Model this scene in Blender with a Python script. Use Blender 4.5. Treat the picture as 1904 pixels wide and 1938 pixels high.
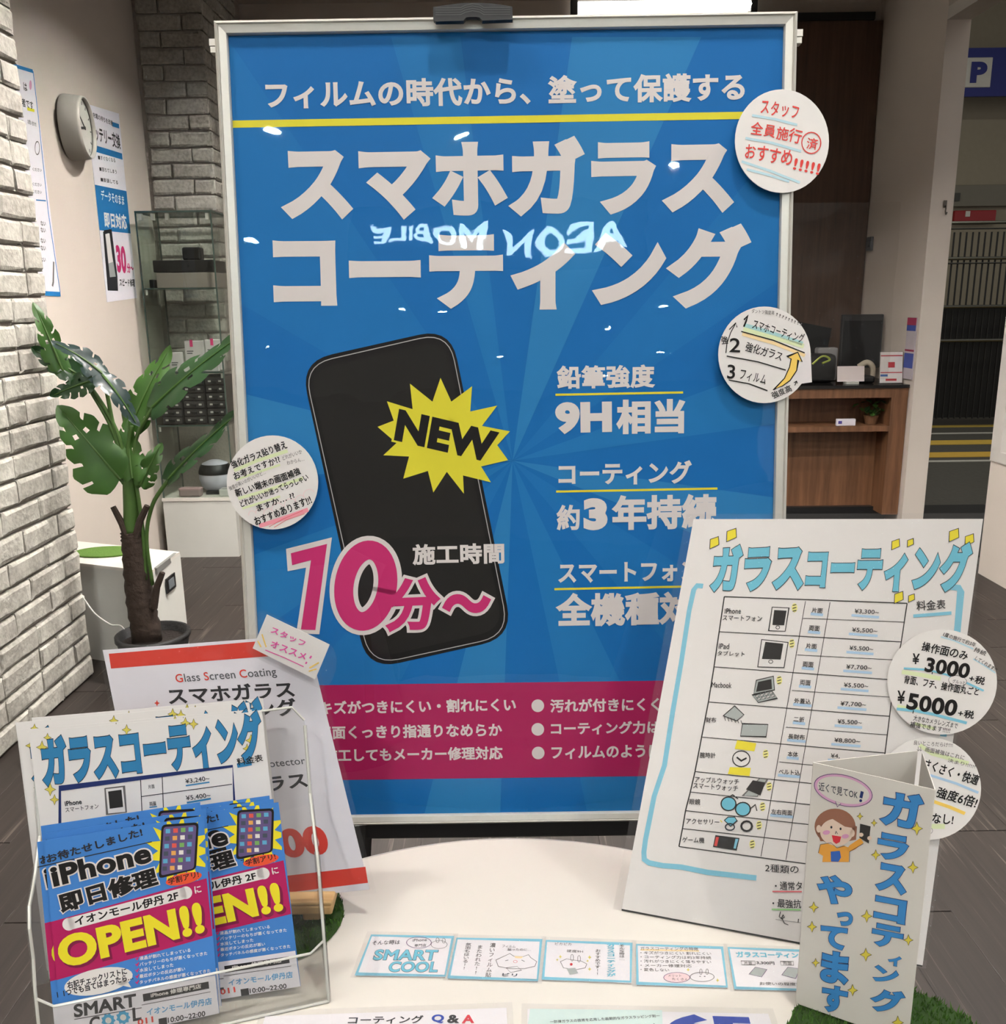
import bpy, bmesh, math, random
from mathutils import Vector, Matrix, noise
random.seed(11)
for o in list(bpy.data.objects): bpy.data.objects.remove(o)
SC = bpy.context.scene
COL = SC.collection
# ------------------------------------------------------------------ camera, world, exposure
cam_d = bpy.data.cameras.new('camera'); cam = bpy.data.objects.new('camera', cam_d); COL.objects.link(cam)
cam_d.sensor_fit = 'HORIZONTAL'; cam_d.sensor_width = 36.0; cam_d.lens = 36.0*1700.0/1904.0
cam_d.clip_start = 0.02; cam_d.clip_end = 200
PITCH, ROLL = math.radians(13.16), math.radians(-0.716)
cam.matrix_world = Matrix.Translation((0, 0, 1.3)) @ Matrix.Rotation(math.radians(90)-PITCH, 4, 'X') @ Matrix.Rotation(ROLL, 4, 'Z')
SC.camera = cam
WORLD = bpy.data.worlds.new('world'); SC.world = WORLD; WORLD.use_nodes = True
WORLD.node_tree.nodes['Background'].inputs[0].default_value = (1.0, 0.96, 0.92, 1)
WORLD.node_tree.nodes['Background'].inputs[1].default_value = 0.5
SC.view_settings.view_transform = 'Standard'; SC.view_settings.look = 'None'
SC.view_settings.gamma = 1.0; SC.view_settings.use_curve_mapping = False
SC.view_settings.exposure = 0.37
CY = SC.cycles; CY.use_light_tree = False; CY.max_bounces = 4; CY.diffuse_bounces = 2; CY.glossy_bounces = 2; CY.transmission_bounces = 2; CY.transparent_max_bounces = 12
CY.sample_clamp_indirect = 3.0; CY.adaptive_threshold = 0.05; CY.caustics_reflective = False; CY.caustics_refractive = False
MALL_LAMP, SHOP_LAMP = 1050.0, 1550.0      # radiance of the ceiling lamps
WARM = (1.0, 0.955, 0.905)
# ------------------------------------------------------------------ materials
def lin(c):
    c = c/255.0
    return c/12.92 if c <= 0.04045 else ((c+0.055)/1.055)**2.4
def rgb(t): return (lin(t[0]), lin(t[1]), lin(t[2]), 1)
MATS = {}
def base(name):
    m = bpy.data.materials.new(name); m.use_nodes = True
    nt = m.node_tree; b = nt.nodes['Principled BSDF']
    return m, nt, b
def plain(name, col, rough=0.55, metal=0.0, spec=0.5, var=0.06, scale=14.0, bump=0.0, emit=0.0, coat=0.0):
    """a plain colour with faint procedural mottling"""
    if name in MATS: return MATS[name]
    m, nt, b = base(name)
    b.inputs['Roughness'].default_value = rough; b.inputs['Metallic'].default_value = metal
    b.inputs['Specular IOR Level'].default_value = spec; b.inputs['Coat Weight'].default_value = coat
    g = nt.nodes.new('ShaderNodeNewGeometry'); n = nt.nodes.new('ShaderNodeTexNoise')
    n.inputs['Scale'].default_value = scale; n.inputs['Detail'].default_value = 3
    nt.links.new(g.outputs['Position'], n.inputs['Vector'])
    mx = nt.nodes.new('ShaderNodeMix'); mx.data_type = 'RGBA'
    c = rgb(col)
    mx.inputs['A'].default_value = tuple(x*(1-var) for x in c[:3])+(1,); mx.inputs['B'].default_value = tuple(min(1, x*(1+var)) for x in c[:3])+(1,)
    nt.links.new(n.outputs['Fac'], mx.inputs['Factor']); nt.links.new(mx.outputs['Result'], b.inputs['Base Color'])
    if bump:
        bp = nt.nodes.new('ShaderNodeBump'); bp.inputs['Strength'].default_value = bump; bp.inputs['Distance'].default_value = 0.01
        nt.links.new(n.outputs['Fac'], bp.inputs['Height']); nt.links.new(bp.outputs[0], b.inputs['Normal'])
    if emit:
        b.inputs['Emission Color'].default_value = c; b.inputs['Emission Strength'].default_value = emit
    MATS[name] = m; return m
def emitter(name, col, s):
    m = bpy.data.materials.new(name); m.use_nodes = True; nt = m.node_tree; nt.nodes.clear()
    e = nt.nodes.new('ShaderNodeEmission'); e.inputs[0].default_value = (*col, 1); e.inputs[1].default_value = s
    q = nt.nodes.new('ShaderNodeOutputMaterial'); nt.links.new(e.outputs[0], q.inputs[0]); return m
def clear(name, tint=(1, 1, 1), ior=1.45, rough=0.015, wave=0.0, wscale=8.0, crinkle=0.0, haze=0.0):
    """thin clear film or sheet: straight transmission plus a Fresnel mirror, with wavy relief"""
    m = bpy.data.materials.new(name); m.use_nodes = True; nt = m.node_tree; nt.nodes.clear()
    tr = nt.nodes.new('ShaderNodeBsdfTransparent'); tr.inputs[0].default_value = (*tint, 1)
    gl = nt.nodes.new('ShaderNodeBsdfGlossy'); gl.inputs['Roughness'].default_value = rough
    fr = nt.nodes.new('ShaderNodeFresnel'); ge = nt.nodes.new('ShaderNodeNewGeometry'); mr = nt.nodes.new('ShaderNodeMapRange')
    mr.inputs['To Min'].default_value = ior; mr.inputs['To Max'].default_value = 1.0/ior      # a thin sheet mirrors alike from both sides
    nt.links.new(ge.outputs['Backfacing'], mr.inputs['Value']); nt.links.new(mr.outputs[0], fr.inputs[0])
    mx = nt.nodes.new('ShaderNodeMixShader'); q = nt.nodes.new('ShaderNodeOutputMaterial')
    if wave:
        g = nt.nodes.new('ShaderNodeNewGeometry'); n = nt.nodes.new('ShaderNodeTexNoise')
        n.inputs['Scale'].default_value = wscale; n.inputs['Detail'].default_value = 2
        nt.links.new(g.outputs['Position'], n.inputs['Vector'])
        bp = nt.nodes.new('ShaderNodeBump'); bp.inputs['Strength'].default_value = 1.0; bp.inputs['Distance'].default_value = wave
        h = n.outputs['Fac']
        if crinkle:
            n2 = nt.nodes.new('ShaderNodeTexNoise'); n2.inputs['Scale'].default_value = wscale*7; n2.inputs['Detail'].default_value = 4
            nt.links.new(g.outputs['Position'], n2.inputs['Vector'])
            ma = nt.nodes.new('ShaderNodeMath'); ma.operation = 'MULTIPLY_ADD'; ma.inputs[1].default_value = crinkle
            nt.links.new(n2.outputs['Fac'], ma.inputs[0]); nt.links.new(h, ma.inputs[2]); h = ma.outputs[0]
        nt.links.new(h, bp.inputs['Height'])
        nt.links.new(bp.outputs[0], gl.inputs['Normal'])
    nt.links.new(fr.outputs[0], mx.inputs[0]); nt.links.new(tr.outputs[0], mx.inputs[1]); nt.links.new(gl.outputs[0], mx.inputs[2])
    out = mx.outputs[0]
    if haze:
        df = nt.nodes.new('ShaderNodeBsdfDiffuse'); df.inputs[0].default_value = (0.8, 0.8, 0.8, 1)
        m2 = nt.nodes.new('ShaderNodeMixShader'); m2.inputs[0].default_value = haze
        nt.links.new(out, m2.inputs[1]); nt.links.new(df.outputs[0], m2.inputs[2]); out = m2.outputs[0]
    nt.links.new(out, q.inputs[0]); return m
def grain(name, dark, light, axis='Z', scale=30.0, stretch=14.0, rough=0.5, bump=0.05, perobj=0.0, streak=None):
    """wood grain stretched along one world axis"""
    m, nt, b = base(name); b.inputs['Roughness'].default_value = rough
    g = nt.nodes.new('ShaderNodeNewGeometry'); mp = nt.nodes.new('ShaderNodeMapping')
    s = [1.0, 1.0, 1.0]; s['XYZ'.index(axis)] = 1.0/stretch; mp.inputs['Scale'].default_value = s
    n = nt.nodes.new('ShaderNodeTexNoise'); n.inputs['Scale'].default_value = scale; n.inputs['Detail'].default_value = 6; n.inputs['Roughness'].default_value = 0.65
    rp = nt.nodes.new('ShaderNodeValToRGB'); rp.color_ramp.elements[0].position = 0.3; rp.color_ramp.elements[1].position = 0.72
    rp.color_ramp.elements[0].color = rgb(dark); rp.color_ramp.elements[1].color = rgb(light)
    if perobj:
        oi = nt.nodes.new('ShaderNodeObjectInfo'); cx = nt.nodes.new('ShaderNodeCombineXYZ'); ad = nt.nodes.new('ShaderNodeVectorMath')
        mu = nt.nodes.new('ShaderNodeMath'); mu.operation = 'MULTIPLY'; mu.inputs[1].default_value = 40.0
        nt.links.new(oi.outputs['Random'], mu.inputs[0]); nt.links.new(mu.outputs[0], cx.inputs[0]); nt.links.new(mu.outputs[0], cx.inputs[2])
        nt.links.new(g.outputs['Position'], ad.inputs[0]); nt.links.new(cx.outputs[0], ad.inputs[1]); nt.links.new(ad.outputs[0], mp.inputs['Vector'])
    else: nt.links.new(g.outputs['Position'], mp.inputs['Vector'])
    nt.links.new(mp.outputs[0], n.inputs['Vector']); nt.links.new(n.outputs['Fac'], rp.inputs[0])
    colr = rp.outputs[0]
    if streak:
        n2 = nt.nodes.new('ShaderNodeTexNoise'); n2.inputs['Scale'].default_value = scale*2.2; n2.inputs['Detail'].default_value = 2
        nt.links.new(mp.outputs[0], n2.inputs['Vector'])
        r2 = nt.nodes.new('ShaderNodeValToRGB'); r2.color_ramp.elements[0].position = 0.62; r2.color_ramp.elements[1].position = 0.74
        mx = nt.nodes.new('ShaderNodeMix'); mx.data_type = 'RGBA'; mx.inputs['B'].default_value = rgb(streak)
        nt.links.new(n2.outputs['Fac'], r2.inputs[0]); nt.links.new(r2.outputs[0], mx.inputs['Factor']); nt.links.new(colr, mx.inputs['A']); colr = mx.outputs['Result']
    if perobj:
        hs = nt.nodes.new('ShaderNodeHueSaturation'); mr = nt.nodes.new('ShaderNodeMapRange')
        mr.inputs['To Min'].default_value = 1-perobj; mr.inputs['To Max'].default_value = 1+perobj
        nt.links.new(oi.outputs['Random'], mr.inputs['Value']); nt.links.new(mr.outputs[0], hs.inputs['Value']); nt.links.new(colr, hs.inputs['Color']); colr = hs.outputs[0]
    nt.links.new(colr, b.inputs['Base Color'])
    bp = nt.nodes.new('ShaderNodeBump'); bp.inputs['Strength'].default_value = bump; nt.links.new(n.outputs['Fac'], bp.inputs['Height']); nt.links.new(bp.outputs[0], b.inputs['Normal'])
    return m
def brick_material():
    m, nt, b = base('painted_brick'); b.inputs['Roughness'].default_value = 0.85
    g = nt.nodes.new('ShaderNodeNewGeometry'); n = nt.nodes.new('ShaderNodeTexNoise'); n.inputs['Scale'].default_value = 60; n.inputs['Detail'].default_value = 6
    n2 = nt.nodes.new('ShaderNodeTexNoise'); n2.inputs['Scale'].default_value = 9; n2.inputs['Detail'].default_value = 3
    nt.links.new(g.outputs['Position'], n.inputs['Vector']); nt.links.new(g.outputs['Position'], n2.inputs['Vector'])
    rp = nt.nodes.new('ShaderNodeValToRGB'); e = rp.color_ramp.elements
    e[0].position = 0.3; e[0].color = rgb((150, 144, 134)); e[1].position = 0.62; e[1].color = rgb((204, 200, 189))
    mx = nt.nodes.new('ShaderNodeMath'); mx.operation = 'ADD'; mu = nt.nodes.new('ShaderNodeMath'); mu.operation = 'MULTIPLY'; mu.inputs[1].default_value = 0.5
    nt.links.new(n.outputs['Fac'], mu.inputs[0]); 
    m3 = nt.nodes.new('ShaderNodeMath'); m3.operation = 'MULTIPLY'; m3.inputs[1].default_value = 0.5; nt.links.new(n2.outputs['Fac'], m3.inputs[0])
    nt.links.new(mu.outputs[0], mx.inputs[0]); nt.links.new(m3.outputs[0], mx.inputs[1]); nt.links.new(mx.outputs[0], rp.inputs[0]); nt.links.new(rp.outputs[0], b.inputs['Base Color'])
    bp = nt.nodes.new('ShaderNodeBump'); bp.inputs['Strength'].default_value = 0.8; bp.inputs['Distance'].default_value = 0.006
    nt.links.new(n.outputs['Fac'], bp.inputs['Height']); nt.links.new(bp.outputs[0], b.inputs['Normal'])
    return m
PAL = dict(
    black=(24, 22, 22), print_white=(232, 225, 221), paper=(236, 232, 228), paper_cool=(244, 241, 248), card_white=(240, 236, 238), fold_paper=(226, 221, 212),
    poster_blue_base=(14, 110, 182), ray0=(30, 122, 188), ray1=(24, 117, 186), ray2=(42, 130, 192), poster_yellow=(236, 226, 62), magenta=(206, 50, 116), magenta_band=(176, 30, 92),
    phone_edge=(20, 20, 22), phone_line=(190, 188, 186), phone_screen=(33, 32, 30), red_pen=(222, 72, 66), pale_blue=(190, 222, 232), pale_teal=(176, 220, 220), pale_green=(226, 236, 190),
    pale_orange=(250, 222, 168), pale_pink=(246, 214, 216), marker_pink=(244, 160, 172), marker_red=(226, 110, 116), arrow_yellow=(250, 212, 106), pen_gray=(112, 108, 106),
    outline_dark=(34, 44, 56), title_blue=(112, 196, 218), yellow=(242, 226, 52), marker_blue=(132, 200, 222), marker_pale_blue=(178, 210, 236), icon_gray=(176, 182, 178), icon_dark=(48, 46, 44),
    pale_yellow=(246, 240, 150), laminate_tint=(224, 228, 224), marker_green=(146, 206, 130), poster_red=(228, 66, 52), text_gray=(96, 98, 104), text_dark=(42, 42, 46), marker_magenta=(232, 84, 168),
    notice_blue=(54, 130, 178), navy=(38, 52, 104), pale_gold=(222, 208, 96), flyer_blue=(70, 132, 206), flyer_yellow=(242, 226, 50), app_screen=(98, 84, 128), app_a=(96, 170, 206), app_b=(232, 228, 222),
    app_c=(222, 92, 82), app_d=(70, 78, 92), app_e=(120, 170, 96), app_f=(232, 170, 92), pill_orange=(232, 88, 56), open_shadow=(120, 24, 66), gear_blue=(70, 166, 214), sky_text=(104, 172, 222),
    fold_blue=(64, 140, 204), spark_yellow=(232, 216, 84), sparkline=(110, 100, 60), pale_pinkring=(226, 176, 208), purple_line=(110, 78, 124), hair_brown=(150, 104, 84), skin=(240, 216, 196), lips=(214, 54, 66), cheek=(226, 164, 200),
    shirt_orange=(238, 170, 74), cup_blue=(52, 98, 178), pale_mint=(214, 234, 228), poster_blue_text=(44, 72, 166), poster_blue=(42, 128, 194))
def ink(c): return plain('ink_'+c, PAL[c], rough=0.6, spec=0.25, var=0.025, scale=60)
M_ALU = plain('brushed_aluminium', (220, 217, 207), rough=0.36, metal=0.3, var=0.05, scale=90)
M_BLACKP = plain('black_plastic', (22, 22, 23), rough=0.42, var=0.1, bump=0.05)
M_WALL = plain('painted_wall', (226, 214, 202), rough=0.85, var=0.03, scale=5, bump=0.03)
M_WHITE = plain('white_laminate', (232, 226, 216), rough=0.32, var=0.02, scale=3)
M_CAB = plain('white_cabinet', (224, 222, 214), rough=0.5, var=0.03)
M_MORTAR = plain('mortar', (190, 180, 170), rough=0.95, var=0.15, scale=80, bump=0.4)
M_BRICK = brick_material()
M_FLOOR = grain('floor_wood', (40, 34, 31), (56, 48, 44), axis='Y', scale=60, stretch=40, rough=0.48, bump=0.05, perobj=0.08, streak=(98, 88, 81))
M_WOOD = grain('counter_wood', (98, 66, 45), (142, 100, 70), axis='Z', scale=34, stretch=16, rough=0.45)
M_DWOOD = grain('panel_wood', (70, 50, 38), (98, 72, 54), axis='Z', scale=36, stretch=18, rough=0.5)
M_EASEL = grain('pale_wood', (196, 158, 104), (222, 188, 136), axis='X', scale=60, stretch=10, rough=0.55)
M_FILM = clear('sign_film', wave=0.0008, wscale=7.0, crinkle=0.015, rough=0.012)
M_LAM = clear('laminate_film', wave=0.0022, wscale=16.0, crinkle=0.05, rough=0.02, haze=0.03)
M_LAM2 = clear('laminate_flat', wave=0.0008, wscale=20.0, crinkle=0.05, rough=0.03, haze=0.05)
M_ACR = clear('clear_acrylic', tint=(0.97, 0.97, 0.96), ior=1.49, haze=0.02)
M_ACRE = plain('acrylic_edge', (214, 214, 206), rough=0.12, spec=0.9, var=0.05)  # pale tone stands in for rim highlights on the acrylic
M_GLASS = clear('case_glass', tint=(0.93, 0.96, 0.94), ior=1.5)
M_GEDGE = plain('glass_edge', (52, 70, 62), rough=0.2, spec=0.8)
M_VINYL = clear('vinyl_curtain', tint=(0.95, 0.94, 0.92), ior=1.3, wave=0.02, wscale=2.2, crinkle=0.02, rough=0.05, haze=0.02)
# ------------------------------------------------------------------ object helpers
def link(o, parent=None):
    COL.objects.link(o)
    if parent is not None: o.parent = parent
    return o
def tag(o, label=None, cat=None, group=None, kind=None):
    if label: o['label'] = label
    if cat: o['category'] = cat
    if group: o['group'] = group
    if kind: o['kind'] = kind
    return o
def thing(name, label, cat, loc=(0, 0, 0), rz=0.0, group=None):
    o = bpy.data.objects.new(name, None); COL.objects.link(o); o.empty_display_size = 0.05
    o.location = loc; o.rotation_euler = (0, 0, rz)
    return tag(o, label, cat, group)
def mesh(name, vs, fs, mat, parent=None, smooth=False):
    me = bpy.data.meshes.new(name); me.from_pydata([tuple(v) for v in vs], [], [tuple(f) for f in fs]); me.update()
    if smooth:
        for p in me.polygons: p.use_smooth = True
    for m in (mat if isinstance(mat, (list, tuple)) else [mat]): me.materials.append(m)
    return link(bpy.data.objects.new(name, me), parent)
class B:
    """collects shapes into one mesh"""
    def __init__(s): s.v = []; s.f = []
    def add(s, vs, fs, mx=None):
        n = len(s.v)
        s.v += [tuple(mx @ Vector(v)) if mx is not None else tuple(v) for v in vs]
        s.f += [tuple(i+n for i in f) for f in fs]; return s
    def box(s, x0, x1, y0, y1, z0, z1, mx=None):
        return s.add([(x0, y0, z0), (x1, y0, z0), (x1, y1, z0), (x0, y1, z0), (x0, y0, z1), (x1, y0, z1), (x1, y1, z1), (x0, y1, z1)],
                     [(0, 3, 2, 1), (4, 5, 6, 7), (0, 1, 5, 4), (1, 2, 6, 5), (2, 3, 7, 6), (3, 0, 4, 7)], mx)
    def rbox(s, x0, x1, y0, y1, z0, z1, r, mx=None):
        bm = bmesh.new(); bmesh.ops.create_cube(bm, size=1)
        for v in bm.verts: v.co = Vector((x0+(v.co.x+.5)*(x1-x0), y0+(v.co.y+.5)*(y1-y0), z0+(v.co.z+.5)*(z1-z0)))
        bmesh.ops.bevel(bm, geom=list(bm.edges), offset=r, segments=2, profile=0.5, affect='EDGES')
        bm.verts.index_update(); s.add([v.co.copy() for v in bm.verts], [[v.index for v in f.verts] for f in bm.faces], mx); bm.free(); return s
    def lathe(s, prof, n=24, mx=None, caps=True):
        vs = []; fs = []; k = len(prof)
        for i in range(n):
            a = 2*math.pi*i/n; c, q = math.cos(a), math.sin(a)
            vs += [(r*c, r*q, z) for r, z in prof]
        for i in range(n):
            j = (i+1) % n
            for t in range(k-1): fs.append((i*k+t, j*k+t, j*k+t+1, i*k+t+1))
        if caps:
            if prof[0][0] > 1e-6: fs.append(tuple(i*k for i in reversed(range(n))))
            if prof[-1][0] > 1e-6: fs.append(tuple(i*k+k-1 for i in range(n)))
        return s.add(vs, fs, mx)
    def tube(s, pts, r, n=8, caps=True):
        pts = [Vector(p) for p in pts]; rs = r if isinstance(r, (list, tuple)) else [r]*len(pts)
        vs = []; fs = []; up = Vector((0, 0, 1))
        d0 = (pts[1]-pts[0]).normalized(); a = up.cross(d0)
        if a.length < 1e-3: a = Vector((1, 0, 0))
        a.normalize()
        for i, p in enumerate(pts):
            d = (pts[min(i+1, len(pts)-1)]-pts[max(i-1, 0)]).normalized()
            a = (a-d*a.dot(d)).normalized(); b = d.cross(a)
            vs += [p+(a*math.cos(2*math.pi*k/n)+b*math.sin(2*math.pi*k/n))*rs[i] for k in range(n)]
        for i in range(len(pts)-1):
            for k in range(n): fs.append((i*n+k, i*n+(k+1) % n, (i+1)*n+(k+1) % n, (i+1)*n+k))
        if caps: fs.append(tuple(reversed(range(n)))); fs.append(tuple((len(pts)-1)*n+k for k in range(n)))
        return s.add(vs, fs)
    def prism(s, poly, t, mx=None):
        """polygon in xy, thickness t along z"""
        n = len(poly); vs = [(x, y, 0) for x, y in poly]+[(x, y, t) for x, y in poly]
        return s.add(vs, [tuple(reversed(range(n))), tuple(range(n, 2*n))]+[(i, (i+1) % n, n+(i+1) % n, n+i) for i in range(n)], mx)
    def build(s, name, mat, parent=None, smooth=False): return mesh(name, s.v, s.f, mat, parent, smooth)
def curve(pts, n=8):
    """Catmull-Rom through points"""
    P = [Vector(p) for p in pts]; P = [P[0]*2-P[1]]+P+[P[-1]*2-P[-2]]; o = []
    for i in range(1, len(P)-2):
        for k in range(n):
            t = k/n; a, b, c, d = P[i-1], P[i], P[i+1], P[i+2]
            o.append(0.5*((2*b)+(c-a)*t+(2*a-5*b+4*c-d)*t*t+(3*b-a-3*c+d)*t**3))
    return o+[P[-2]]
# ------------------------------------------------------------------ lettering
_cu = bpy.data.curves.new('lettering_source', 'FONT'); _to = bpy.data.objects.new('lettering_source', _cu); COL.objects.link(_to)
_cu.resolution_u = 5; _cu.bevel_resolution = 0
_gl = {}
def _raw(txt, bold):
    _cu.body = txt; _cu.bevel_depth = bold
    dg = bpy.context.evaluated_depsgraph_get(); dg.update()
    me = bpy.data.meshes.new_from_object(_to.evaluated_get(dg))
    zs = max([v.co.z for v in me.vertices]+[1e-6]); keep = []; idx = {}; vs = []
    for p in me.polygons:                       # only the front of the letter: one layer, no coplanar twins
        if bold and sum(me.vertices[i].co.z for i in p.vertices)/len(p.vertices) < zs*0.25: continue
        f = []
        for i in p.vertices:
            if i not in idx: c = me.vertices[i].co; idx[i] = len(vs); vs.append((c.x, c.y, c.z/zs))
            f.append(idx[i])
        keep.append(tuple(f))
    bpy.data.meshes.remove(me); return vs, keep
_bar = max(p[0] for p in _raw('|', 0)[0])
def glyph(ch, bold):
    key = (ch, bold)
    if key not in _gl:
        vs, fs = _raw(ch, bold)
        if (ch, 'adv') not in _gl: _gl[(ch, 'adv')] = max(p[0] for p in _raw(ch+'|', 0)[0])-_bar
        # keep only faces with area seen from the front
        _gl[key] = (vs, fs)
    return _gl[key][0], _gl[key][1], _gl[(ch, 'adv')]
def text_mesh(txt, bold, jit, vert, extra, keep=''):
    """glyph geometry normalised to the unit square of its own ink"""
    rnd = random.Random(len(txt)*7+ord(txt[0])); items = []; x = 0.0
    ks = [int(i) for i in keep.split(',')] if keep else None
    for i, ch in enumerate(txt):
        if ch == ' ': x += 0.3 if not vert else -0.5; continue
        vs0, fs0, adv = glyph(ch, bold); vs, fs = (vs0, fs0) if not extra else glyph(ch, bold+extra)[:2]
        dx, dy, a, s = (x, 0.0, 0.0, 1.0) if not vert else (-adv/2, x, 0.0, 1.0)
        if jit: dy += rnd.uniform(-.07, .07)*jit; a = rnd.uniform(-.16, .16)*jit; s = 1+rnd.uniform(-.14, .14)*jit
        c, q = math.cos(a)*s, math.sin(a)*s; cx, cy = adv/2, 0.35
        tr = lambda p: (dx+cx+(p[0]-cx)*c-(p[1]-cy)*q, dy+cy+(p[0]-cx)*q+(p[1]-cy)*c, p[2])
        items.append((i, [tr(p) for p in vs0], [tr(p) for p in vs], fs))
        x += (adv+0.02) if not vert else -1.0
    xs = [p[0] for it in items for p in it[1]]; ys = [p[1] for it in items for p in it[1]]
    x0, x1, y0, y1 = min(xs), max(xs), min(ys), max(ys)
    V = []; F = []
    for i, _, vs, fs in items:
        if ks is not None and i not in ks: continue
        n = len(V); V += [((p[0]-x0)/(x1-x0), (p[1]-y0)/(y1-y0), p[2]) for p in vs]; F += [tuple(k+n for k in f) for f in fs]
    return V, F
def ribbon(pts, w):
    n = len(pts); V = []; F = []
    for i, p in enumerate(pts):
        a = pts[max(i-1, 0)]; b = pts[min(i+1, n-1)]; dx, dy = b[0]-a[0], b[1]-a[1]; l = math.hypot(dx, dy) or 1
        nx, ny = -dy/l*w/2, dx/l*w/2
        if 0 < i < n-1:
            d1x, d1y = p[0]-a[0], p[1]-a[1]; l1 = math.hypot(d1x, d1y) or 1
            cs = max(0.45, abs((d1x*dx+d1y*dy)/(l1*l))); nx /= cs; ny /= cs
        V += [(p[0]+nx, p[1]+ny), (p[0]-nx, p[1]-ny)]
    for i in range(n-1): F.append((2*i, 2*i+1, 2*i+3, 2*i+2))
    return V, F
from mathutils.geometry import tessellate_polygon
def fill(pts):
    t = tessellate_polygon([[Vector((p[0], p[1], 0)) for p in pts]]); return pts, [tuple(f) for f in t]
class Sheet:
    """a sheet of paper, possibly bent: four corners, local millimetres"""
    def __init__(s, d): s.c = [Vector(p) for p in d['c']]; s.W, s.H = d['W'], d['H']; s.d = d
    def at(s, x, y, h=0.0):
        a, b = x/s.W, y/s.H; c = s.c
        p = c[0]*((1-a)*(1-b))+c[1]*(a*(1-b))+c[2]*(a*b)+c[3]*((1-a)*b)
        du = (c[1]-c[0])*(1-b)+(c[2]-c[3])*b; dv = (c[3]-c[0])*(1-a)+(c[2]-c[1])*a
        return p+du.cross(dv).normalized()*h
    def grid(s, x0, x1, y0, y1, h, nx=6, ny=8):
        vs = [s.at(x0+(x1-x0)*i/nx, y0+(y1-y0)*j/ny, h) for j in range(ny+1) for i in range(nx+1)]
        fs = [(j*(nx+1)+i, j*(nx+1)+i+1, (j+1)*(nx+1)+i+1, (j+1)*(nx+1)+i) for j in range(ny) for i in range(nx)]
        return vs, fs
    def slab(s, name, outline, h0, h1, mat, parent):
        n = len(outline); vs = [s.at(x, y, h1) for x, y in outline]+[s.at(x, y, h0) for x, y in outline]
        fs = [tuple(t) for t in fill(outline)[1]]; bk = [tuple(n+i for i in reversed(t)) for t in fs]
        # make the front triangles face outwards
        nrm = (s.at(1, 0)-s.at(0, 0)).cross(s.at(0, 1)-s.at(0, 0))
        f0 = fs[0]; t = (vs[f0[1]]-vs[f0[0]]).cross(vs[f0[2]]-vs[f0[0]])
        if t.dot(nrm) < 0: fs = [tuple(reversed(f)) for f in fs]; bk = [tuple(reversed(f)) for f in bk]
        return mesh(name, vs, fs+bk+[(i, n+i, n+(i+1) % n, (i+1) % n) for i in range(n)], mat, parent)
    def sheet(s, name, outline, h, mat, parent):
        return mesh(name, [s.at(x, y, h) for x, y in outline], fill(outline)[1], mat, parent)
    def rect(s, name, m, h0, h1, mat, parent, nx=6, ny=8):
        a, fa = s.grid(-m, s.W+m, -m, s.H+m, h1, nx, ny); b, fb = s.grid(-m, s.W+m, -m, s.H+m, h0, nx, ny); n = len(a)
        ring = [i for i in range(nx+1)]+[(nx+1)*j+nx for j in range(1, ny+1)]+[(nx+1)*ny+i for i in reversed(range(nx))]+[(nx+1)*j for j in reversed(range(1, ny))]
        fs = fa+[tuple(n+i for i in reversed(f)) for f in fb]+[(ring[i], n+ring[i], n+ring[(i+1) % len(ring)], ring[(i+1) % len(ring)]) for i in range(len(ring))]
        return mesh(name, a+b, fs, mat, parent)
    def prints(s, parent, lift=0.0, step=0.00012):
        acc = {}
        for p in s.d['pr']:
            if p[0] == 'T':
                _, txt, col, z, ox, oy, ux, uy, vx, vy, bold, jit, vert, keep, ex = p
                V, F = text_mesh(txt, bold, jit, vert, ex, keep); V = [(ox+a*ux+b*vx, oy+a*uy+b*vy, c) for a, b, c in V]; nm = 'lettering'
            elif p[0] == 'L': _, col, z, w, pts = p; V, F = ribbon(pts, w); nm = 'drawn_line'
            else: _, col, z, pts = p; V, F = fill(pts); nm = 'printed_shape'
            q = acc.setdefault((nm, col), ([], [])); n = len(q[0])
            q[0].extend(s.at(v[0], v[1], lift+0.00012+z*step+(v[2]*0.00004 if len(v) > 2 else 0.0)) for v in V); q[1].extend(tuple(i+n for i in f) for f in F)
        for (nm, col), (V, F) in acc.items(): tag(mesh(nm, V, F, ink(col), parent), kind='stuff')
SHEETS = {}
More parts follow.
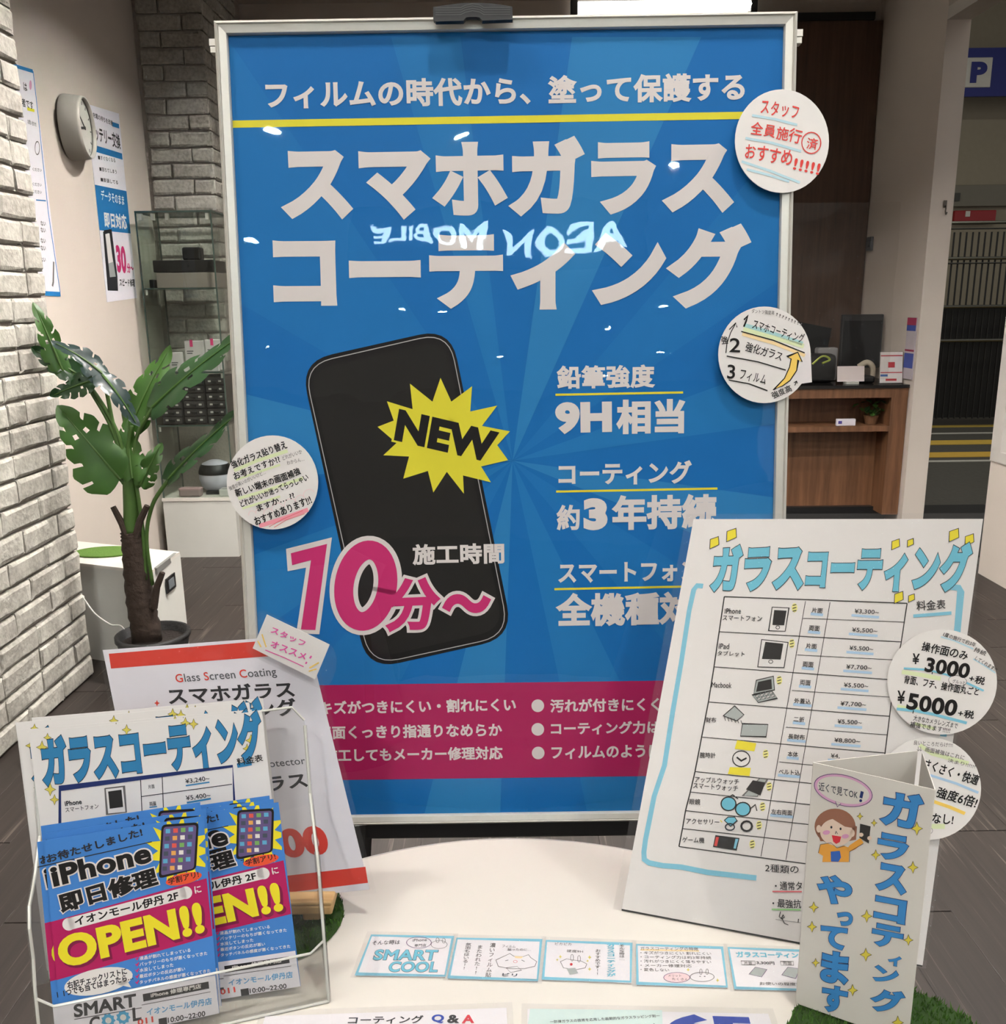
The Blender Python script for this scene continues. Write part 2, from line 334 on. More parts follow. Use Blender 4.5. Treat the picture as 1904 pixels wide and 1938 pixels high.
SHEETS = {
'sign': dict(c=[(-0.2981,0.9579,0.6982), (0.3219,0.9573,0.7001), (0.3193,1.0547,1.5958), (-0.3007,1.0553,1.5939)], W=620.00, H=901.00,
  pr=[
  ('P','ray0',0,[(617.7,534.6),(310.83,428.11),(619.25,466.67)]),
  ('P','ray1',0,[(612.18,776.94),(310.83,428.11),(615.59,627.2)]),
  ('P','ray2',0,[(381.02,881.32),(310.83,428.11),(519.34,879.21)]),
  ('P','ray0',0,[(187.05,884.27),(310.83,428.11),(261.48,883.14)]),
  ('P','ray1',0,[(-0.42,614.19),(310.83,428.11),(13.64,882.98)]),
  ('P','ray2',0,[(-1,411.1),(310.83,428.11),(-1,510.98)]),
  ('P','ray0',0,[(-1,224.4),(310.83,428.11),(-1,319.9)]),
  ('P','ray1',0,[(-1,12.9),(91.08,11.48),(310.83,428.11),(-1,114.4)]),
  ('P','ray2',0,[(290.27,8.41),(310.83,428.11),(200.28,9.8)]),
  ('P','ray0',0,[(509.66,5.02),(310.83,428.11),(394.15,6.8)]),
  ('P','ray1',0,[(621,227.68),(310.83,428.11),(621,47.15)]),
  ('P','ray2',0,[(621,379.65),(310.83,428.11),(621,297.24)]),
  ('P','poster_yellow',1,[(9.36,801.26),(611.61,801.96),(611.78,794.41),(8.97,793.76)]),
  ('T','フィルムの時代から、塗って保護する','print_white',2,49.96,812.28,516.89,0.83,-0.05,29.92,0.036,0,0,'',0),
  ('T','スマホガラス','print_white',2,61.19,694.15,496.11,0.83,-0.14,85.11,0.055,0,0,'',0),
  ('T','コーティング','print_white',2,48.61,597.67,527.88,-4.06,0.7,91.08,0.055,0,0,'',0),
  ('P','phone_edge',1,[(81.33,507.25),(80.39,516.86),(81.18,525.31),(83.71,532.59),(87.96,538.72),(93.93,543.68),(101.63,547.5),(111.05,550.18),(208.37,570.07),(218,571.29),(226.42,570.77),(233.65,568.51),(239.68,564.52),(244.52,558.77),(248.17,551.28),(250.63,542.01),(302.18,261.37),(303.27,251.13),(302.57,242.1),(300.06,234.28),(295.75,227.69),(289.62,222.33),(281.68,218.2),(271.94,215.31),(175.57,194.75),(165.49,193.41),(156.65,193.97),(149.06,196.43),(142.73,200.78),(137.65,207.01),(133.83,215.12),(131.28,225.1)]),
  ('P','black',2,[(83.31,507.19),(82.4,516.18),(83.12,524.08),(85.45,530.9),(89.41,536.63),(94.99,541.28),(102.18,544.87),(110.99,547.38),(209.43,567.62),(218.44,568.77),(226.31,568.3),(233.07,566.19),(238.7,562.45),(243.21,557.08),(246.6,550.06),(248.88,541.39),(299.69,260.23),(300.68,250.65),(300,242.21),(297.63,234.92),(293.57,228.79),(287.82,223.82),(280.38,220.02),(271.25,217.38),(175.77,197.74),(166.33,196.56),(158.04,197.13),(150.93,199.47),(144.98,203.57),(140.2,209.42),(136.6,217.01),(134.17,226.34)]),
  ('L','phone_line',3,0.98,[(84.56,506.56),(83.67,515.25),(84.34,522.88),(86.59,529.47),(90.4,535.02),(95.78,539.54),(102.71,543.03),(111.22,545.48),(209.39,566.03),(218.08,567.17),(225.68,566.74),(232.19,564.72),(237.63,561.13),(241.98,555.95),(245.26,549.18),(247.45,540.81),(298.09,260.28),(299.05,251.03),(298.39,242.88),(296.1,235.85),(292.18,229.93),(286.63,225.13),(279.45,221.45),(270.64,218.9),(175.85,199.38),(166.73,198.23),(158.73,198.79),(151.85,201.04),(146.1,204.99),(141.48,210.64),(137.99,217.96),(135.63,226.97),(84.56,506.56)]),
  ('P','phone_screen',3,[(88.88,506.96),(88.16,516.27),(89.87,523.99),(94.02,530.11),(100.6,534.64),(109.6,537.6),(212,559.35),(221.32,560.29),(228.97,558.79),(234.96,554.85),(239.29,548.46),(241.95,539.6),(292.77,260.5),(293.48,250.56),(291.7,242.3),(287.41,235.72),(280.62,230.85),(271.32,227.68),(174.3,206.36),(164.54,205.35),(156.48,206.97),(150.12,211.23),(145.48,218.12),(142.55,227.62)]),
  ('P','poster_yellow',4,[(170.69,497.15),(199.35,487.87),(197.11,516.37),(221.83,495.97),(231.55,522.23),(243.06,495.64),(266.64,512.31),(264.07,484.26),(294.55,490.43),(276.94,467.93),(308.3,461.39),(293.83,446),(305.79,428.92),(275.09,422.25),(286,404.07),(254.48,412.34),(255.07,391.4),(236.19,416.72),(220.3,393.37),(214.79,418.07),(186.57,409.7),(193.82,434.72),(164.73,436.59),(180.01,450.18),(159.25,468.73),(177.72,475.51)]),
  ('T','NEW','poster_yellow',5,177.05,453.27,112.36,-28.18,7.13,35.24,0.055,0,0,'',0.05),
  ('T','NEW','black',6,177.05,453.27,112.36,-28.18,7.13,35.24,0.055,0,0,'',0),
  ('P','print_white',4,[(49.98,331.1),(103.09,343.64),(84.12,230.4),(57.46,231.88),(71.96,308.99),(50.69,305.11)]),
  ('L','print_white',4,32.72,[(164.35,282.56),(163.12,277.16),(161.5,271.92),(159.5,266.94),(157.16,262.29),(154.53,258.06),(151.64,254.32),(148.55,251.13),(145.31,248.56),(141.97,246.65),(138.59,245.43),(135.24,244.92),(131.97,245.13),(128.83,246.06),(125.89,247.69),(123.18,250),(120.77,252.94),(118.69,256.45),(116.97,260.49),(115.65,264.98),(114.74,269.84),(114.27,274.98),(114.24,280.32),(114.64,285.77),(115.48,291.23),(116.73,296.61),(118.38,301.81),(120.39,306.76),(122.74,311.36),(125.37,315.54),(128.25,319.22),(131.33,322.36),(134.55,324.88),(137.86,326.76),(141.2,327.96),(144.52,328.46),(147.76,328.25),(150.87,327.34),(153.79,325.74),(156.48,323.47),(158.88,320.58),(160.97,317.12),(162.69,313.13),(164.03,308.7),(164.96,303.88),(165.46,298.77),(165.53,293.46),(165.15,288.02),(164.35,282.56),(163.12,277.16)]),
  ('P','magenta',6,[(55.33,326.01),(97.23,336.22),(79.74,235.6),(63.08,236.49),(78.12,317.7),(56.17,312.17)]),
  ('L','magenta',6,21.95,[(164.35,282.56),(163.12,277.16),(161.5,271.92),(159.5,266.94),(157.16,262.29),(154.53,258.06),(151.64,254.32),(148.55,251.13),(145.31,248.56),(141.97,246.65),(138.59,245.43),(135.24,244.92),(131.97,245.13),(128.83,246.06),(125.89,247.69),(123.18,250),(120.77,252.94),(118.69,256.45),(116.97,260.49),(115.65,264.98),(114.74,269.84),(114.27,274.98),(114.24,280.32),(114.64,285.77),(115.48,291.23),(116.73,296.61),(118.38,301.81),(120.39,306.76),(122.74,311.36),(125.37,315.54),(128.25,319.22),(131.33,322.36),(134.55,324.88),(137.86,326.76),(141.2,327.96),(144.52,328.46),(147.76,328.25),(150.87,327.34),(153.79,325.74),(156.48,323.47),(158.88,320.58),(160.97,317.12),(162.69,313.13),(164.03,308.7),(164.96,303.88),(165.46,298.77),(165.53,293.46),(165.15,288.02),(164.35,282.56),(163.12,277.16)]),
  ('T','分','print_white',5,158.9,231.39,62.65,1.6,7.18,63.54,0.04,0,0,'',0.055),
  ('T','分','magenta',7,158.9,231.39,62.65,1.6,7.18,63.54,0.04,0,0,'',0),
  ('T','〜','print_white',5,227.21,251.66,57.28,1.67,-0.68,23.32,0.05,0,0,'',0.06),
  ('T','〜','magenta',7,227.21,251.66,57.28,1.67,-0.68,23.32,0.05,0,0,'',0),
  ('T','施工時間','print_white',4,194.45,309.62,105.46,0.06,-0.01,24.69,0.035,0,0,'',0),
  ('T','鉛筆強度','print_white',2,361.55,507.45,110.42,-0.09,0.02,26.33,0.036,0,0,'',0),
  ('L','poster_yellow',1,2.42,[(360.08,501.47),(503.3,501.88)]),
  ('T','9H','print_white',2,359.72,457.16,63.78,0.44,-0.25,35.89,0.06,0,0,'',0),
  ('T','相当','print_white',2,428.16,456.11,77.78,0.02,-0.01,38.7,0.045,0,0,'',0),
  ('T','コーティング','print_white',2,362.72,398.99,151.32,0.14,-0.02,26.61,0.036,0,0,'',0),
  ('L','poster_yellow',1,2.46,[(360,392.25),(543.35,392.93)]),
  ('T','約','print_white',2,360.25,347.59,26.75,0.42,-0.46,29.41,0.035,0,0,'',0),
  ('T','3','print_white',2,391.12,347.11,27.37,0.41,-0.55,36.83,0.07,0,0,'',0),
  ('T','年持続','print_white',2,423.01,346.21,120.35,0.23,-0.08,40.96,0.042,0,0,'',0),
  ('T','スマートフォン','print_white',2,361.41,286.02,162.05,0.46,-0.07,23.55,0.036,0,0,'',0),
  ('L','poster_yellow',1,2.49,[(357.01,279.33),(545.3,280.23)]),
  ('T','全機種対応','print_white',2,358.29,233.87,199.09,0.78,-0.16,40.79,0.042,0,0,'',0),
  ('P','magenta_band',1,[(-1,67.85),(-1,169.58),(621,168.47),(621,52.18),(-0.94,53.65)]),
  ('T','キズがつきにくい・割れにくい','print_white',2,81.02,133.69,229.79,0.7,-0.05,16.44,0.034,0,0,'',0),
  ('T','画面くっきり指通りなめらか','print_white',2,78.36,103.44,215.85,0.44,-0.03,16.56,0.034,0,0,'',0),
  ('T','施工してもメーカー修理対応','print_white',2,83.54,75.38,210.96,0.03,0,16.66,0.034,0,0,'',0),
  ('P','print_white',2,[(343.86,140.61),(343.47,138.23),(342.39,136.09),(340.72,134.41),(338.63,133.34),(336.32,133),(334.02,133.41),(331.95,134.54),(330.32,136.28),(329.28,138.45),(328.95,140.84),(329.34,143.21),(330.42,145.35),(332.09,147.03),(334.18,148.09),(336.48,148.43),(338.78,148.02),(340.85,146.89),(342.48,145.16),(343.52,143)]),
  ('P','print_white',2,[(343.58,111.89),(343.19,109.5),(342.1,107.35),(340.43,105.65),(338.33,104.58),(336.01,104.23),(333.7,104.65),(331.63,105.79),(329.99,107.53),(328.95,109.72),(328.61,112.12),(329.01,114.52),(330.1,116.66),(331.77,118.35),(333.86,119.42),(336.18,119.77),(338.48,119.35),(340.56,118.22),(342.19,116.48),(343.23,114.3)]),
  ('P','print_white',2,[(343.78,82.98),(343.39,80.57),(342.3,78.4),(340.62,76.7),(338.51,75.62),(336.19,75.27),(333.87,75.69),(331.79,76.83),(330.15,78.59),(329.11,80.79),(328.77,83.21),(329.16,85.62),(330.25,87.78),(331.93,89.48),(334.03,90.56),(336.36,90.9),(338.67,90.49),(340.75,89.35),(342.39,87.59),(343.43,85.4)]),
  ('P','print_white',2,[(72.83,139.56),(72.36,137.17),(71.22,135.04),(69.49,133.35),(67.37,132.29),(65.04,131.94),(62.75,132.36),(60.72,133.49),(59.14,135.22),(58.17,137.39),(57.91,139.79),(58.37,142.16),(59.53,144.3),(61.25,145.98),(63.37,147.04),(65.69,147.38),(67.98,146.97),(70.01,145.84),(71.59,144.11),(72.56,141.95)]),
  ('P','print_white',2,[(72.38,111.06),(71.92,108.66),(70.77,106.51),(69.04,104.82),(66.91,103.74),(64.57,103.4),(62.28,103.81),(60.23,104.95),(58.65,106.7),(57.68,108.88),(57.42,111.29),(57.88,113.69),(59.04,115.83),(60.77,117.53),(62.9,118.6),(65.22,118.94),(67.52,118.52),(69.56,117.39),(71.14,115.65),(72.12,113.47)]),
  ('P','print_white',2,[(72.4,81.87),(71.94,79.45),(70.78,77.29),(69.05,75.58),(66.9,74.5),(64.57,74.15),(62.26,74.57),(60.21,75.72),(58.62,77.47),(57.65,79.67),(57.38,82.1),(57.85,84.51),(59.01,86.67),(60.74,88.37),(62.88,89.45),(65.22,89.8),(67.52,89.38),(69.57,88.24),(71.16,86.48),(72.13,84.29)]),
  ('T','汚れが付きにくく','print_white',2,350.76,132.03,128.08,0.27,-0.03,16.43,0.034,0,0,'',0),
  ('T','コーティング力は','print_white',2,351.48,104.5,128,0.03,0,16.03,0.034,0,0,'',0),
  ('T','フィルムのように','print_white',2,351.94,75.03,128.43,0.29,-0.04,16.14,0.034,0,0,'',0)]),
'sticker_a': dict(c=[(0.252,1.0242,1.4087), (0.3607,1.0239,1.4073), (0.357,1.0361,1.52), (0.2499,1.0364,1.5213)], W=107.93, H=113.40,
  outline=[(104.53,57.1),(104.09,50.12),(102.8,43.25),(100.68,36.6),(97.75,30.3),(94.08,24.45),(89.72,19.15),(84.75,14.49),(79.25,10.56),(73.31,7.44),(67.05,5.16),(60.57,3.78),(53.97,3.32),(47.37,3.78),(40.88,5.16),(34.62,7.44),(28.69,10.56),(23.19,14.49),(18.22,19.15),(13.86,24.45),(10.18,30.3),(7.26,36.6),(5.13,43.25),(3.84,50.12),(3.41,57.1),(3.84,64.07),(5.13,70.91),(7.26,77.5),(10.18,83.73),(13.86,89.49),(18.22,94.7),(23.19,99.26),(28.69,103.1),(34.62,106.16),(40.88,108.38),(47.37,109.72),(53.97,110.17),(60.57,109.72),(67.05,108.38),(73.31,106.16),(79.25,103.1),(84.75,99.26),(89.72,94.7),(94.08,89.49),(97.75,83.73),(100.68,77.5),(102.8,70.91),(104.09,64.07)],
  pr=[
  ('T','スタッフ','red_pen',3,30.38,85.12,40.41,-5.97,2.18,14.73,0.012,0.5,0,'',0),
  ('T','全員施行','red_pen',3,18.99,63.36,54.93,-9.56,2.61,15.02,0.012,0.5,0,'',0),
  ('T','済','red_pen',3,79.62,49.16,11.95,-1.64,1.64,11.91,0.012,0,0,'',0),
  ('L','red_pen',3,1.14,[(95.55,55.17),(95.05,51.79),(93.6,48.74),(91.33,46.32),(88.47,44.76),(85.31,44.23),(82.14,44.76),(79.29,46.32),(77.02,48.74),(75.56,51.79),(75.06,55.17),(75.56,58.55),(77.02,61.59),(79.29,64),(82.14,65.55),(85.31,66.09),(88.47,65.55),(91.33,64),(93.6,61.59),(95.05,58.55),(95.55,55.17),(95.05,51.79)]),
  ('T','おすすめ','red_pen',3,13.3,38.74,50.38,-7.69,2.48,16.24,0.012,0.5,0,'',0),
  ('T','!!!!!','red_pen',3,65.39,27.75,27.89,-6.06,2.57,11.81,0.02,0,0,'',0),
  ('L','pale_blue',1,2.56,[(21.84,83.49),(46.03,79.69),(70.22,73.71)]),
  ('L','pale_blue',1,2.56,[(14.73,60.09),(43.19,55.17),(74.49,46.42)]),
  ('L','pale_blue',1,2.56,[(10.46,36),(40.34,26.38),(73.07,13.97)]),
  ('L','pale_blue',1,2.56,[(16.15,27.75),(40.34,21.69),(61.69,15.08)])]),
'sticker_b': dict(c=[(0.2376,0.9998,1.184), (0.3476,0.9995,1.1827), (0.3443,1.0116,1.2944), (0.2358,1.0119,1.2957)], W=109.25, H=112.43,
  outline=[(105.75,56.6),(105.31,49.71),(104,42.93),(101.85,36.36),(98.9,30.14),(95.18,24.36),(90.77,19.13),(85.74,14.53),(80.18,10.66),(74.19,7.57),(67.86,5.33),(61.3,3.96),(54.62,3.51),(47.95,3.96),(41.39,5.33),(35.06,7.57),(29.06,10.66),(23.5,14.53),(18.48,19.13),(14.07,24.36),(10.35,30.14),(7.4,36.36),(5.25,42.93),(3.94,49.71),(3.51,56.6),(3.94,63.48),(5.25,70.23),(7.4,76.74),(10.35,82.9),(14.07,88.59),(18.48,93.74),(23.5,98.24),(29.06,102.04),(35.06,105.05),(41.39,107.25),(47.95,108.58),(54.62,109.02),(61.3,108.58),(67.86,107.25),(74.19,105.05),(80.18,102.04),(85.74,98.24),(90.77,93.74),(95.18,88.59),(98.9,82.9),(101.85,76.74),(104,70.23),(105.31,63.48)],
  tab=[(102.28,60.61),(105.78,54.56),(107.01,26.59),(93.69,24.64),(86.94,30.25)],
  pr=[
  ('L','pale_teal',1,4.3,[(32.32,88.95),(65.46,79.33),(96.76,68.77)]),
  ('L','pale_green',1,4.91,[(31.09,84.75),(65.46,75.11),(97.99,66.06)]),
  ('L','pale_orange',1,3.68,[(29.87,79.33),(65.46,69.08),(99.21,55.77)]),
  ('L','black',3,1.84,[(31.83,94.66),(35.7,98.68),(34.16,93.16),(31.58,87.15)]),
  ('T','スマホコーティング','black',3,40.3,85.23,55.85,-16.87,3.3,10.92,0.008,0.6,0,'',0),
  ('L','black',3,1.23,[(28.64,82.04),(64.23,72.4),(98.91,58.68)]),
  ('T','2','black',3,15.44,59.71,11.97,-0.61,0.78,15.38,0.012,0,0,'',0),
  ('T','強化ガラス','black',3,32.32,60.49,40.2,-11.09,2.97,10.78,0.008,0.6,0,'',0),
  ('L','black',3,1.23,[(12.68,55.29),(47.05,48.98),(78.04,39.87)]),
  ('T','3','black',3,12.99,30.56,8.59,-0.43,0.77,15.49,0.012,0,0,'',0),
  ('T','フィルム','black',3,26.18,30.13,28.84,-6.71,2.48,10.67,0.008,0.6,0,'',0),
  ('L','black',3,1.23,[(14.83,29.03),(37.84,24.76),(57.79,17.31)]),
  ('P','arrow_yellow',2,[(64.23,18.04),(76.51,30.86),(82.03,43.03),(83.87,52.14),(79.27,54.56),(91.23,59.4),(96.14,48.8),(91.85,50.92),(90.01,39.38),(82.64,28.42),(74.05,22.32)]),
  ('L','black',3,1.1,[(64.23,18.04),(76.51,30.86),(82.03,43.03),(83.87,52.14),(79.27,54.56),(91.23,59.4),(96.14,48.8),(91.85,50.92),(90.01,39.38),(82.64,28.42),(74.05,22.32),(64.23,18.04),(76.51,30.86)]),
  ('T','強度高','black',3,64.23,7.94,21.17,8.75,-3.04,7.36,0.012,0.4,0,'',0),
  ('L','black',3,0.86,[(87.86,22.93),(90.01,27.81)]),
  ('L','black',3,0.86,[(86.94,25.98),(90.01,27.81),(90.93,25.37)]),
  ('L','black',3,0.98,[(11.76,58.5),(12.99,69.08),(16.98,80.53),(22.81,91.36)]),
  ('L','black',3,0.98,[(15.44,84.02),(22.81,91.36),(24.04,86.43)]),
  ('T','強','black',3,7.16,67.75,7.24,0.72,-0.9,9,0.012,0,0,'',0),
  ('T','ダントツ強度高','pen_gray',3,39.99,101.85,25.16,-2.1,0.4,4.77,0.006,0.4,0,'',0),
  ('T','!!!!!!!!!','pen_gray',3,66.69,99.16,28.23,-11.4,1.35,3.33,0.004,0.4,0,'',0)]),
'sticker_c': dict(c=[(-0.3167,0.9859,1.0496), (-0.2061,0.9856,1.0482), (-0.2019,0.9978,1.1608), (-0.3111,0.9981,1.1621)], W=109.92, H=113.34,
  outline=[(106.36,57.05),(105.92,50.12),(104.6,43.29),(102.44,36.69),(99.47,30.43),(95.74,24.61),(91.3,19.35),(86.25,14.72),(80.66,10.82),(74.63,7.72),(68.26,5.46),(61.67,4.09),(54.96,3.63),(48.25,4.09),(41.66,5.46),(35.29,7.72),(29.26,10.82),(23.67,14.72),(18.62,19.35),(14.19,24.61),(10.45,30.43),(7.48,36.69),(5.32,43.29),(4,50.12),(3.56,57.05),(4,63.98),(5.32,70.77),(7.48,77.32),(10.45,83.51),(14.19,89.25),(18.62,94.42),(23.67,98.96),(29.26,102.78),(35.29,105.81),(41.66,108.02),(48.25,109.36),(54.96,109.81),(61.67,109.36),(68.26,108.02),(74.63,105.81),(80.66,102.78),(86.25,98.96),(91.3,94.42),(95.74,89.25),(99.47,83.51),(102.44,77.32),(104.6,70.77),(105.92,63.98)],
  pr=[
  ('L','pale_green',1,3.93,[(11.98,70.4),(37.54,81.54),(72.27,92.64)]),
  ('L','pale_green',1,2.62,[(13.94,59.9),(32.29,66.47),(63.75,76.96)]),
  ('L','pale_green',1,3.6,[(16.57,38.81),(44.09,46.73),(89.31,61.87)]),
  ('L','pale_green',1,2.62,[(21.15,27.56),(44.09,34.84),(63.75,41.45)]),
  ('L','pale_pink',2,0.59,[(28.6,19.57),(28.36,21.02),(28.66,22.45),(29.45,23.68),(30.63,24.54),(32.04,24.9),(33.48,24.72),(34.75,24.03),(35.7,22.92)]),
  ('L','pale_pink',2,0.59,[(36.5,21.33),(36.23,23.02),(36.57,24.69),(37.5,26.13),(38.87,27.12),(40.51,27.55),(42.19,27.34),(43.68,26.54),(44.78,25.24)]),
  ('L','pale_pink',2,0.59,[(45.72,20.44),(45.4,22.37),(45.8,24.29),(46.85,25.92),(48.43,27.06),(50.3,27.55),(52.22,27.31),(53.92,26.39),(55.18,24.91)]),
  ('L','pale_pink',2,0.59,[(54.66,24.52),(54.25,27.05),(54.77,29.56),(56.16,31.7),(58.22,33.2),(60.68,33.83),(63.2,33.53),(65.43,32.32),(67.09,30.37)]),
  ('L','pale_pink',2,0.59,[(68.77,29.04),(68.34,31.69),(68.88,34.32),(70.34,36.56),(72.5,38.13),(75.07,38.79),(77.71,38.47),(80.06,37.21),(81.79,35.17)]),
  ('L','pale_pink',2,0.59,[(81.14,34.79),(80.79,36.95),(81.23,39.1),(82.42,40.94),(84.19,42.21),(86.3,42.76),(88.46,42.49),(90.38,41.46),(91.79,39.8)]),
  ('L','pale_pink',2,0.59,[(90.36,40.51),(89.96,42.91),(90.46,45.29),(91.78,47.33),(93.74,48.75),(96.09,49.35),(98.48,49.06),(100.62,47.91),(102.19,46.07)]),
  ('L','marker_pink',1,4.91,[(40.16,7.64),(63.75,14.95),(95.2,26.23)]),
  ('L','marker_red',2,0.66,[(51.3,6.64),(67.02,15.62),(89.31,25.24)]),
  ('L','marker_red',2,0.66,[(56.87,5.97),(70.3,14.29),(91.27,21.59)]),
  ('T','強化ガラス貼り替え','black',3,10.67,72.24,61.6,23.53,-3.5,9.17,0.022,0.5,0,'',0),
  ('T','お考えですか??','black',3,13.16,59.57,51.57,20,-3.21,8.27,0.022,0.5,0,'',0),
  ('T','どれがいいか','pen_gray',3,67.35,81.86,21.63,7.84,-1.78,4.92,0.006,0.4,0,'',0),
  ('T','わからん…','pen_gray',3,71.94,76.63,19.33,4.91,-1.13,4.44,0.006,0.4,0,'',0),
  ('T','強度が高いのがいいけど…','pen_gray',3,7.39,47.72,40.63,19.08,-2.24,4.77,0.006,0.4,0,'',0),
  ('T','新しい端末の画面補強','black',3,14.93,39.6,73.07,26.08,-3.33,9.32,0.025,0.5,0,'',0),
  ('T','どれがいいか迷ってらっしゃい','black',3,20.5,28.55,76.02,31.35,-3.28,7.95,0.022,0.5,0,'',0),
  ('T','ますか… ??','black',3,38.85,23.91,41.94,15.55,-2.76,7.45,0.022,0.5,0,'',0),
  ('T','おすすめあります!!!','black',3,37.01,7.5,63.43,25.68,-3.87,9.55,0.025,0.5,0,'',0)]),
'price': dict(c=[(0.1085,0.7638,0.721), (0.3685,0.6817,0.721), (0.4206,0.7598,1.1129), (0.1981,0.9148,1.0779)], W=273.05, H=400.37,
  pr=[
  ('T','ガラス','outline_dark',3,33.07,321.22,92.24,7.04,-3.7,48.49,0.055,0,0,'',0.016),
  ('T','ガラス','title_blue',4,33.07,321.22,92.24,7.04,-3.7,48.49,0.055,0,0,'',0),
  ('T','コーティング','outline_dark',3,126.86,328.34,141.06,5.5,-1.71,44.01,0.055,0,0,'',0.016),
  ('T','コーティング','title_blue',4,126.86,328.34,141.06,5.5,-1.71,44.01,0.055,0,0,'',0),
  ('P','yellow',2,[(24.4,376.58),(32.71,379.77),(34.66,371.06),(25.75,366.5)]),
  ('L','outline_dark',3,0.66,[(24.4,376.58),(32.71,379.77),(34.66,371.06),(25.75,366.5),(24.4,376.58),(32.71,379.77)]),
  ('P','yellow',2,[(40.81,385.23),(49.81,388.65),(51.86,379.16),(42.2,374.25)]),
  ('L','outline_dark',3,0.65,[(40.81,385.23),(49.81,388.65),(51.86,379.16),(42.2,374.25),(40.81,385.23),(49.81,388.65)]),
  ('P','yellow',2,[(199.26,377.42),(205.31,379.93),(206.48,373.08),(199.93,369.5)]),
  ('L','outline_dark',3,0.53,[(199.26,377.42),(205.31,379.93),(206.48,373.08),(199.93,369.5),(199.26,377.42),(205.31,379.93)]),
  ('P','yellow',2,[(212.42,378.55),(217.05,380.48),(217.94,375.2),(212.93,372.45)]),
  ('L','outline_dark',3,0.52,[(212.42,378.55),(217.05,380.48),(217.94,375.2),(212.93,372.45),(212.42,378.55),(217.05,380.48)]),
  ('P','yellow',2,[(245.91,387.09),(252.84,389.97),(254.17,381.92),(246.67,377.76)]),
  ('L','outline_dark',3,0.5,[(245.91,387.09),(252.84,389.97),(254.17,381.92),(246.67,377.76),(245.91,387.09),(252.84,389.97)]),
  ('P','yellow',2,[(259.09,382.71),(265.27,385.33),(266.47,378.09),(259.77,374.33)]),
  ('L','outline_dark',3,0.49,[(259.09,382.71),(265.27,385.33),(266.47,378.09),(259.77,374.33),(259.09,382.71),(265.27,385.33)]),
  ('P','yellow',2,[(207.67,328.94),(214.3,331.95),(215.58,324.45),(208.41,320.23)]),
  ('L','outline_dark',3,0.52,[(207.67,328.94),(214.3,331.95),(215.58,324.45),(208.41,320.23),(207.67,328.94),(214.3,331.95)]),
  ('P','yellow',2,[(219.54,328.11),(224.12,330.21),(225,325),(220.05,322.07)]),
  ('L','outline_dark',3,0.52,[(219.54,328.11),(224.12,330.21),(225,325),(220.05,322.07),(219.54,328.11),(224.12,330.21)]),
  ('L','marker_blue',2,4.93,[(25.44,327.29),(19.02,327.4),(16.29,322.9),(15.39,301.17),(16.1,273.27),(16.8,245.65),(16.92,221.4),(17.03,197.34),(17.7,170.45),(18.35,143.82),(13.63,112.55),(12.78,70.13),(13.34,58.25),(14.99,51.58),(20.14,49.11),(33.36,48.85),(51.1,50.58),(76.82,50.06),(99.35,51.48),(121.5,52.88)]),
  ('L','marker_blue',2,5.23,[(251.83,337.96),(259.32,337.41),(261.39,333.86),(262.79,299.22),(262.83,275.88),(262.86,252.52),(262.89,229.12),(262.92,205.68)]),
  ('T','料金表','black',4,228,314.86,23.23,3.36,-1.29,8.9,0.01,0.3,0,'',0),
  ('L','marker_blue',2,2.96,[(225.68,310.02),(256.28,314.87)]),
  ('L','black',2,0.94,[(49.4,317.65),(75.86,318.22),(101.53,318.77),(126.44,319.3),(150.62,319.82),(174.11,320.31),(196.93,320.79),(219.11,321.26)]),
  ('L','black',2,0.75,[(50.11,281.79),(76.26,282.45),(101.67,283.08),(126.38,283.69),(150.4,284.28),(173.76,284.86),(196.5,285.42),(218.62,285.96)]),
  ('L','black',2,0.75,[(50.81,246.33),(76.44,247.07),(101.4,247.78),(125.71,248.48),(149.38,249.16),(172.46,249.82),(194.95,250.46),(216.87,251.09)]),
  ('L','black',2,0.74,[(51.08,211.2),(76.61,212.23),(101.5,213.24),(125.79,214.23),(149.48,215.19),(172.59,216.12),(195.15,217.04),(217.17,217.93)]),
  ('L','black',2,0.74,[(50.14,176.27),(75.77,177.51),(100.8,178.73),(125.25,179.92),(149.13,181.08),(172.45,182.23),(195.24,183.34),(217.51,184.44)]),
  ('L','black',2,0.74,[(49.31,142.28),(74.74,143.49),(99.6,144.68),(123.92,145.85),(147.7,146.99),(170.97,148.12),(193.74,149.22),(216.01,150.3)]),
  ('L','black',2,0.74,[(48.04,122.15),(73.34,123.46),(98.12,124.74),(122.37,126),(146.12,127.24),(169.37,128.45),(192.14,129.65),(214.43,130.83)]),
  ('L','black',2,0.74,[(46.47,103.88),(71.96,105.14),(96.92,106.39),(121.37,107.62),(145.33,108.83),(168.79,110.02),(191.78,111.19),(214.3,112.35)]),
  ('L','black',2,0.74,[(46.4,86.53),(71.8,88.01),(96.69,89.47),(121.09,90.91),(145.02,92.33),(168.47,93.74),(191.47,95.12),(214.01,96.48)]),
  ('L','black',2,0.92,[(45.94,69.2),(71.42,70.15),(96.41,71.1),(120.92,72.03),(144.96,72.95),(168.54,73.86),(191.66,74.76),(214.35,75.65)]),
  ('L','black',2,1.21,[(49.4,317.65),(50.11,281.79),(50.81,246.33),(51.08,211.2),(50.14,176.27),(49.31,142.28),(48.04,122.15),(46.47,103.88),(46.4,86.53),(45.94,69.2)]),
  ('L','black',2,0.87,[(219.11,321.26),(218.62,285.96),(216.87,251.09),(217.17,217.93),(217.51,184.44),(216.01,150.3),(214.43,130.83),(214.3,112.35),(214.01,96.48),(214.35,75.65)]),
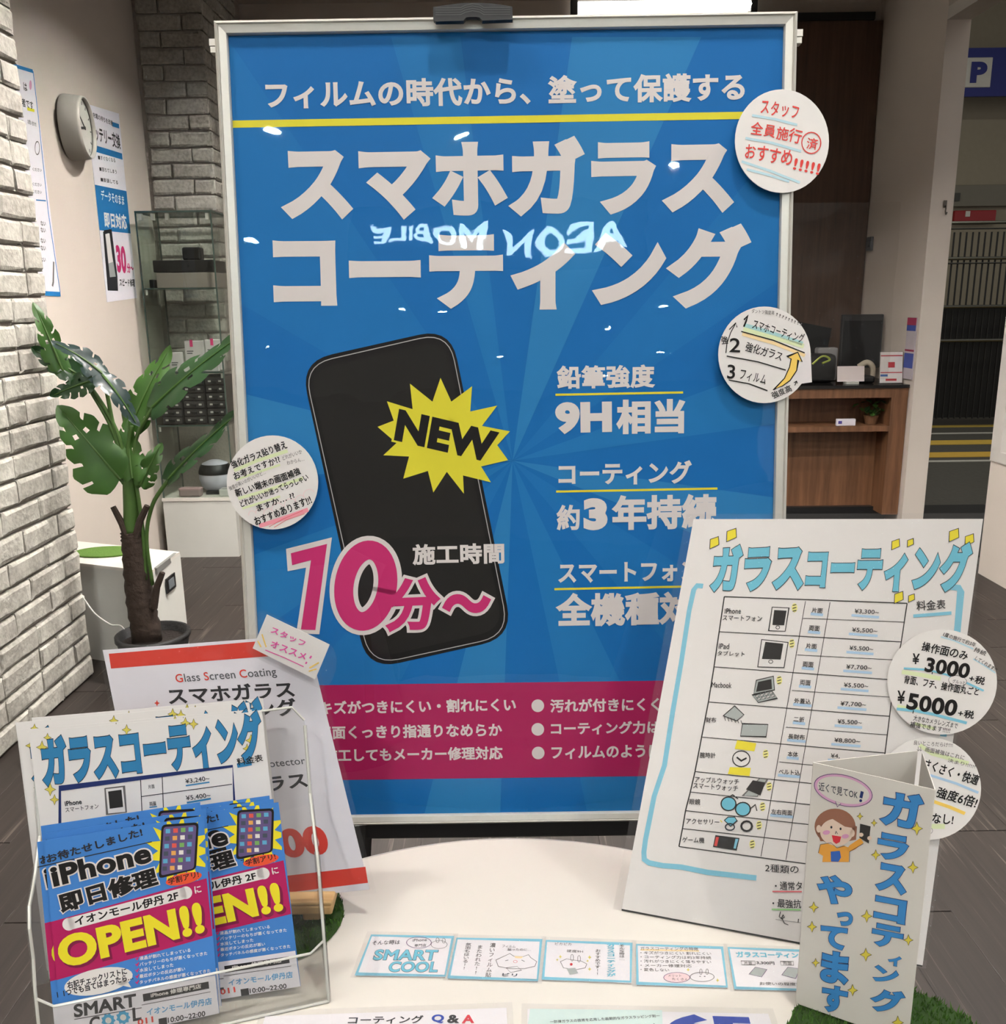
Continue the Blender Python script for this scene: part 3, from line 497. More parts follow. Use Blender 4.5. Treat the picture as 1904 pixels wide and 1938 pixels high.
  ('L','black',2,0.61,[(129.32,317.81),(128.63,292.96),(127.95,268.19),(127.28,243.51),(126.61,218.91),(125.95,194.4),(125.29,169.97),(124.64,145.64),(124,121.39),(123.36,97.24),(122.73,73.18)]),
  ('L','black',2,0.59,[(152.03,318.18),(151.34,293.47),(150.65,268.82),(149.96,244.23),(149.28,219.7),(148.61,195.24),(147.94,170.84),(147.27,146.5),(146.61,122.24),(145.96,98.04),(145.3,73.92)]),
  ('L','black',2,0.55,[(129.53,301.16),(152.86,301.93),(175.56,302.68),(197.65,303.4),(219.15,304.1)]),
  ('L','black',2,0.54,[(128.92,265.73),(151.99,266.66),(174.47,267.56),(196.38,268.43),(217.74,269.28)]),
  ('L','black',2,0.54,[(128.75,231.52),(151.65,232.49),(173.99,233.44),(195.8,234.37),(217.1,235.27)]),
  ('L','black',2,0.54,[(128.18,196.27),(151.21,197.48),(173.71,198.67),(195.7,199.83),(217.19,200.97)]),
  ('L','black',2,0.54,[(126.97,163.07),(150.2,164.09),(172.92,165.08),(195.15,166.06),(216.9,167.02)]),
  ('T','iPhone','black',4,52.52,300.29,16.39,1.13,-0.38,5.49,0.012,0,0,'',0),
  ('T','スマートフォン','black',4,51.54,293.47,39.24,1.84,-0.25,5.27,0.012,0,0,'',0),
  ('T','iPad','black',4,52.36,264.6,10.53,0.75,-0.38,5.41,0.012,0,0,'',0),
  ('T','タブレット','black',4,52.25,257.71,27.01,1.73,-0.32,4.99,0.012,0,0,'',0),
  ('T','Macbook','black',4,51.76,225.71,19.75,1.59,-0.43,5.33,0.012,0,0,'',0),
  ('T','財布','black',4,51.82,190.78,10.1,1.09,-0.57,5.25,0.012,0,0,'',0),
  ('T','腕時計','black',4,51.51,155.94,15.36,1.8,-0.65,5.58,0.012,0,0,'',0),
  ('T','アップルウォッチ','black',4,50.81,132.23,41.98,3.84,-0.51,5.55,0.012,0,0,'',0),
  ('T','スマートウォッチ','black',4,50.02,126.07,42.76,3.66,-0.47,5.54,0.012,0,0,'',0),
  ('T','眼鏡','black',4,49.03,110.29,10.49,1.28,-0.67,5.5,0.012,0,0,'',0),
  ('T','アクセサリー','black',4,49.14,91.75,31.23,4,-0.65,5.07,0.012,0,0,'',0),
  ('T','ゲーム機','black',4,48.41,73.58,20.86,2.78,-0.72,5.42,0.012,0,0,'',0),
  ('T','片面','black',4,136.42,307.04,9.94,-0.05,0.03,5.2,0.014,0,0,'',0),
  ('L','marker_pale_blue',1,2.63,[(135.8,306),(147.3,305.66)]),
  ('T','両面','black',4,136.34,289.68,9.72,0.06,-0.03,5.18,0.014,0,0,'',0),
  ('L','marker_pale_blue',1,2.63,[(135.72,288.64),(147,288.43)]),
  ('T','片面','black',4,135.85,272.54,9.89,0.17,-0.09,5.16,0.014,0,0,'',0),
  ('L','marker_pale_blue',1,2.63,[(135.23,271.49),(146.67,271.4)]),
  ('T','両面','black',4,135.45,254.84,9.67,0.27,-0.14,5.13,0.014,0,0,'',0),
  ('L','marker_pale_blue',1,2.62,[(134.83,253.78),(146.05,253.82)]),
  ('T','両面','black',4,135.21,237.39,9.65,0.36,-0.19,5.11,0.014,0,0,'',0),
  ('L','marker_pale_blue',1,2.62,[(134.59,236.33),(145.78,236.48)]),
  ('T','外蓋込','black',4,132.34,219.68,15.27,0.71,-0.24,5.1,0.014,0,0,'',0),
  ('L','marker_pale_blue',1,2.61,[(131.72,218.61),(148.54,219.13)]),
  ('T','二折','black',4,134.38,202.39,9.78,0.54,-0.28,5.07,0.014,0,0,'',0),
  ('L','marker_pale_blue',1,2.61,[(133.77,201.33),(145.09,201.68)]),
  ('T','長財布','black',4,131.61,185.51,15.2,0.97,-0.32,5.05,0.014,0,0,'',0),
  ('L','marker_pale_blue',1,2.6,[(131,184.45),(147.73,185.24)]),
  ('T','本体','black',4,133.54,169.12,9.36,0.66,-0.36,5.03,0.014,0,0,'',0),
  ('L','marker_pale_blue',1,2.61,[(132.93,168.05),(143.82,168.55)]),
  ('T','ベルト込','black',4,127.83,151.64,19.05,1.49,-0.39,5.02,0.014,0,0,'',0),
  ('L','marker_pale_blue',1,2.59,[(127.22,150.57),(147.8,151.91)]),
  ('T','左右両面','black',4,126.23,113.54,18.95,1.75,-0.46,4.97,0.014,0,0,'',0),
  ('L','marker_pale_blue',1,2.59,[(125.62,112.47),(146.09,114.09)]),
  ('T','¥3,300~','black',4,175.24,308.68,21.13,0.31,-0.07,4.67,0.01,0,0,'',0),
  ('L','marker_pale_blue',1,2.3,[(172.86,307.16),(196.98,306.92)]),
  ('T','¥5,500~','black',4,175.14,291.18,22.16,0.58,-0.12,4.65,0.01,0,0,'',0),
  ('L','marker_pale_blue',1,2.3,[(172.77,289.63),(197.91,289.71)]),
  ('T','¥5,500~','black',4,175.17,274.11,20.7,0.77,-0.17,4.64,0.01,0,0,'',0),
  ('L','marker_pale_blue',1,2.3,[(172.81,272.54),(196.49,272.84)]),
  ('T','¥7,700~','black',4,174.73,256.44,22.1,1.06,-0.22,4.62,0.01,0,0,'',0),
  ('L','marker_pale_blue',1,2.3,[(172.37,254.85),(197.45,255.47)]),
  ('T','¥5,500~','black',4,174.76,239.42,21.18,1.23,-0.27,4.61,0.01,0,0,'',0),
  ('L','marker_pale_blue',1,2.3,[(172.41,237.81),(196.56,238.62)]),
  ('T','¥7,700~','black',4,174.13,221.96,22.22,1.5,-0.31,4.59,0.01,0,0,'',0),
  ('L','marker_pale_blue',1,2.3,[(171.78,220.33),(196.96,221.45)]),
  ('T','¥5,500~','black',4,173.77,205.14,20.95,1.6,-0.35,4.58,0.01,0,0,'',0),
  ('L','marker_pale_blue',1,2.3,[(171.43,203.48),(195.34,204.72)]),
  ('T','¥8,800~','black',4,173.14,187.71,22.35,1.9,-0.39,4.56,0.01,0,0,'',0),
  ('L','marker_pale_blue',1,2.3,[(170.8,186.04),(196.1,187.6)]),
  ('T','¥4,','black',4,171.98,172.92,7.74,0.71,-0.42,4.55,0.01,0,0,'',0),
  ('L','marker_pale_blue',1,2.34,[(169.64,171.23),(180.35,171.62)]),
  ('P','paper',2,[(98.65,310.01),(114.75,310.24),(114.49,287.55),(98.73,286.71)]),
  ('L','black',3,0.79,[(98.65,310.01),(114.75,310.24),(114.49,287.55),(98.73,286.71),(98.65,310.01),(114.75,310.24)]),
  ('P','black',4,[(101.06,307.3),(112.97,307.48),(112.7,293.08),(101.45,292.63)]),
  ('L','black',4,0.59,[(108.69,290.74),(108.68,290.24),(108.49,289.77),(108.16,289.39),(107.7,289.12),(107.16,289),(106.61,289.04),(106.08,289.23),(105.64,289.55),(105.32,289.98),(105.16,290.47),(105.17,290.97),(105.36,291.44),(105.7,291.83),(106.15,292.09),(106.69,292.21),(107.25,292.18),(107.77,291.99),(108.22,291.66),(108.53,291.23),(108.69,290.74),(108.68,290.24)]),
  ('P','pale_yellow',1,[(122.69,310.95),(122.75,309.58),(122.54,308.33),(122.08,307.32),(121.42,306.65),(120.61,306.37),(119.74,306.53),(118.89,307.11),(118.15,308.04),(117.58,309.25),(117.25,310.6),(117.19,311.97),(117.4,313.23),(117.86,314.24),(118.53,314.92),(119.35,315.18),(120.22,315.02),(121.07,314.44),(121.81,313.5),(122.37,312.3)]),
  ('L','black',3,0.78,[(117.91,312.87),(121.27,314.09)]),
  ('L','black',3,0.78,[(118.31,310.06),(121.67,311.29)]),
  ('L','black',3,0.78,[(118.72,307.26),(122.07,308.49)]),
  ('P','paper',2,[(93.29,277.49),(118.79,276.83),(118.41,252.33),(93.56,250.63)]),
  ('L','black',3,0.79,[(93.29,277.49),(118.79,276.83),(118.41,252.33),(93.56,250.63),(93.29,277.49),(118.79,276.83)]),
  ('P','black',4,[(97.2,275.58),(114.51,275.25),(114.21,259.73),(96.35,258.62)]),
  ('L','black',4,0.59,[(107.13,257.03),(107.1,256.53),(106.89,256.06),(106.51,255.67),(106,255.39),(105.41,255.25),(104.8,255.27),(104.22,255.44),(103.74,255.75),(103.39,256.17),(103.22,256.65),(103.24,257.15),(103.46,257.63),(103.84,258.02),(104.35,258.3),(104.94,258.44),(105.56,258.42),(106.13,258.24),(106.62,257.93),(106.96,257.52),(107.13,257.03),(107.1,256.53)]),
  ('P','pale_yellow',1,[(125.09,276.37),(125.15,275.02),(124.94,273.77),(124.48,272.76),(123.82,272.07),(123.02,271.78),(122.16,271.92),(121.32,272.47),(120.58,273.39),(120.03,274.57),(119.7,275.9),(119.64,277.26),(119.85,278.51),(120.31,279.53),(120.97,280.21),(121.77,280.5),(122.64,280.36),(123.48,279.8),(124.21,278.89),(124.76,277.71)]),
  ('L','black',3,0.77,[(120.35,278.17),(123.68,279.46)]),
  ('L','black',3,0.77,[(120.75,275.39),(124.07,276.68)]),
  ('L','black',3,0.77,[(121.15,272.62),(124.47,273.92)]),
  ('P','icon_gray',2,[(94.15,237.52),(109.75,243.21),(112.66,230.11),(93.63,223.92)]),
  ('L','black',3,0.79,[(94.15,237.52),(109.75,243.21),(112.66,230.11),(93.63,223.92),(94.15,237.52),(109.75,243.21)]),
  ('P','black',4,[(96.16,236.12),(108.22,240.24),(110.2,230.83),(95.65,226.37)]),
  ('P','icon_gray',2,[(92.41,222.77),(110.24,229.23),(116.49,222.56),(99.35,216.34)]),
  ('L','black',3,0.78,[(92.41,222.77),(110.24,229.23),(116.49,222.56),(99.35,216.34),(92.41,222.77),(110.24,229.23)]),
  ('P','paper',4,[(95.4,222.71),(98.05,223.62),(99.43,222.38),(96.82,221.27)]),
  ('L','black',5,0.39,[(95.4,222.71),(98.05,223.62),(99.43,222.38),(96.82,221.27),(95.4,222.71),(98.05,223.62)]),
  ('P','paper',4,[(97.39,220.13),(100.02,221.04),(101.4,219.79),(98.79,218.68)]),
  ('L','black',5,0.39,[(97.39,220.13),(100.02,221.04),(101.4,219.79),(98.79,218.68),(97.39,220.13),(100.02,221.04)]),
  ('P','paper',4,[(99.55,224.2),(102.18,225.11),(103.56,223.86),(100.95,222.75)]),
  ('L','black',5,0.39,[(99.55,224.2),(102.18,225.11),(103.56,223.86),(100.95,222.75),(99.55,224.2),(102.18,225.11)]),
  ('P','paper',4,[(101.52,221.61),(104.15,222.52),(105.52,221.28),(102.92,220.17)]),
  ('L','black',5,0.39,[(101.52,221.61),(104.15,222.52),(105.52,221.28),(102.92,220.17),(101.52,221.61),(104.15,222.52)]),
  ('P','paper',4,[(103.68,225.68),(106.3,226.58),(107.67,225.33),(105.08,224.23)]),
  ('L','black',5,0.39,[(103.68,225.68),(106.3,226.58),(107.67,225.33),(105.08,224.23),(103.68,225.68),(106.3,226.58)]),
  ('P','paper',4,[(105.64,223.1),(108.26,224),(109.62,222.76),(107.03,221.66)]),
  ('L','black',5,0.39,[(105.64,223.1),(108.26,224),(109.62,222.76),(107.03,221.66),(105.64,223.1),(108.26,224)]),
  ('P','paper',4,[(107.79,227.15),(110.41,228.05),(111.77,226.81),(109.19,225.71)]),
  ('L','black',5,0.39,[(107.79,227.15),(110.41,228.05),(111.77,226.81),(109.19,225.71),(107.79,227.15),(110.41,228.05)]),
  ('P','paper',4,[(109.74,224.57),(112.35,225.47),(113.71,224.23),(111.13,223.13)]),
  ('L','black',5,0.39,[(109.74,224.57),(112.35,225.47),(113.71,224.23),(111.13,223.13),(109.74,224.57),(112.35,225.47)]),
  ('P','pale_yellow',1,[(118.42,240.13),(118.48,238.78),(118.27,237.54),(117.82,236.51),(117.16,235.82),(116.36,235.52),(115.5,235.64),(114.66,236.17),(113.92,237.06),(113.36,238.23),(113.04,239.55),(112.97,240.91),(113.18,242.16),(113.64,243.18),(114.3,243.88),(115.1,244.18),(115.97,244.05),(116.81,243.52),(117.54,242.62),(118.1,241.46)]),
  ('L','black',3,0.77,[(113.68,241.83),(117,243.18)]),
  ('L','black',3,0.77,[(114.09,239.07),(117.4,240.42)]),
  ('L','black',3,0.77,[(114.49,236.31),(117.8,237.67)]),
  ('P','icon_gray',2,[(77.24,210.45),(87.45,203.01),(81.49,196.21),(67.82,199.54)]),
  ('L','black',3,0.8,[(77.24,210.45),(87.45,203.01),(81.49,196.21),(67.82,199.54),(77.24,210.45),(87.45,203.01)]),
  ('L','black',4,0.6,[(68.88,199.27),(70.78,195.04)]),
  ('L','black',4,0.6,[(72.19,198.87),(74.05,194.85)]),
  ('L','black',4,0.6,[(75.49,198.48),(77.31,194.66)]),
  ('L','black',4,0.6,[(78.79,198.09),(80.56,194.48)]),
  ('L','black',4,0.59,[(82.06,197.7),(83.8,194.29)]),
  ('L','black',4,0.59,[(85.33,197.31),(87.03,194.1)]),
  ('P','icon_gray',2,[(87.39,194.35),(111.5,196.67),(111.3,184.73),(87.26,182.28)]),
  ('L','black',3,0.79,[(87.39,194.35),(111.5,196.67),(111.3,184.73),(87.26,182.28),(87.39,194.35),(111.5,196.67)]),
  ('P','paper',2,[(99.44,162.04),(99.39,159.7),(98.56,157.47),(97.02,155.58),(94.93,154.2),(92.49,153.47),(89.93,153.47),(87.5,154.18),(85.45,155.56),(83.97,157.46),(83.21,159.69),(83.25,162.05),(84.09,164.29),(85.64,166.19),(87.75,167.56),(90.22,168.28),(92.78,168.28),(95.21,167.54),(97.25,166.16),(98.7,164.26)]),
  ('L','black',3,0.98,[(99.44,162.04),(99.39,159.7),(98.56,157.47),(97.02,155.58),(94.93,154.2),(92.49,153.47),(89.93,153.47),(87.5,154.18),(85.45,155.56),(83.97,157.46),(83.21,159.69),(83.25,162.05),(84.09,164.29),(85.64,166.19),(87.75,167.56),(90.22,168.28),(92.78,168.28),(95.21,167.54),(97.25,166.16),(98.7,164.26),(99.44,162.04),(99.39,159.7)]),
  ('P','yellow',3,[(84.75,177.93),(103.2,177.47),(102.42,169.61),(83.69,169.37)]),
  ('P','yellow',3,[(81.9,151.51),(101.49,153.61),(101.51,145.7),(81,144.6)]),
  ('L','black',4,1.56,[(86.85,161.82),(91.65,158.92),(96.25,162.37)]),
  ('P','pale_yellow',1,[(115.94,168.95),(116,167.62),(115.8,166.38),(115.35,165.36),(114.7,164.65),(113.91,164.32),(113.06,164.41),(112.23,164.91),(111.5,165.77),(110.95,166.9),(110.62,168.2),(110.56,169.53),(110.76,170.77),(111.22,171.8),(111.87,172.51),(112.66,172.84),(113.51,172.74),(114.34,172.24),(115.07,171.38),(115.62,170.25)]),
  ('L','black',3,0.77,[(111.26,170.46),(114.54,171.91)]),
  ('L','black',3,0.77,[(111.66,167.75),(114.93,169.21)]),
  ('L','black',3,0.76,[(112.06,165.04),(115.33,166.5)]),
  ('P','icon_gray',2,[(111.29,145.21),(118.25,145.09),(111.51,127.96),(97.82,126.18)]),
  ('L','pen_gray',3,0.77,[(111.29,145.21),(118.25,145.09),(111.51,127.96),(97.82,126.18),(111.29,145.21),(118.25,145.09)]),
  ('P','black',4,[(105.13,142.3),(116.76,142.12),(114.22,129.17),(100.13,132.85)]),
  ('P','pale_yellow',1,[(123.5,139.24),(123.56,137.92),(123.35,136.69),(122.91,135.67),(122.27,134.96),(121.49,134.62),(120.65,134.7),(119.83,135.19),(119.12,136.03),(118.57,137.14),(118.26,138.43),(118.2,139.75),(118.4,140.98),(118.84,142.01),(119.49,142.72),(120.27,143.05),(121.11,142.97),(121.93,142.48),(122.64,141.64),(123.18,140.52)]),
  ('L','black',3,0.76,[(118.89,140.68),(122.12,142.16)]),
  ('L','black',3,0.76,[(119.28,138),(122.51,139.48)]),
  ('L','black',3,0.76,[(119.66,135.32),(122.89,136.8)]),
  ('P','title_blue',2,[(92.83,117.9),(92.79,115.88),(92.09,113.95),(90.78,112.3),(89,111.09),(86.92,110.43),(84.74,110.4),(82.67,110.99),(80.92,112.15),(79.66,113.76),(79.01,115.68),(79.04,117.7),(79.74,119.64),(81.06,121.29),(82.85,122.51),(84.95,123.16),(87.13,123.18),(89.2,122.59),(90.94,121.42),(92.19,119.8)]),
  ('L','black',3,1.17,[(92.83,117.9),(92.79,115.88),(92.09,113.95),(90.78,112.3),(89,111.09),(86.92,110.43),(84.74,110.4),(82.67,110.99),(80.92,112.15),(79.66,113.76),(79.01,115.68),(79.04,117.7),(79.74,119.64),(81.06,121.29),(82.85,122.51),(84.95,123.16),(87.13,123.18),(89.2,122.59),(90.94,121.42),(92.19,119.8),(92.83,117.9),(92.79,115.88)]),
  ('P','title_blue',2,[(106.86,115.07),(106.82,113.07),(106.11,111.15),(104.82,109.51),(103.06,108.3),(101,107.64),(98.85,107.61),(96.81,108.19),(95.09,109.34),(93.84,110.95),(93.21,112.85),(93.25,114.87),(93.95,116.79),(95.25,118.44),(97.03,119.65),(99.1,120.3),(101.26,120.33),(103.29,119.73),(105.01,118.58),(106.24,116.97)]),
  ('L','black',3,1.16,[(106.86,115.07),(106.82,113.07),(106.11,111.15),(104.82,109.51),(103.06,108.3),(101,107.64),(98.85,107.61),(96.81,108.19),(95.09,109.34),(93.84,110.95),(93.21,112.85),(93.25,114.87),(93.95,116.79),(95.25,118.44),(97.03,119.65),(99.1,120.3),(101.26,120.33),(103.29,119.73),(105.01,118.58),(106.24,116.97),(106.86,115.07),(106.82,113.07)]),
  ('L','black',4,0.96,[(92.95,117.13),(94.47,117.37)]),
  ('L','black',4,0.95,[(106.11,114.93),(110.76,120),(113.11,114.51)]),
  ('L','black',4,0.97,[(85.01,122.77),(88.46,125.89),(94.03,122.82)]),
  ('P','pale_yellow',1,[(120.22,119.57),(120.28,118.25),(120.08,117.02),(119.63,116),(118.99,115.29),(118.21,114.95),(117.38,115.02),(116.56,115.5),(115.84,116.33),(115.3,117.44),(114.98,118.72),(114.92,120.04),(115.12,121.27),(115.57,122.3),(116.21,123.01),(116.99,123.35),(117.83,123.27),(118.65,122.79),(119.36,121.96),(119.9,120.85)]),
  ('L','black',3,0.76,[(115.61,120.97),(118.84,122.47)]),
  ('L','black',3,0.76,[(116,118.3),(119.23,119.8)]),
  ('L','black',3,0.76,[(116.39,115.63),(119.62,117.13)]),
  ('P','title_blue',2,[(84.5,100.77),(87.46,104.41),(93.57,105.42),(96.37,102.35),(91.08,96.17)]),
  ('L','black',3,0.77,[(84.5,100.77),(87.46,104.41),(93.57,105.42),(96.37,102.35),(91.08,96.17),(84.5,100.77),(87.46,104.41)]),
  ('L','outline_dark',4,1.16,[(94.78,96.2),(94.72,95.22),(94.26,94.27),(93.44,93.43),(92.34,92.8),(91.07,92.44),(89.76,92.37),(88.52,92.61),(87.49,93.13),(86.76,93.88),(86.41,94.79),(86.47,95.78),(86.93,96.73),(87.76,97.56),(88.86,98.19),(90.13,98.56),(91.45,98.63),(92.68,98.39),(93.71,97.86),(94.43,97.11),(94.78,96.2),(94.72,95.22)]),
  ('L','black',4,1.91,[(110.68,99.65),(110.37,97.26),(108.83,95.28),(106.48,94.26),(103.95,94.46),(101.91,95.83),(100.91,98.01),(101.22,100.41),(102.76,102.39),(105.12,103.41),(107.66,103.2),(109.69,101.83),(110.68,99.65),(110.37,97.26)]),
  ('P','pale_yellow',1,[(119.53,101.92),(119.59,100.61),(119.39,99.38),(118.95,98.36),(118.31,97.64),(117.53,97.3),(116.7,97.37),(115.88,97.84),(115.17,98.67),(114.63,99.77),(114.31,101.04),(114.25,102.36),(114.45,103.59),(114.89,104.61),(115.54,105.33),(116.31,105.66),(117.15,105.59),(117.97,105.12),(118.68,104.29),(119.22,103.19)]),
  ('L','black',3,0.76,[(114.94,103.29),(118.16,104.8)]),
  ('L','black',3,0.75,[(115.33,100.63),(118.55,102.14)]),
  ('L','black',3,0.75,[(115.72,97.97),(118.93,99.48)]),
  ('L','yellow',4,0.78,[(80.64,100.33),(82.86,98.73)]),
  ('P','black',2,[(78.75,84.85),(100.74,86.25),(99.66,75.53),(77.97,74.9)]),
  ('L','black',3,0.97,[(78.75,84.85),(100.74,86.25),(99.66,75.53),(77.97,74.9),(78.75,84.85),(100.74,86.25)]),
  ('P','red_pen',4,[(79.25,84.15),(81.96,84.42),(81.37,75.69),(78.64,75.61)]),
  ('P','marker_blue',4,[(97.38,85.48),(100.05,85.74),(98.95,76.39),(96.82,76.41)]),
  ('P','pale_yellow',1,[(115.93,83.42),(115.99,82.11),(115.79,80.89),(115.35,79.87),(114.71,79.15),(113.94,78.8),(113.1,78.87),(112.29,79.33),(111.58,80.15),(111.03,81.25),(110.72,82.52),(110.65,83.83),(110.85,85.06),(111.3,86.08),(111.94,86.8),(112.71,87.14),(113.55,87.08),(114.36,86.61),(115.08,85.78),(115.62,84.69)]),
  ('L','black',3,0.76,[(111.34,84.76),(114.56,86.29)]),
  ('L','black',3,0.75,[(111.73,82.11),(114.95,83.64)]),
  ('L','black',3,0.75,[(112.12,79.46),(115.33,80.99)]),
  ('T','2種類の','black',4,128.38,59.4,29.62,3.84,-1,7.69,0.008,0.4,0,'',0),
  ('T','・通常タ','black',4,139.66,44.95,23.56,4.39,-1.45,7.78,0.008,0.4,0,'',0),
  ('L','marker_red',3,1.27,[(137.39,43.29),(163.02,47.87)]),
  ('T','・最強抗','black',4,139.41,28.86,25.06,3.83,-1.22,8,0.01,0.4,0,'',0),
  ('L','marker_green',3,1.46,[(138.97,27.03),(164.05,31.39)]),
  ('L','black',4,0.69,[(146.99,26.5),(146.45,21.78),(148.85,20.19),(151.05,22.15),(149.81,23.96),(148.71,21.19),(151.8,16.66),(155.36,15.82)]),
  ('L','pen_gray',4,0.39,[(143.61,18.68),(165.6,19.84)]),
  ('L','black',4,0.78,[(163.42,22.99),(163.5,19.43)])]),
'sticker_d': dict(c=[(0.3423,0.7443,0.9117), (0.423,0.7032,0.9318), (0.4258,0.7277,1.0236), (0.345,0.7704,1.0088)], W=92.69, H=97.82,
  outline=[(90.3,48.82),(89.94,42.8),(88.88,36.88),(87.13,31.18),(84.71,25.77),(81.67,20.77),(78.04,16.24),(73.88,12.27),(69.26,8.93),(64.24,6.27),(58.91,4.34),(53.35,3.16),(47.65,2.77),(41.92,3.16),(36.24,4.34),(30.73,6.27),(25.47,8.93),(20.56,12.27),(16.1,16.24),(12.17,20.76),(8.84,25.77),(6.18,31.17),(4.24,36.88),(3.07,42.79),(2.67,48.81),(3.07,54.84),(4.24,60.76),(6.18,66.48),(8.84,71.9),(12.17,76.93),(16.1,81.48),(20.56,85.47),(25.47,88.83),(30.73,91.51),(36.25,93.45),(41.92,94.64),(47.66,95.03),(53.35,94.64),(58.91,93.45),(64.24,91.51),(69.26,88.83),(73.88,85.47),(78.04,81.48),(81.67,76.93),(84.72,71.9),(87.13,66.48),(88.88,60.76),(89.94,54.84)],
  pr=[
  ('L','pale_green',1,3.69,[(14.97,57.69),(30.96,55.13),(46.65,51.71)]),
  ('L','pale_green',1,3.21,[(11.19,27.51),(18.19,26.09),(28.84,24.95)]),
  ('L','pale_blue',1,1.28,[(46.65,88.52),(56.95,85.38),(72.15,77.95)]),
  ('L','pale_blue',1,1.09,[(72.15,69.1),(80.14,63.68),(89.03,56.84)]),
  ('L','pale_green',1,2.6,[(25.66,12.45),(41.45,7.9)]),
  ('L','marker_blue',2,1.75,[(16.58,60.83),(36.22,59.58),(51.81,55.13),(64.58,49.43),(80.14,41.17)]),
  ('L','marker_blue',2,2.5,[(10.65,25.23),(25.66,23.81),(41.45,20.4),(67.11,12.9)]),
  ('T','操作面のみ','black',3,30.54,76.24,36.57,-8.56,1.95,8.34,0.02,0.4,0,'',0),
  ('T','¥','black',3,23.27,64.71,5.84,-0.46,0.73,9.39,0.02,0,0,'',0),
  ('T','3000','black',3,33.07,57.69,35.05,-6.55,2.57,13.74,0.035,0.3,0,'',0),
  ('L','black',3,0.73,[(39.89,57.69),(39.63,55.7)]),
  ('T','+税','black',3,68.12,49.15,12.02,-3.42,2.03,7.13,0.02,0.3,0,'',0),
  ('T','背面、フチ、操作面丸ごと','black',3,16.31,47.43,59.34,-11.39,1.45,7.56,0.02,0.4,0,'',0),
  ('T','¥','black',3,10.92,30.07,6.47,-0.28,0.5,11.37,0.02,0,0,'',0),
  ('T','5000','black',3,18.19,25.06,40.03,-7.22,2.68,14.84,0.035,0.3,0,'',0),
  ('L','black',3,0.74,[(24.6,24.1),(24.07,21.26)]),
  ('T','+税','black',3,59.75,18.41,12.39,-2.27,1.33,7.27,0.02,0.3,0,'',0),
  ('T','大きなカメラレンズまで','black',3,24.07,15,35.43,-7.38,1.1,5.29,0.008,0.4,0,'',0),
  ('T','補強できます!!!!!','black',3,21.4,9.32,32.21,-5.68,0.94,5.31,0.008,0.4,0,'',0),
  ('T','1度の施行で約3年','black',3,48.2,89.09,25.2,-9.71,1.48,3.84,0.008,0.3,0,'',0),
  ('T','持続','black',3,72.15,75.95,8.99,-4.17,1.73,3.73,0.008,0,0,'',0),
  ('T','してくれます!!!','black',3,72.9,68.53,16.14,-10.84,2.1,3.13,0.008,0.3,0,'',0),
  ('P','paper',3,[(67.04,48.78),(66.53,47.47),(65.38,46.4),(63.7,45.67),(61.66,45.36),(59.45,45.49),(57.29,46.04),(55.39,46.98),(53.94,48.2),(53.09,49.58),(52.91,51),(53.43,52.3),(54.6,53.37),(56.29,54.1),(58.35,54.42),(60.56,54.29),(62.71,53.73),(64.59,52.79),(66.02,51.58),(66.87,50.19)]),
  ('L','black',3,0.41,[(67.04,48.78),(66.53,47.47),(65.38,46.4),(63.7,45.67),(61.66,45.36),(59.45,45.49),(57.29,46.04),(55.39,46.98),(53.94,48.2),(53.09,49.58),(52.91,51),(53.43,52.3),(54.6,53.37),(56.29,54.1),(58.35,54.42),(60.56,54.29),(62.71,53.73),(64.59,52.79),(66.02,51.58),(66.87,50.19),(67.04,48.78),(66.53,47.47)]),
  ('T','グルっと','black',4,55.66,48.01,9.93,-1.71,0.58,3.37,0.006,0,0,'',0)]),
'sticker_e': dict(c=[(0.3307,0.7207,0.8202), (0.4119,0.6888,0.8402), (0.4145,0.7127,0.9303), (0.3331,0.7459,0.9145)], W=89.44, H=95.46,
  outline=[(86.99,47.64),(86.65,41.78),(85.61,36.02),(83.91,30.45),(81.56,25.19),(78.6,20.31),(75.08,15.9),(71.05,12.03),(66.57,8.77),(61.72,6.18),(56.57,4.3),(51.21,3.15),(45.72,2.77),(40.21,3.15),(34.76,4.3),(29.47,6.18),(24.43,8.77),(19.73,12.03),(15.47,15.9),(11.72,20.31),(8.55,25.19),(6.01,30.45),(4.17,36.01),(3.05,41.77),(2.67,47.64),(3.05,53.51),(4.17,59.28),(6.01,64.85),(8.55,70.13),(11.72,75.03),(15.47,79.46),(19.74,83.35),(24.43,86.63),(29.47,89.23),(34.76,91.13),(40.21,92.28),(45.73,92.67),(51.21,92.28),(56.57,91.13),(61.72,89.23),(66.58,86.63),(71.05,83.35),(75.08,79.46),(78.61,75.03),(81.56,70.14),(83.91,64.86),(85.61,59.28),(86.65,53.51)],
  pr=[
  ('L','pale_green',1,3.43,[(38.41,85.95),(48.27,78.44),(77.27,69.86)]),
  ('L','pale_green',1,4.37,[(47.78,14.73),(58.52,14.63)]),
  ('L','marker_pale_blue',1,2.12,[(41.38,61.28),(49.25,58.6),(67.7,52.17),(84.86,44.14)]),
  ('L','arrow_yellow',1,2.9,[(48.27,36.91),(62.88,31.3),(74.41,25.85)]),
  ('T','良いところだらけ!!!!','pen_gray',3,33.45,86.22,31.37,-2.42,0.31,4.02,0.008,0.4,0,'',0),
  ('T','画面補強はこれに','pen_gray',3,42.37,80.32,31.09,-7.78,1.11,4.43,0.012,0.4,0,'',0),
  ('T','決まり!!!!!!','pen_gray',3,60.46,71.2,21.57,-5.9,0.92,3.36,0.006,0.4,0,'',0),
  ('L','pen_gray',3,0.35,[(37.17,84.61),(37.17,81.12)]),
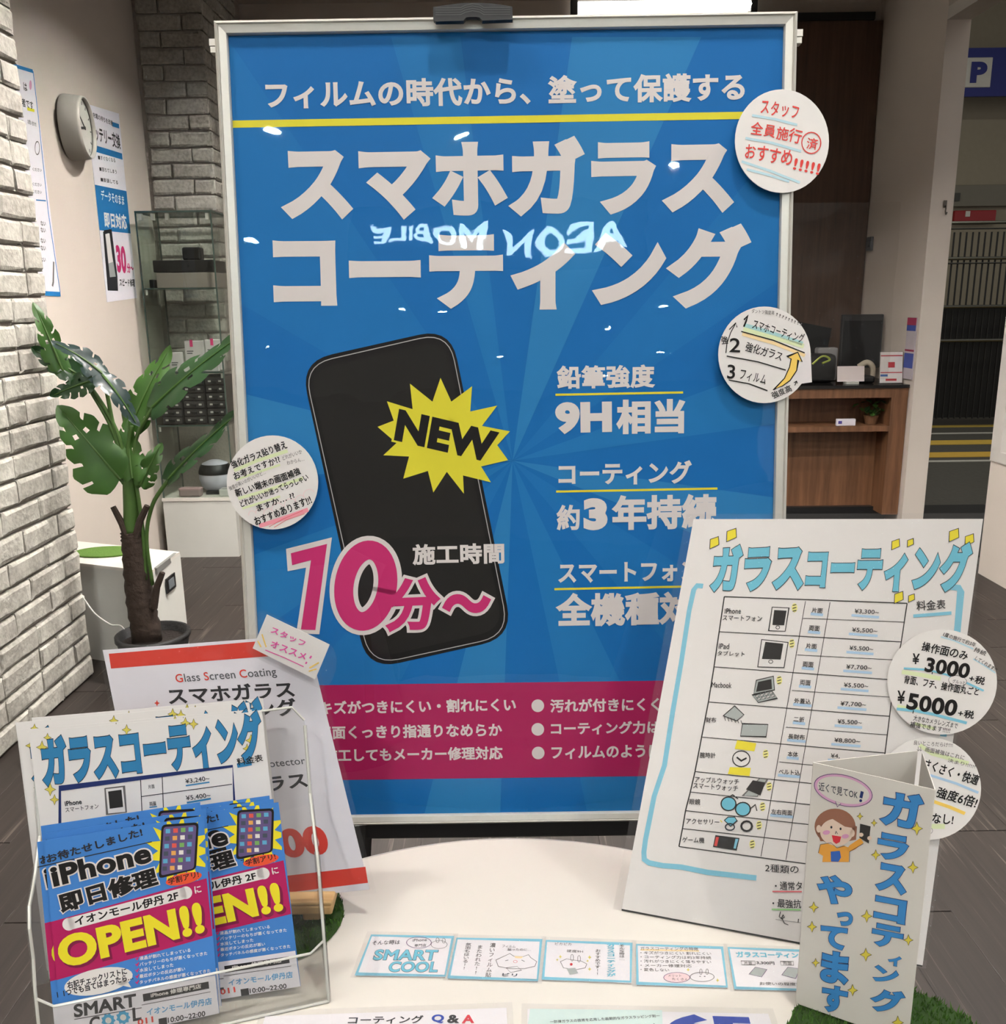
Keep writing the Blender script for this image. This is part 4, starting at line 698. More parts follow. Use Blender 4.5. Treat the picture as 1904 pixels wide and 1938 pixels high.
  ('L','pen_gray',3,0.35,[(36.08,82.2),(37.17,80.85),(38.06,81.93)]),
  ('L','pen_gray',3,0.35,[(39.15,84.61),(39.15,81.12)]),
  ('L','pen_gray',3,0.35,[(38.06,82.2),(39.15,80.85),(40.05,81.93)]),
  ('T','さくさく・快適','black',3,40.64,65.03,42.57,-15.27,3.44,9.59,0.022,0.3,0,'',0),
  ('T','強度6倍!','black',3,50.72,40.29,31.54,-10.05,3.09,9.69,0.018,0.3,0,'',0),
  ('T','なし!','black',3,48.02,17.67,16.79,-1.87,0.98,8.76,0.022,0.3,0,'',0),
  ('L','pen_gray',3,0.3,[(48.76,10.99),(48.57,10.01),(48.01,9.11),(47.14,8.4),(46.05,7.95),(44.83,7.79),(43.61,7.95),(42.51,8.4),(41.64,9.11),(41.08,10),(40.88,10.99),(41.08,11.98),(41.64,12.88),(42.51,13.59),(43.61,14.04),(44.83,14.2),(46.05,14.04),(47.14,13.59),(48.01,12.88),(48.57,11.98),(48.76,10.99),(48.57,10.01)])]),
'red': dict(c=[(-0.3418,0.7592,0.7288), (-0.1301,0.762,0.7488), (-0.1848,0.7972,0.9991), (-0.3792,0.7954,0.9865)], W=203.79, H=260.80,
  pr=[
  ('P','paper_cool',0,[(0.46,259.66),(202.34,259.13),(200.78,0.72),(0.49,0.44)]),
  ('P','poster_red',1,[(5.74,255.7),(195.67,256.8),(196.45,241.28),(5.03,241.48)]),
  ('T','Glass Screen Coating','text_gray',2,65.45,220.69,98.34,-0.99,0.11,10.5,0.008,0,0,'',0),
  ('T','Glass Screen Coating','poster_red',3,65.45,220.69,98.34,-0.99,0.11,10.5,0.01,0,0,'0,6,13',0),
  ('T','スマホガラス','text_dark',2,54.06,202.3,122.56,-2.69,0.36,16.17,0.028,0,0,'',0),
  ('T','コーティング','text_dark',2,52.41,182.25,122.92,-0.59,0.08,17.24,0.028,0,0,'',0),
  ('P','poster_red',2,[(43.23,208.04),(43.56,205.75),(45.25,204.65),(43.17,203.87),(41.9,201.71),(41.57,204),(39.88,205.1),(41.97,205.88)]),
  ('T','Protector','text_gray',2,126.39,132.6,44.43,0.31,-0.05,7.04,0.008,0,0,'',0),
  ('T','ガラス','text_dark',2,107.27,108.21,61.17,1.63,-0.41,15.52,0.03,0,0,'',0),
  ('T','00','poster_red',2,128.78,40.67,44.86,0.15,-0.1,29.8,0.05,0,0,'',0),
  ('P','poster_red',1,[(7.53,21.74),(202.28,24.25),(200.84,7.77),(6.71,3.91)])]),
'staff_card': dict(c=[(-0.234,0.7838,0.9898), (-0.1769,0.7795,0.9598), (-0.1624,0.7841,0.9923), (-0.2197,0.7882,1.0211)], W=64.48, H=35.35,
  pouch=[(-8.98,30.95),(-6.72,35.93),(-2.42,38.58),(61.54,37.17),(69.24,34.39),(75.55,27.25),(78.86,18.18),(79.5,5.17),(73.6,-4.12),(68.7,-5.45),(3.73,-6.41),(-3.98,-4.81),(-7.08,1.39)],
  pr=[
  ('T','スタッフ','marker_magenta',3,9.44,21.31,33.96,1.56,-0.29,6.38,0.022,0.3,0,'',0),
  ('T','オススメ','marker_magenta',3,14.24,8.72,34.78,2.84,-0.58,7.12,0.022,0.3,0,'',0),
  ('L','marker_magenta',3,1.42,[(52.93,18.55),(52.4,15.74)]),
  ('L','marker_magenta',3,1.43,[(51.18,11.5),(50.77,9.43)]),
  ('L','marker_magenta',3,0.87,[(11.45,4.11),(30.07,5.64),(50.17,6.16)]),
  ('L','arrow_yellow',2,1.27,[(2.96,16.36),(11.11,6.98)]),
  ('L','arrow_yellow',2,1.27,[(1.81,8.82),(6.87,4.84)]),
  ('L','arrow_yellow',2,1.27,[(55.46,7.47),(61.72,16.01)]),
  ('L','arrow_yellow',2,1.27,[(56.15,4.41),(62.01,9.64)])]),
'notice': dict(c=[(-0.3816,0.6536,0.7436), (-0.1982,0.702,0.7234), (-0.2155,0.734,0.9502), (-0.3955,0.6845,0.9579)], W=188.77, H=223.34,
  pr=[
  ('T','ガラスコーティング','outline_dark',2,6.13,172.94,180.45,6.81,0.51,45.28,0.06,0,0,'',0.016),
  ('T','ガラスコーティング','notice_blue',3,6.13,172.94,180.45,6.81,0.51,45.28,0.06,0,0,'',0),
  ('L','navy',2,2.25,[(15.12,140.89),(18.43,171.65),(158.7,177.42),(156.15,138.46)]),
  ('L','text_dark',2,0.66,[(82.1,172.45),(79.98,142.38)]),
  ('L','text_dark',2,0.67,[(99.68,173.44),(97.36,141.53)]),
  ('L','text_dark',2,0.69,[(81.33,157.87),(156.42,161.48)]),
  ('T','¥3,240~','text_dark',3,118.16,165.2,20.09,0.97,-0.23,4.74,0.01,0,0,'',0),
  ('T','¥5,400~','text_dark',3,117.02,150.25,20.43,0.93,-0.22,4.76,0.01,0,0,'',0),
  ('L','notice_blue',2,1.2,[(118.02,163.93),(137.79,165.12)]),
  ('L','notice_blue',2,1.54,[(117.2,148.75),(137.38,150.45)]),
  ('T','iPhone','text_dark',3,20.81,155.5,13.14,0.64,-0.21,4.36,0.03,0,0,'',0),
  ('T','スマートフォン','text_dark',3,20.54,150.04,26.04,0.94,-0.14,4.01,0.01,0,0,'',0),
  ('T','片面','text_dark',3,87.64,164.02,5.02,0.23,-0.17,3.64,0.01,0,0,'',0),
  ('T','両面','text_dark',3,86.96,148.66,5.35,0.19,-0.13,3.66,0.01,0,0,'',0),
  ('L','notice_blue',2,1,[(86.51,147.6),(92.71,147.9)]),
  ('P','paper',2,[(53.26,167.87),(68.31,168.35),(67.61,145.31),(52.41,145.04)]),
  ('L','pen_gray',3,1.13,[(53.26,167.87),(68.31,168.35),(67.61,145.31),(52.41,145.04),(53.26,167.87),(68.31,168.35)]),
  ('P','icon_dark',4,[(55.39,165.09),(66.05,165.65),(65.69,150.28),(55.03,149.73)]),
  ('P','pale_gold',2,[(9.39,214.7),(10.2,210.55),(12.99,208.54),(9.83,207.15),(8.14,203.25),(7.33,207.41),(4.55,209.41),(7.7,210.8)]),
  ('L','sparkline',3,0.31,[(9.39,214.7),(10.2,210.55),(12.99,208.54),(9.83,207.15),(8.14,203.25),(7.33,207.41),(4.55,209.41),(7.7,210.8),(9.39,214.7),(10.2,210.55)]),
  ('P','pale_gold',2,[(14.3,220.87),(14.86,218.03),(16.78,216.65),(14.61,215.69),(13.44,213.02),(12.88,215.87),(10.96,217.24),(13.13,218.2)]),
  ('L','sparkline',3,0.31,[(14.3,220.87),(14.86,218.03),(16.78,216.65),(14.61,215.69),(13.44,213.02),(12.88,215.87),(10.96,217.24),(13.13,218.2),(14.3,220.87),(14.86,218.03)]),
  ('P','pale_gold',2,[(11.62,177.29),(12.44,173.1),(15.24,171.07),(12.07,169.67),(10.38,165.75),(9.56,169.94),(6.77,171.96),(9.93,173.36)]),
  ('L','sparkline',3,0.31,[(11.62,177.29),(12.44,173.1),(15.24,171.07),(12.07,169.67),(10.38,165.75),(9.56,169.94),(6.77,171.96),(9.93,173.36),(11.62,177.29),(12.44,173.1)]),
  ('P','pale_gold',2,[(13.8,166.85),(14.47,163.44),(16.75,161.79),(14.17,160.65),(12.79,157.45),(12.13,160.86),(9.86,162.51),(12.43,163.65)]),
  ('L','sparkline',3,0.31,[(13.8,166.85),(14.47,163.44),(16.75,161.79),(14.17,160.65),(12.79,157.45),(12.13,160.86),(9.86,162.51),(12.43,163.65),(13.8,166.85),(14.47,163.44)]),
  ('P','pale_gold',2,[(76.36,222.3),(77.06,218.92),(79.44,217.29),(76.76,216.16),(75.33,212.98),(74.63,216.36),(72.26,217.99),(74.93,219.13)]),
  ('L','sparkline',3,0.33,[(76.36,222.3),(77.06,218.92),(79.44,217.29),(76.76,216.16),(75.33,212.98),(74.63,216.36),(72.26,217.99),(74.93,219.13),(76.36,222.3),(77.06,218.92)]),
  ('P','pale_gold',2,[(124.32,224.04),(125.11,220.4),(127.76,218.64),(124.78,217.41),(123.2,213.99),(122.41,217.64),(119.77,219.4),(122.74,220.62)]),
  ('L','sparkline',3,0.34,[(124.32,224.04),(125.11,220.4),(127.76,218.64),(124.78,217.41),(123.2,213.99),(122.41,217.64),(119.77,219.4),(122.74,220.62),(124.32,224.04),(125.11,220.4)]),
  ('P','pale_gold',2,[(130.91,222.15),(131.66,218.77),(134.13,217.13),(131.35,215.99),(129.88,212.81),(129.13,216.2),(126.67,217.84),(129.44,218.98)]),
  ('L','sparkline',3,0.34,[(130.91,222.15),(131.66,218.77),(134.13,217.13),(131.35,215.99),(129.88,212.81),(129.13,216.2),(126.67,217.84),(129.44,218.98),(130.91,222.15),(131.66,218.77)]),
  ('P','pale_gold',2,[(177.25,204.02),(178.15,200.09),(181.1,198.19),(177.79,196.87),(176.05,193.18),(175.15,197.12),(172.21,199.02),(175.51,200.34)]),
  ('L','sparkline',3,0.35,[(177.25,204.02),(178.15,200.09),(181.1,198.19),(177.79,196.87),(176.05,193.18),(175.15,197.12),(172.21,199.02),(175.51,200.34),(177.25,204.02),(178.15,200.09)]),
  ('P','pale_gold',2,[(173.02,196.02),(173.73,192.87),(176.09,191.35),(173.45,190.29),(172.05,187.34),(171.34,190.49),(168.99,192.01),(171.63,193.07)]),
  ('L','sparkline',3,0.35,[(173.02,196.02),(173.73,192.87),(176.09,191.35),(173.45,190.29),(172.05,187.34),(171.34,190.49),(168.99,192.01),(171.63,193.07),(173.02,196.02),(173.73,192.87)]),
  ('T','料金表','black',4,163.06,177.38,22.24,2.13,-0.62,6.54,0.014,0.2,0,'',0),
  ('L','notice_blue',2,3.85,[(162.54,177.43),(174.96,178.64)])]),
'flyer': dict(c=[(-0.3546,0.5988,0.7289), (-0.2405,0.6316,0.7284), (-0.2472,0.6571,0.8952), (-0.3613,0.6243,0.8957)], W=118.69, H=168.87,
  pr=[
  ('P','magenta_band',1,[(0,102.98),(117.26,116.49),(118.12,67.2),(0,55.2)]),
  ('P','paper_cool',1,[(0,0),(0,34.62),(117.88,33.28),(118.53,0)]),
  ('T','お待たせしました!','text_dark',4,1.42,150.29,70.6,9.9,-1,7.15,0.03,0,0,'',0),
  ('L','text_dark',3,0.78,[(-1.17,148.94),(78.21,154.33)]),
  ('P','flyer_yellow',2,[(118.18,141.75),(117.84,137.25),(112.47,136.14),(117.22,128.84),(117.01,126.02),(108.42,129.16),(110.57,115.83),(101.9,125.41),(99.81,117.69),(96.84,118.25),(94.45,125.76),(88.93,119.75),(86.74,120.17),(87.77,130.07),(76.96,126.99),(83.38,137.34),(72.28,140.55),(82.26,145.91),(73.38,154.65),(84.65,153.84),(79.99,166.14),(90.01,159.35),(90.48,168.87),(92.71,168.87),(97.14,161.17),(101.28,168.87),(103.35,168.87),(104.43,158.87),(114.25,165.09),(110.2,152.94),(118.69,152.95),(118.69,150.04),(113.11,144.73)]),
  ('P','black',3,[(86.02,163.39),(86.66,165.39),(87.95,166.51),(89.89,166.73),(111.3,164.64),(113.16,164.04),(114.16,162.69),(114.28,160.6),(110.25,129.1),(109.61,127),(108.31,125.66),(106.36,125.09),(84.12,123.29),(82.31,123.55),(81.35,124.68),(81.25,126.7)]),
  ('P','app_screen',4,[(87.59,162.61),(88,163.88),(88.82,164.59),(90.05,164.72),(110.67,162.61),(111.85,162.22),(112.48,161.36),(112.55,160.03),(108.43,128.91),(108.01,127.59),(107.18,126.76),(105.93,126.43),(84.95,125.33),(83.8,125.52),(83.18,126.27),(83.11,127.56)]),
  ('P','app_a',5,[(89.3,162.99),(92.7,162.58),(92.43,159.02),(89.03,159.44)]),
  ('P','app_c',5,[(95.05,162.52),(98.47,162.1),(98.2,158.54),(94.78,158.96)]),
  ('P','app_e',5,[(100.82,162.04),(104.26,161.62),(103.99,158.05),(100.55,158.48)]),
  ('P','app_a',5,[(106.62,161.56),(110.07,161.14),(109.81,157.56),(106.36,157.99)]),
  ('P','app_d',5,[(88.33,156.91),(91.74,156.49),(91.47,152.93),(88.06,153.36)]),
  ('P','app_f',5,[(94.08,156.42),(97.5,156),(97.23,152.44),(93.81,152.87)]),
  ('P','app_b',5,[(99.86,155.93),(103.29,155.5),(103.02,151.93),(99.59,152.37)]),
  ('P','app_d',5,[(105.66,155.44),(109.11,155.01),(108.84,151.43),(105.39,151.86)]),
  ('P','app_a',5,[(87.37,150.83),(90.77,150.4),(90.5,146.84),(87.1,147.28)]),
  ('P','app_c',5,[(93.12,150.33),(96.54,149.89),(96.27,146.33),(92.84,146.77)]),
  ('P','app_e',5,[(98.89,149.82),(102.33,149.39),(102.06,145.81),(98.62,146.25)]),
  ('P','app_a',5,[(104.69,149.31),(108.14,148.88),(107.87,145.3),(104.42,145.74)]),
  ('P','app_d',5,[(86.4,144.74),(89.81,144.3),(89.53,140.74),(86.13,141.19)]),
  ('P','app_f',5,[(92.15,144.23),(95.57,143.78),(95.3,140.22),(91.88,140.66)]),
  ('P','app_b',5,[(97.92,143.71),(101.36,143.26),(101.09,139.69),(97.65,140.14)]),
  ('P','app_d',5,[(103.72,143.19),(107.17,142.74),(106.9,139.16),(103.45,139.61)]),
  ('P','app_a',5,[(85.43,138.65),(88.84,138.2),(88.57,134.64),(85.16,135.09)]),
  ('P','app_c',5,[(91.18,138.12),(94.6,137.67),(94.33,134.1),(90.91,134.56)]),
  ('P','app_e',5,[(96.95,137.59),(100.39,137.14),(100.12,133.56),(96.68,134.02)]),
  ('P','app_a',5,[(102.75,137.06),(106.2,136.6),(105.93,133.02),(102.48,133.47)]),
  ('P','app_d',5,[(84.47,132.56),(87.87,132.1),(87.6,128.54),(84.19,129)]),
  ('P','app_f',5,[(90.21,132.01),(93.63,131.56),(93.36,127.98),(89.94,128.45)]),
  ('P','app_b',5,[(95.99,131.47),(99.42,131.01),(99.15,127.43),(95.71,127.89)]),
  ('T','iPhone','print_white',4,4.17,130.44,73.07,7.31,-1.71,17.06,0.042,0,0,'',0.05),
  ('T','即日修理','print_white',5,7.93,108.25,72.91,9.59,-2.12,16.11,0.045,0,0,'',0.05),
  ('T','iPhone','black',6,4.17,130.44,73.07,7.31,-1.71,17.06,0.042,0,0,'',0),
  ('T','即日修理','black',7,7.93,108.25,72.91,9.59,-2.12,16.11,0.045,0,0,'',0),
  ('P','pill_orange',5,[(113.82,120.31),(113.5,119.07),(112.24,117.85),(110.14,116.73),(107.33,115.81),(104.01,115.13),(100.42,114.75),(96.79,114.69),(93.38,114.95),(90.41,115.51),(88.09,116.34),(86.56,117.38),(85.94,118.55),(86.26,119.78),(87.49,120.99),(89.57,122.1),(92.34,123.02),(95.62,123.7),(99.2,124.1),(102.83,124.17),(106.26,123.92),(109.26,123.37),(111.62,122.54),(113.18,121.5)]),
  ('T','学割アリ!','black',6,88.08,116.46,23.58,2.13,-0.52,5.78,0.02,0,0,'',0),
  ('L','paper',3,9.87,[(12.32,98.6),(100.49,107.5)]),
  ('P','paper',3,[(16.86,97.68),(16.51,96.13),(15.74,94.82),(14.65,93.89),(13.32,93.42),(11.9,93.45),(10.52,93.99),(9.32,94.98),(8.41,96.32),(7.89,97.89),(7.8,99.52),(8.15,101.06),(8.91,102.36),(10.01,103.3),(11.33,103.77),(12.75,103.74),(14.12,103.21),(15.33,102.22),(16.24,100.88),(16.77,99.32)]),
  ('P','paper',3,[(105.34,106.56),(104.98,104.96),(104.18,103.61),(103.02,102.64),(101.61,102.15),(100.09,102.18),(98.61,102.74),(97.32,103.75),(96.34,105.13),(95.77,106.75),(95.66,108.43),(96.02,110.02),(96.81,111.37),(97.97,112.33),(99.38,112.83),(100.89,112.8),(102.37,112.26),(103.66,111.24),(104.65,109.86),(105.23,108.25)]),
  ('T','イオンモール伊丹 2F','black',5,16.99,95.62,77.91,7.05,-0.72,7.98,0.03,0,0,'',0),
  ('T','に','paper',5,107.48,105.28,5.14,0.4,-0.48,6.18,0.03,0,0,'',0),
  ('T','OPEN!!','open_shadow',4,5.23,61.17,109.48,7.79,-1.9,26.64,0.05,0,0,'',0.012),
  ('T','OPEN!!','flyer_yellow',6,3.91,63.16,109.05,8.28,-2.02,26.61,0.05,0,0,'',0),
  ('T','液晶が割れてしまっている','paper',4,61.43,58.21,38.93,-0.98,0.08,3.25,0.02,0,0,'',0),
  ('L','magenta',4,0.78,[(58.55,60.91),(59.51,59.32),(61.09,61.75)]),
  ('T','バッテリーのもちが悪くなってきた','paper',4,61.05,53.27,52.06,-1.41,0.09,3.25,0.02,0,0,'',0),
  ('L','magenta',4,0.78,[(58.16,55.98),(59.12,54.38),(60.71,56.81)]),
  ('T','水没してしまった','paper',4,60.66,48.32,25.79,-0.75,0.09,3.25,0.02,0,0,'',0),
  ('L','magenta',4,0.78,[(57.78,51.04),(58.73,49.44),(60.32,51.87)]),
  ('T','最近ボタンの反応が悪い','paper',4,60.27,43.37,34.82,-1.07,0.1,3.25,0.02,0,0,'',0),
  ('L','magenta',4,0.78,[(57.39,46.1),(58.35,44.5),(59.93,46.92)]),
  ('T','タッチパネルの感度が悪くなってきた','paper',4,59.89,38.42,54.52,-1.78,0.11,3.25,0.02,0,0,'',0),
  ('L','magenta',4,0.78,[(57,41.15),(57.96,39.55),(59.54,41.97)]),
  ('P','paper',3,[(55.41,47.98),(55.02,45.57),(53.36,43.26),(50.52,41.18),(46.64,39.41),(41.93,38.06),(36.64,37.19),(31.02,36.85),(25.38,37.04),(19.98,37.75),(15.11,38.95),(10.99,40.57),(7.82,42.53),(5.77,44.74),(4.91,47.08),(5.3,49.44),(6.91,51.7),(9.67,53.76),(13.44,55.52),(18.05,56.88),(23.26,57.78),(28.83,58.16),(34.48,58.02),(39.92,57.35),(44.88,56.18),(49.1,54.57),(52.37,52.59),(54.51,50.36)]),
  ('P','paper',3,[(43.2,41.98),(53.58,37.05),(49.71,46.58)]),
  ('T','右記チェックリストに','text_dark',4,7.26,46.1,44.17,2.7,-0.37,6.03,0.03,0,0,'',0),
  ('T','1つでも当てはまったら…','text_dark',4,4.11,40.5,51.5,2.69,-0.32,6.03,0.03,0,0,'',0),
  ('T','SMART','text_dark',4,10.02,21.53,46.28,-1.1,0.26,11.13,0.035,0,0,'',0),
  ('L','text_dark',4,0.63,[(9.93,20.35),(59.89,18.55)]),
  ('T','C','text_dark',4,20.67,7.99,7.91,0.18,-0.26,11.2,0.03,0,0,'',0),
  ('T','L','text_dark',4,52.58,8.57,6.52,-0.14,0.24,11.33,0.03,0,0,'',0),
  ('P','gear_blue',4,[(39.93,12.42),(38.34,11.13),(38.35,8.78),(36.29,9.07),(34.97,7.44),(33.41,9.18),(31.39,9.03),(31.06,11.4),(29.28,12.8),(30.32,14.68),(29.62,16.98),(31.55,17.51),(32.24,19.63),(34.16,18.55),(35.94,19.5),(36.95,17.33),(38.97,16.66),(38.6,14.4)]),
  ('P','paper',5,[(36.77,13.17),(36.59,12.4),(36.22,11.77),(35.67,11.32),(35.02,11.1),(34.31,11.14),(33.63,11.43),(33.03,11.94),(32.58,12.63),(32.31,13.41),(32.27,14.23),(32.44,14.99),(32.82,15.62),(33.36,16.07),(34.01,16.28),(34.72,16.25),(35.4,15.96),(36,15.45),(36.46,14.77),(36.72,13.98)]),
  ('P','gear_blue',4,[(51.03,12.42),(49.43,11.13),(49.43,8.76),(47.36,9.06),(46.03,7.42),(44.46,9.16),(42.42,9.02),(42.08,11.39),(40.29,12.8),(41.34,14.69),(40.63,17),(42.57,17.53),(43.27,19.66),(45.2,18.58),(46.99,19.53),(48.01,17.35),(50.06,16.68),(49.68,14.4)]),
  ('P','paper',5,[(47.84,13.17),(47.66,12.4),(47.29,11.76),(46.74,11.31),(46.08,11.1),(45.36,11.14),(44.67,11.43),(44.07,11.94),(43.61,12.63),(43.35,13.42),(43.3,14.23),(43.47,15),(43.85,15.64),(44.4,16.08),(45.06,16.3),(45.77,16.26),(46.46,15.97),(47.07,15.46),(47.52,14.78),(47.79,13.99)]),
  ('P','text_dark',4,[(61.54,29.69),(112.24,29.2),(112.44,23.12),(61.67,23.38)]),
  ('T','iPhone 修理専門店','paper',5,67.43,25.21,38.83,-0.52,0.06,4.13,0.03,0,0,'',0),
  ('L','text_dark',4,0.49,[(60.06,20.78),(113.18,20.11)]),
  ('T','イオンモール伊丹店','sky_text',4,63.18,10.79,50.31,-1.79,0.22,6.2,0.03,0,0,'',0),
  ('T','10:00~22:00','text_dark',4,78.63,1.18,29.04,-0.81,0.13,4.51,0.02,0,0,'',0),
  ('P','text_dark',4,[(71.77,6.32),(78.07,6.25),(78.06,0),(75.88,0),(71.77,0.17)]),
  ('T','011','poster_red',4,55.97,4.27,11.88,0.17,-0.07,5.16,0.03,0,0,'',0)]),
'fold': dict(c=[(0.2397,0.6373,0.726), (0.3146,0.5953,0.726), (0.3146,0.5953,0.9472), (0.2397,0.6373,0.9472)], W=85.91, H=221.22,
  pr=[
  ('T','ガ','navy',3,51.07,183.26,28.78,1.59,-0.07,30.07,0.05,0,0,'',0.016),
  ('T','ガ','fold_blue',4,51.07,183.26,28.78,1.59,-0.07,30.07,0.05,0,0,'',0),
  ('T','ラ','navy',3,51.22,154.32,21.47,1.63,-0.06,22.13,0.05,0,0,'',0.016),
  ('T','ラ','fold_blue',4,51.22,154.32,21.47,1.63,-0.06,22.13,0.05,0,0,'',0),
  ('T','ス','navy',3,52.27,126.14,21.84,2.1,-0.07,24.7,0.05,0,0,'',0.016),
  ('T','ス','fold_blue',4,52.27,126.14,21.84,2.1,-0.07,24.7,0.05,0,0,'',0),
  ('T','コ','navy',3,53.03,100.81,22.4,2.56,-0.06,20.94,0.05,0,0,'',0.016),
  ('T','コ','fold_blue',4,53.03,100.81,22.4,2.56,-0.06,20.94,0.05,0,0,'',0),
  ('T','テ','navy',3,53.12,77.27,22.15,2.9,-0.06,20.33,0.05,0,0,'',0.016),
  ('T','テ','fold_blue',4,53.12,77.27,22.15,2.9,-0.06,20.33,0.05,0,0,'',0),
  ('T','ィ','navy',3,66.25,64.01,9.45,1.34,-0.07,9.33,0.05,0,0,'',0.016),
  ('T','ィ','fold_blue',4,66.25,64.01,9.45,1.34,-0.07,9.33,0.05,0,0,'',0),
  ('T','ン','navy',3,56.74,45.73,18.08,2.78,-0.06,14.9,0.05,0,0,'',0.016),
  ('T','ン','fold_blue',4,56.74,45.73,18.08,2.78,-0.06,14.9,0.05,0,0,'',0),
  ('T','グ','navy',3,56.48,18.24,24.57,4.26,-0.09,22.01,0.05,0,0,'',0.016),
  ('T','グ','fold_blue',4,56.48,18.24,24.57,4.26,-0.09,22.01,0.05,0,0,'',0),
  ('T','や','navy',3,9.56,101.65,26.16,2.88,0.28,25.94,0.05,0,0,'',0.016),
  ('T','や','fold_blue',4,9.56,101.65,26.16,2.88,0.28,25.94,0.05,0,0,'',0),
  ('T','っ','navy',3,26.29,85.65,11.88,1.46,0.07,12.95,0.05,0,0,'',0.016),
  ('T','っ','fold_blue',4,26.29,85.65,11.88,1.46,0.07,12.95,0.05,0,0,'',0),
  ('T','て','navy',3,14.82,61.58,20.15,2.79,0.19,20.65,0.05,0,0,'',0.016),
  ('T','て','fold_blue',4,14.82,61.58,20.15,2.79,0.19,20.65,0.05,0,0,'',0),
  ('T','ま','navy',3,17.39,29.27,21.27,3.43,0.25,30.06,0.05,0,0,'',0.016),
  ('T','ま','fold_blue',4,17.39,29.27,21.27,3.43,0.25,30.06,0.05,0,0,'',0),
  ('T','す','navy',3,19.77,1.95,19.49,3.52,0.19,25.6,0.05,0,0,'',0.016),
  ('T','す','fold_blue',4,19.77,1.95,19.49,3.52,0.19,25.6,0.05,0,0,'',0),
  ('P','spark_yellow',2,[(36.73,188.3),(37.51,186.41),(39.06,185.96),(37.64,184.65),(37.16,182.39),(36.38,184.28),(34.82,184.73),(36.25,186.04)]),
  ('L','sparkline',3,0.33,[(36.73,188.3),(37.51,186.41),(39.06,185.96),(37.64,184.65),(37.16,182.39),(36.38,184.28),(34.82,184.73),(36.25,186.04),(36.73,188.3),(37.51,186.41)]),
  ('P','spark_yellow',2,[(47.05,185.67),(47.83,183.78),(49.36,183.34),(47.96,182.03),(47.5,179.78),(46.72,181.67),(45.18,182.1),(46.59,183.41)]),
  ('L','sparkline',3,0.32,[(47.05,185.67),(47.83,183.78),(49.36,183.34),(47.96,182.03),(47.5,179.78),(46.72,181.67),(45.18,182.1),(46.59,183.41),(47.05,185.67),(47.83,183.78)]),
  ('P','spark_yellow',2,[(76.44,192.33),(77.91,188.8),(80.73,187.97),(78.18,185.53),(77.38,181.31),(75.91,184.85),(73.07,185.68),(75.63,188.13)]),
  ('L','sparkline',3,0.31,[(76.44,192.33),(77.91,188.8),(80.73,187.97),(78.18,185.53),(77.38,181.31),(75.91,184.85),(73.07,185.68),(75.63,188.13),(76.44,192.33),(77.91,188.8)]),
  ('P','spark_yellow',2,[(50.23,160.65),(51.41,157.81),(53.71,157.18),(51.61,155.15),(50.92,151.7),(49.74,154.55),(47.42,155.18),(49.53,157.21)]),
  ('L','sparkline',3,0.32,[(50.23,160.65),(51.41,157.81),(53.71,157.18),(51.61,155.15),(50.92,151.7),(49.74,154.55),(47.42,155.18),(49.53,157.21),(50.23,160.65),(51.41,157.81)]),
  ('P','spark_yellow',2,[(76.53,159.05),(77.88,155.79),(80.48,155.07),(78.14,152.74),(77.39,148.78),(76.04,152.05),(73.41,152.77),(75.78,155.11)]),
  ('L','sparkline',3,0.31,[(76.53,159.05),(77.88,155.79),(80.48,155.07),(78.14,152.74),(77.39,148.78),(76.04,152.05),(73.41,152.77),(75.78,155.11),(76.53,159.05),(77.88,155.79)]),
  ('P','spark_yellow',2,[(8.15,100.14),(9.45,96.98),(12.07,96.37),(9.64,93.98),(8.8,90.05),(7.5,93.22),(4.86,93.82),(7.31,96.22)]),
  ('L','sparkline',3,0.36,[(8.15,100.14),(9.45,96.98),(12.07,96.37),(9.64,93.98),(8.8,90.05),(7.5,93.22),(4.86,93.82),(7.31,96.22),(8.15,100.14),(9.45,96.98)]),
  ('P','spark_yellow',2,[(47.7,106.89),(49.17,103.33),(52.05,102.65),(49.42,99.97),(48.55,95.56),(47.09,99.13),(44.18,99.81),(46.83,102.5)]),
  ('L','sparkline',3,0.34,[(47.7,106.89),(49.17,103.33),(52.05,102.65),(49.42,99.97),(48.55,95.56),(47.09,99.13),(44.18,99.81),(46.83,102.5),(47.7,106.89),(49.17,103.33)]),
  ('P','spark_yellow',2,[(7.94,81.97),(9.25,78.79),(11.88,78.21),(9.44,75.76),(8.59,71.78),(7.29,74.97),(4.63,75.54),(7.09,78)]),
  ('L','sparkline',3,0.36,[(7.94,81.97),(9.25,78.79),(11.88,78.21),(9.44,75.76),(8.59,71.78),(7.29,74.97),(4.63,75.54),(7.09,78),(7.94,81.97),(9.25,78.79)]),
  ('P','spark_yellow',2,[(78.62,96.01),(79.87,92.99),(82.27,92.42),(80.1,90.13),(79.42,86.37),(78.17,89.4),(75.75,89.96),(77.93,92.26)]),
  ('L','sparkline',3,0.32,[(78.62,96.01),(79.87,92.99),(82.27,92.42),(80.1,90.13),(79.42,86.37),(78.17,89.4),(75.75,89.96),(77.93,92.26),(78.62,96.01),(79.87,92.99)]),
  ('P','spark_yellow',2,[(49.61,72.84),(51.15,69.08),(54.19,68.42),(51.42,65.5),(50.51,60.77),(48.96,64.54),(45.9,65.2),(48.69,68.13)]),
  ('L','sparkline',3,0.34,[(49.61,72.84),(51.15,69.08),(54.19,68.42),(51.42,65.5),(50.51,60.77),(48.96,64.54),(45.9,65.2),(48.69,68.13),(49.61,72.84),(51.15,69.08)]),
  ('P','spark_yellow',2,[(12.94,48.92),(13.98,46.39),(16.07,45.97),(14.13,43.97),(13.47,40.75),(12.43,43.29),(10.32,43.71),(12.27,45.72)]),
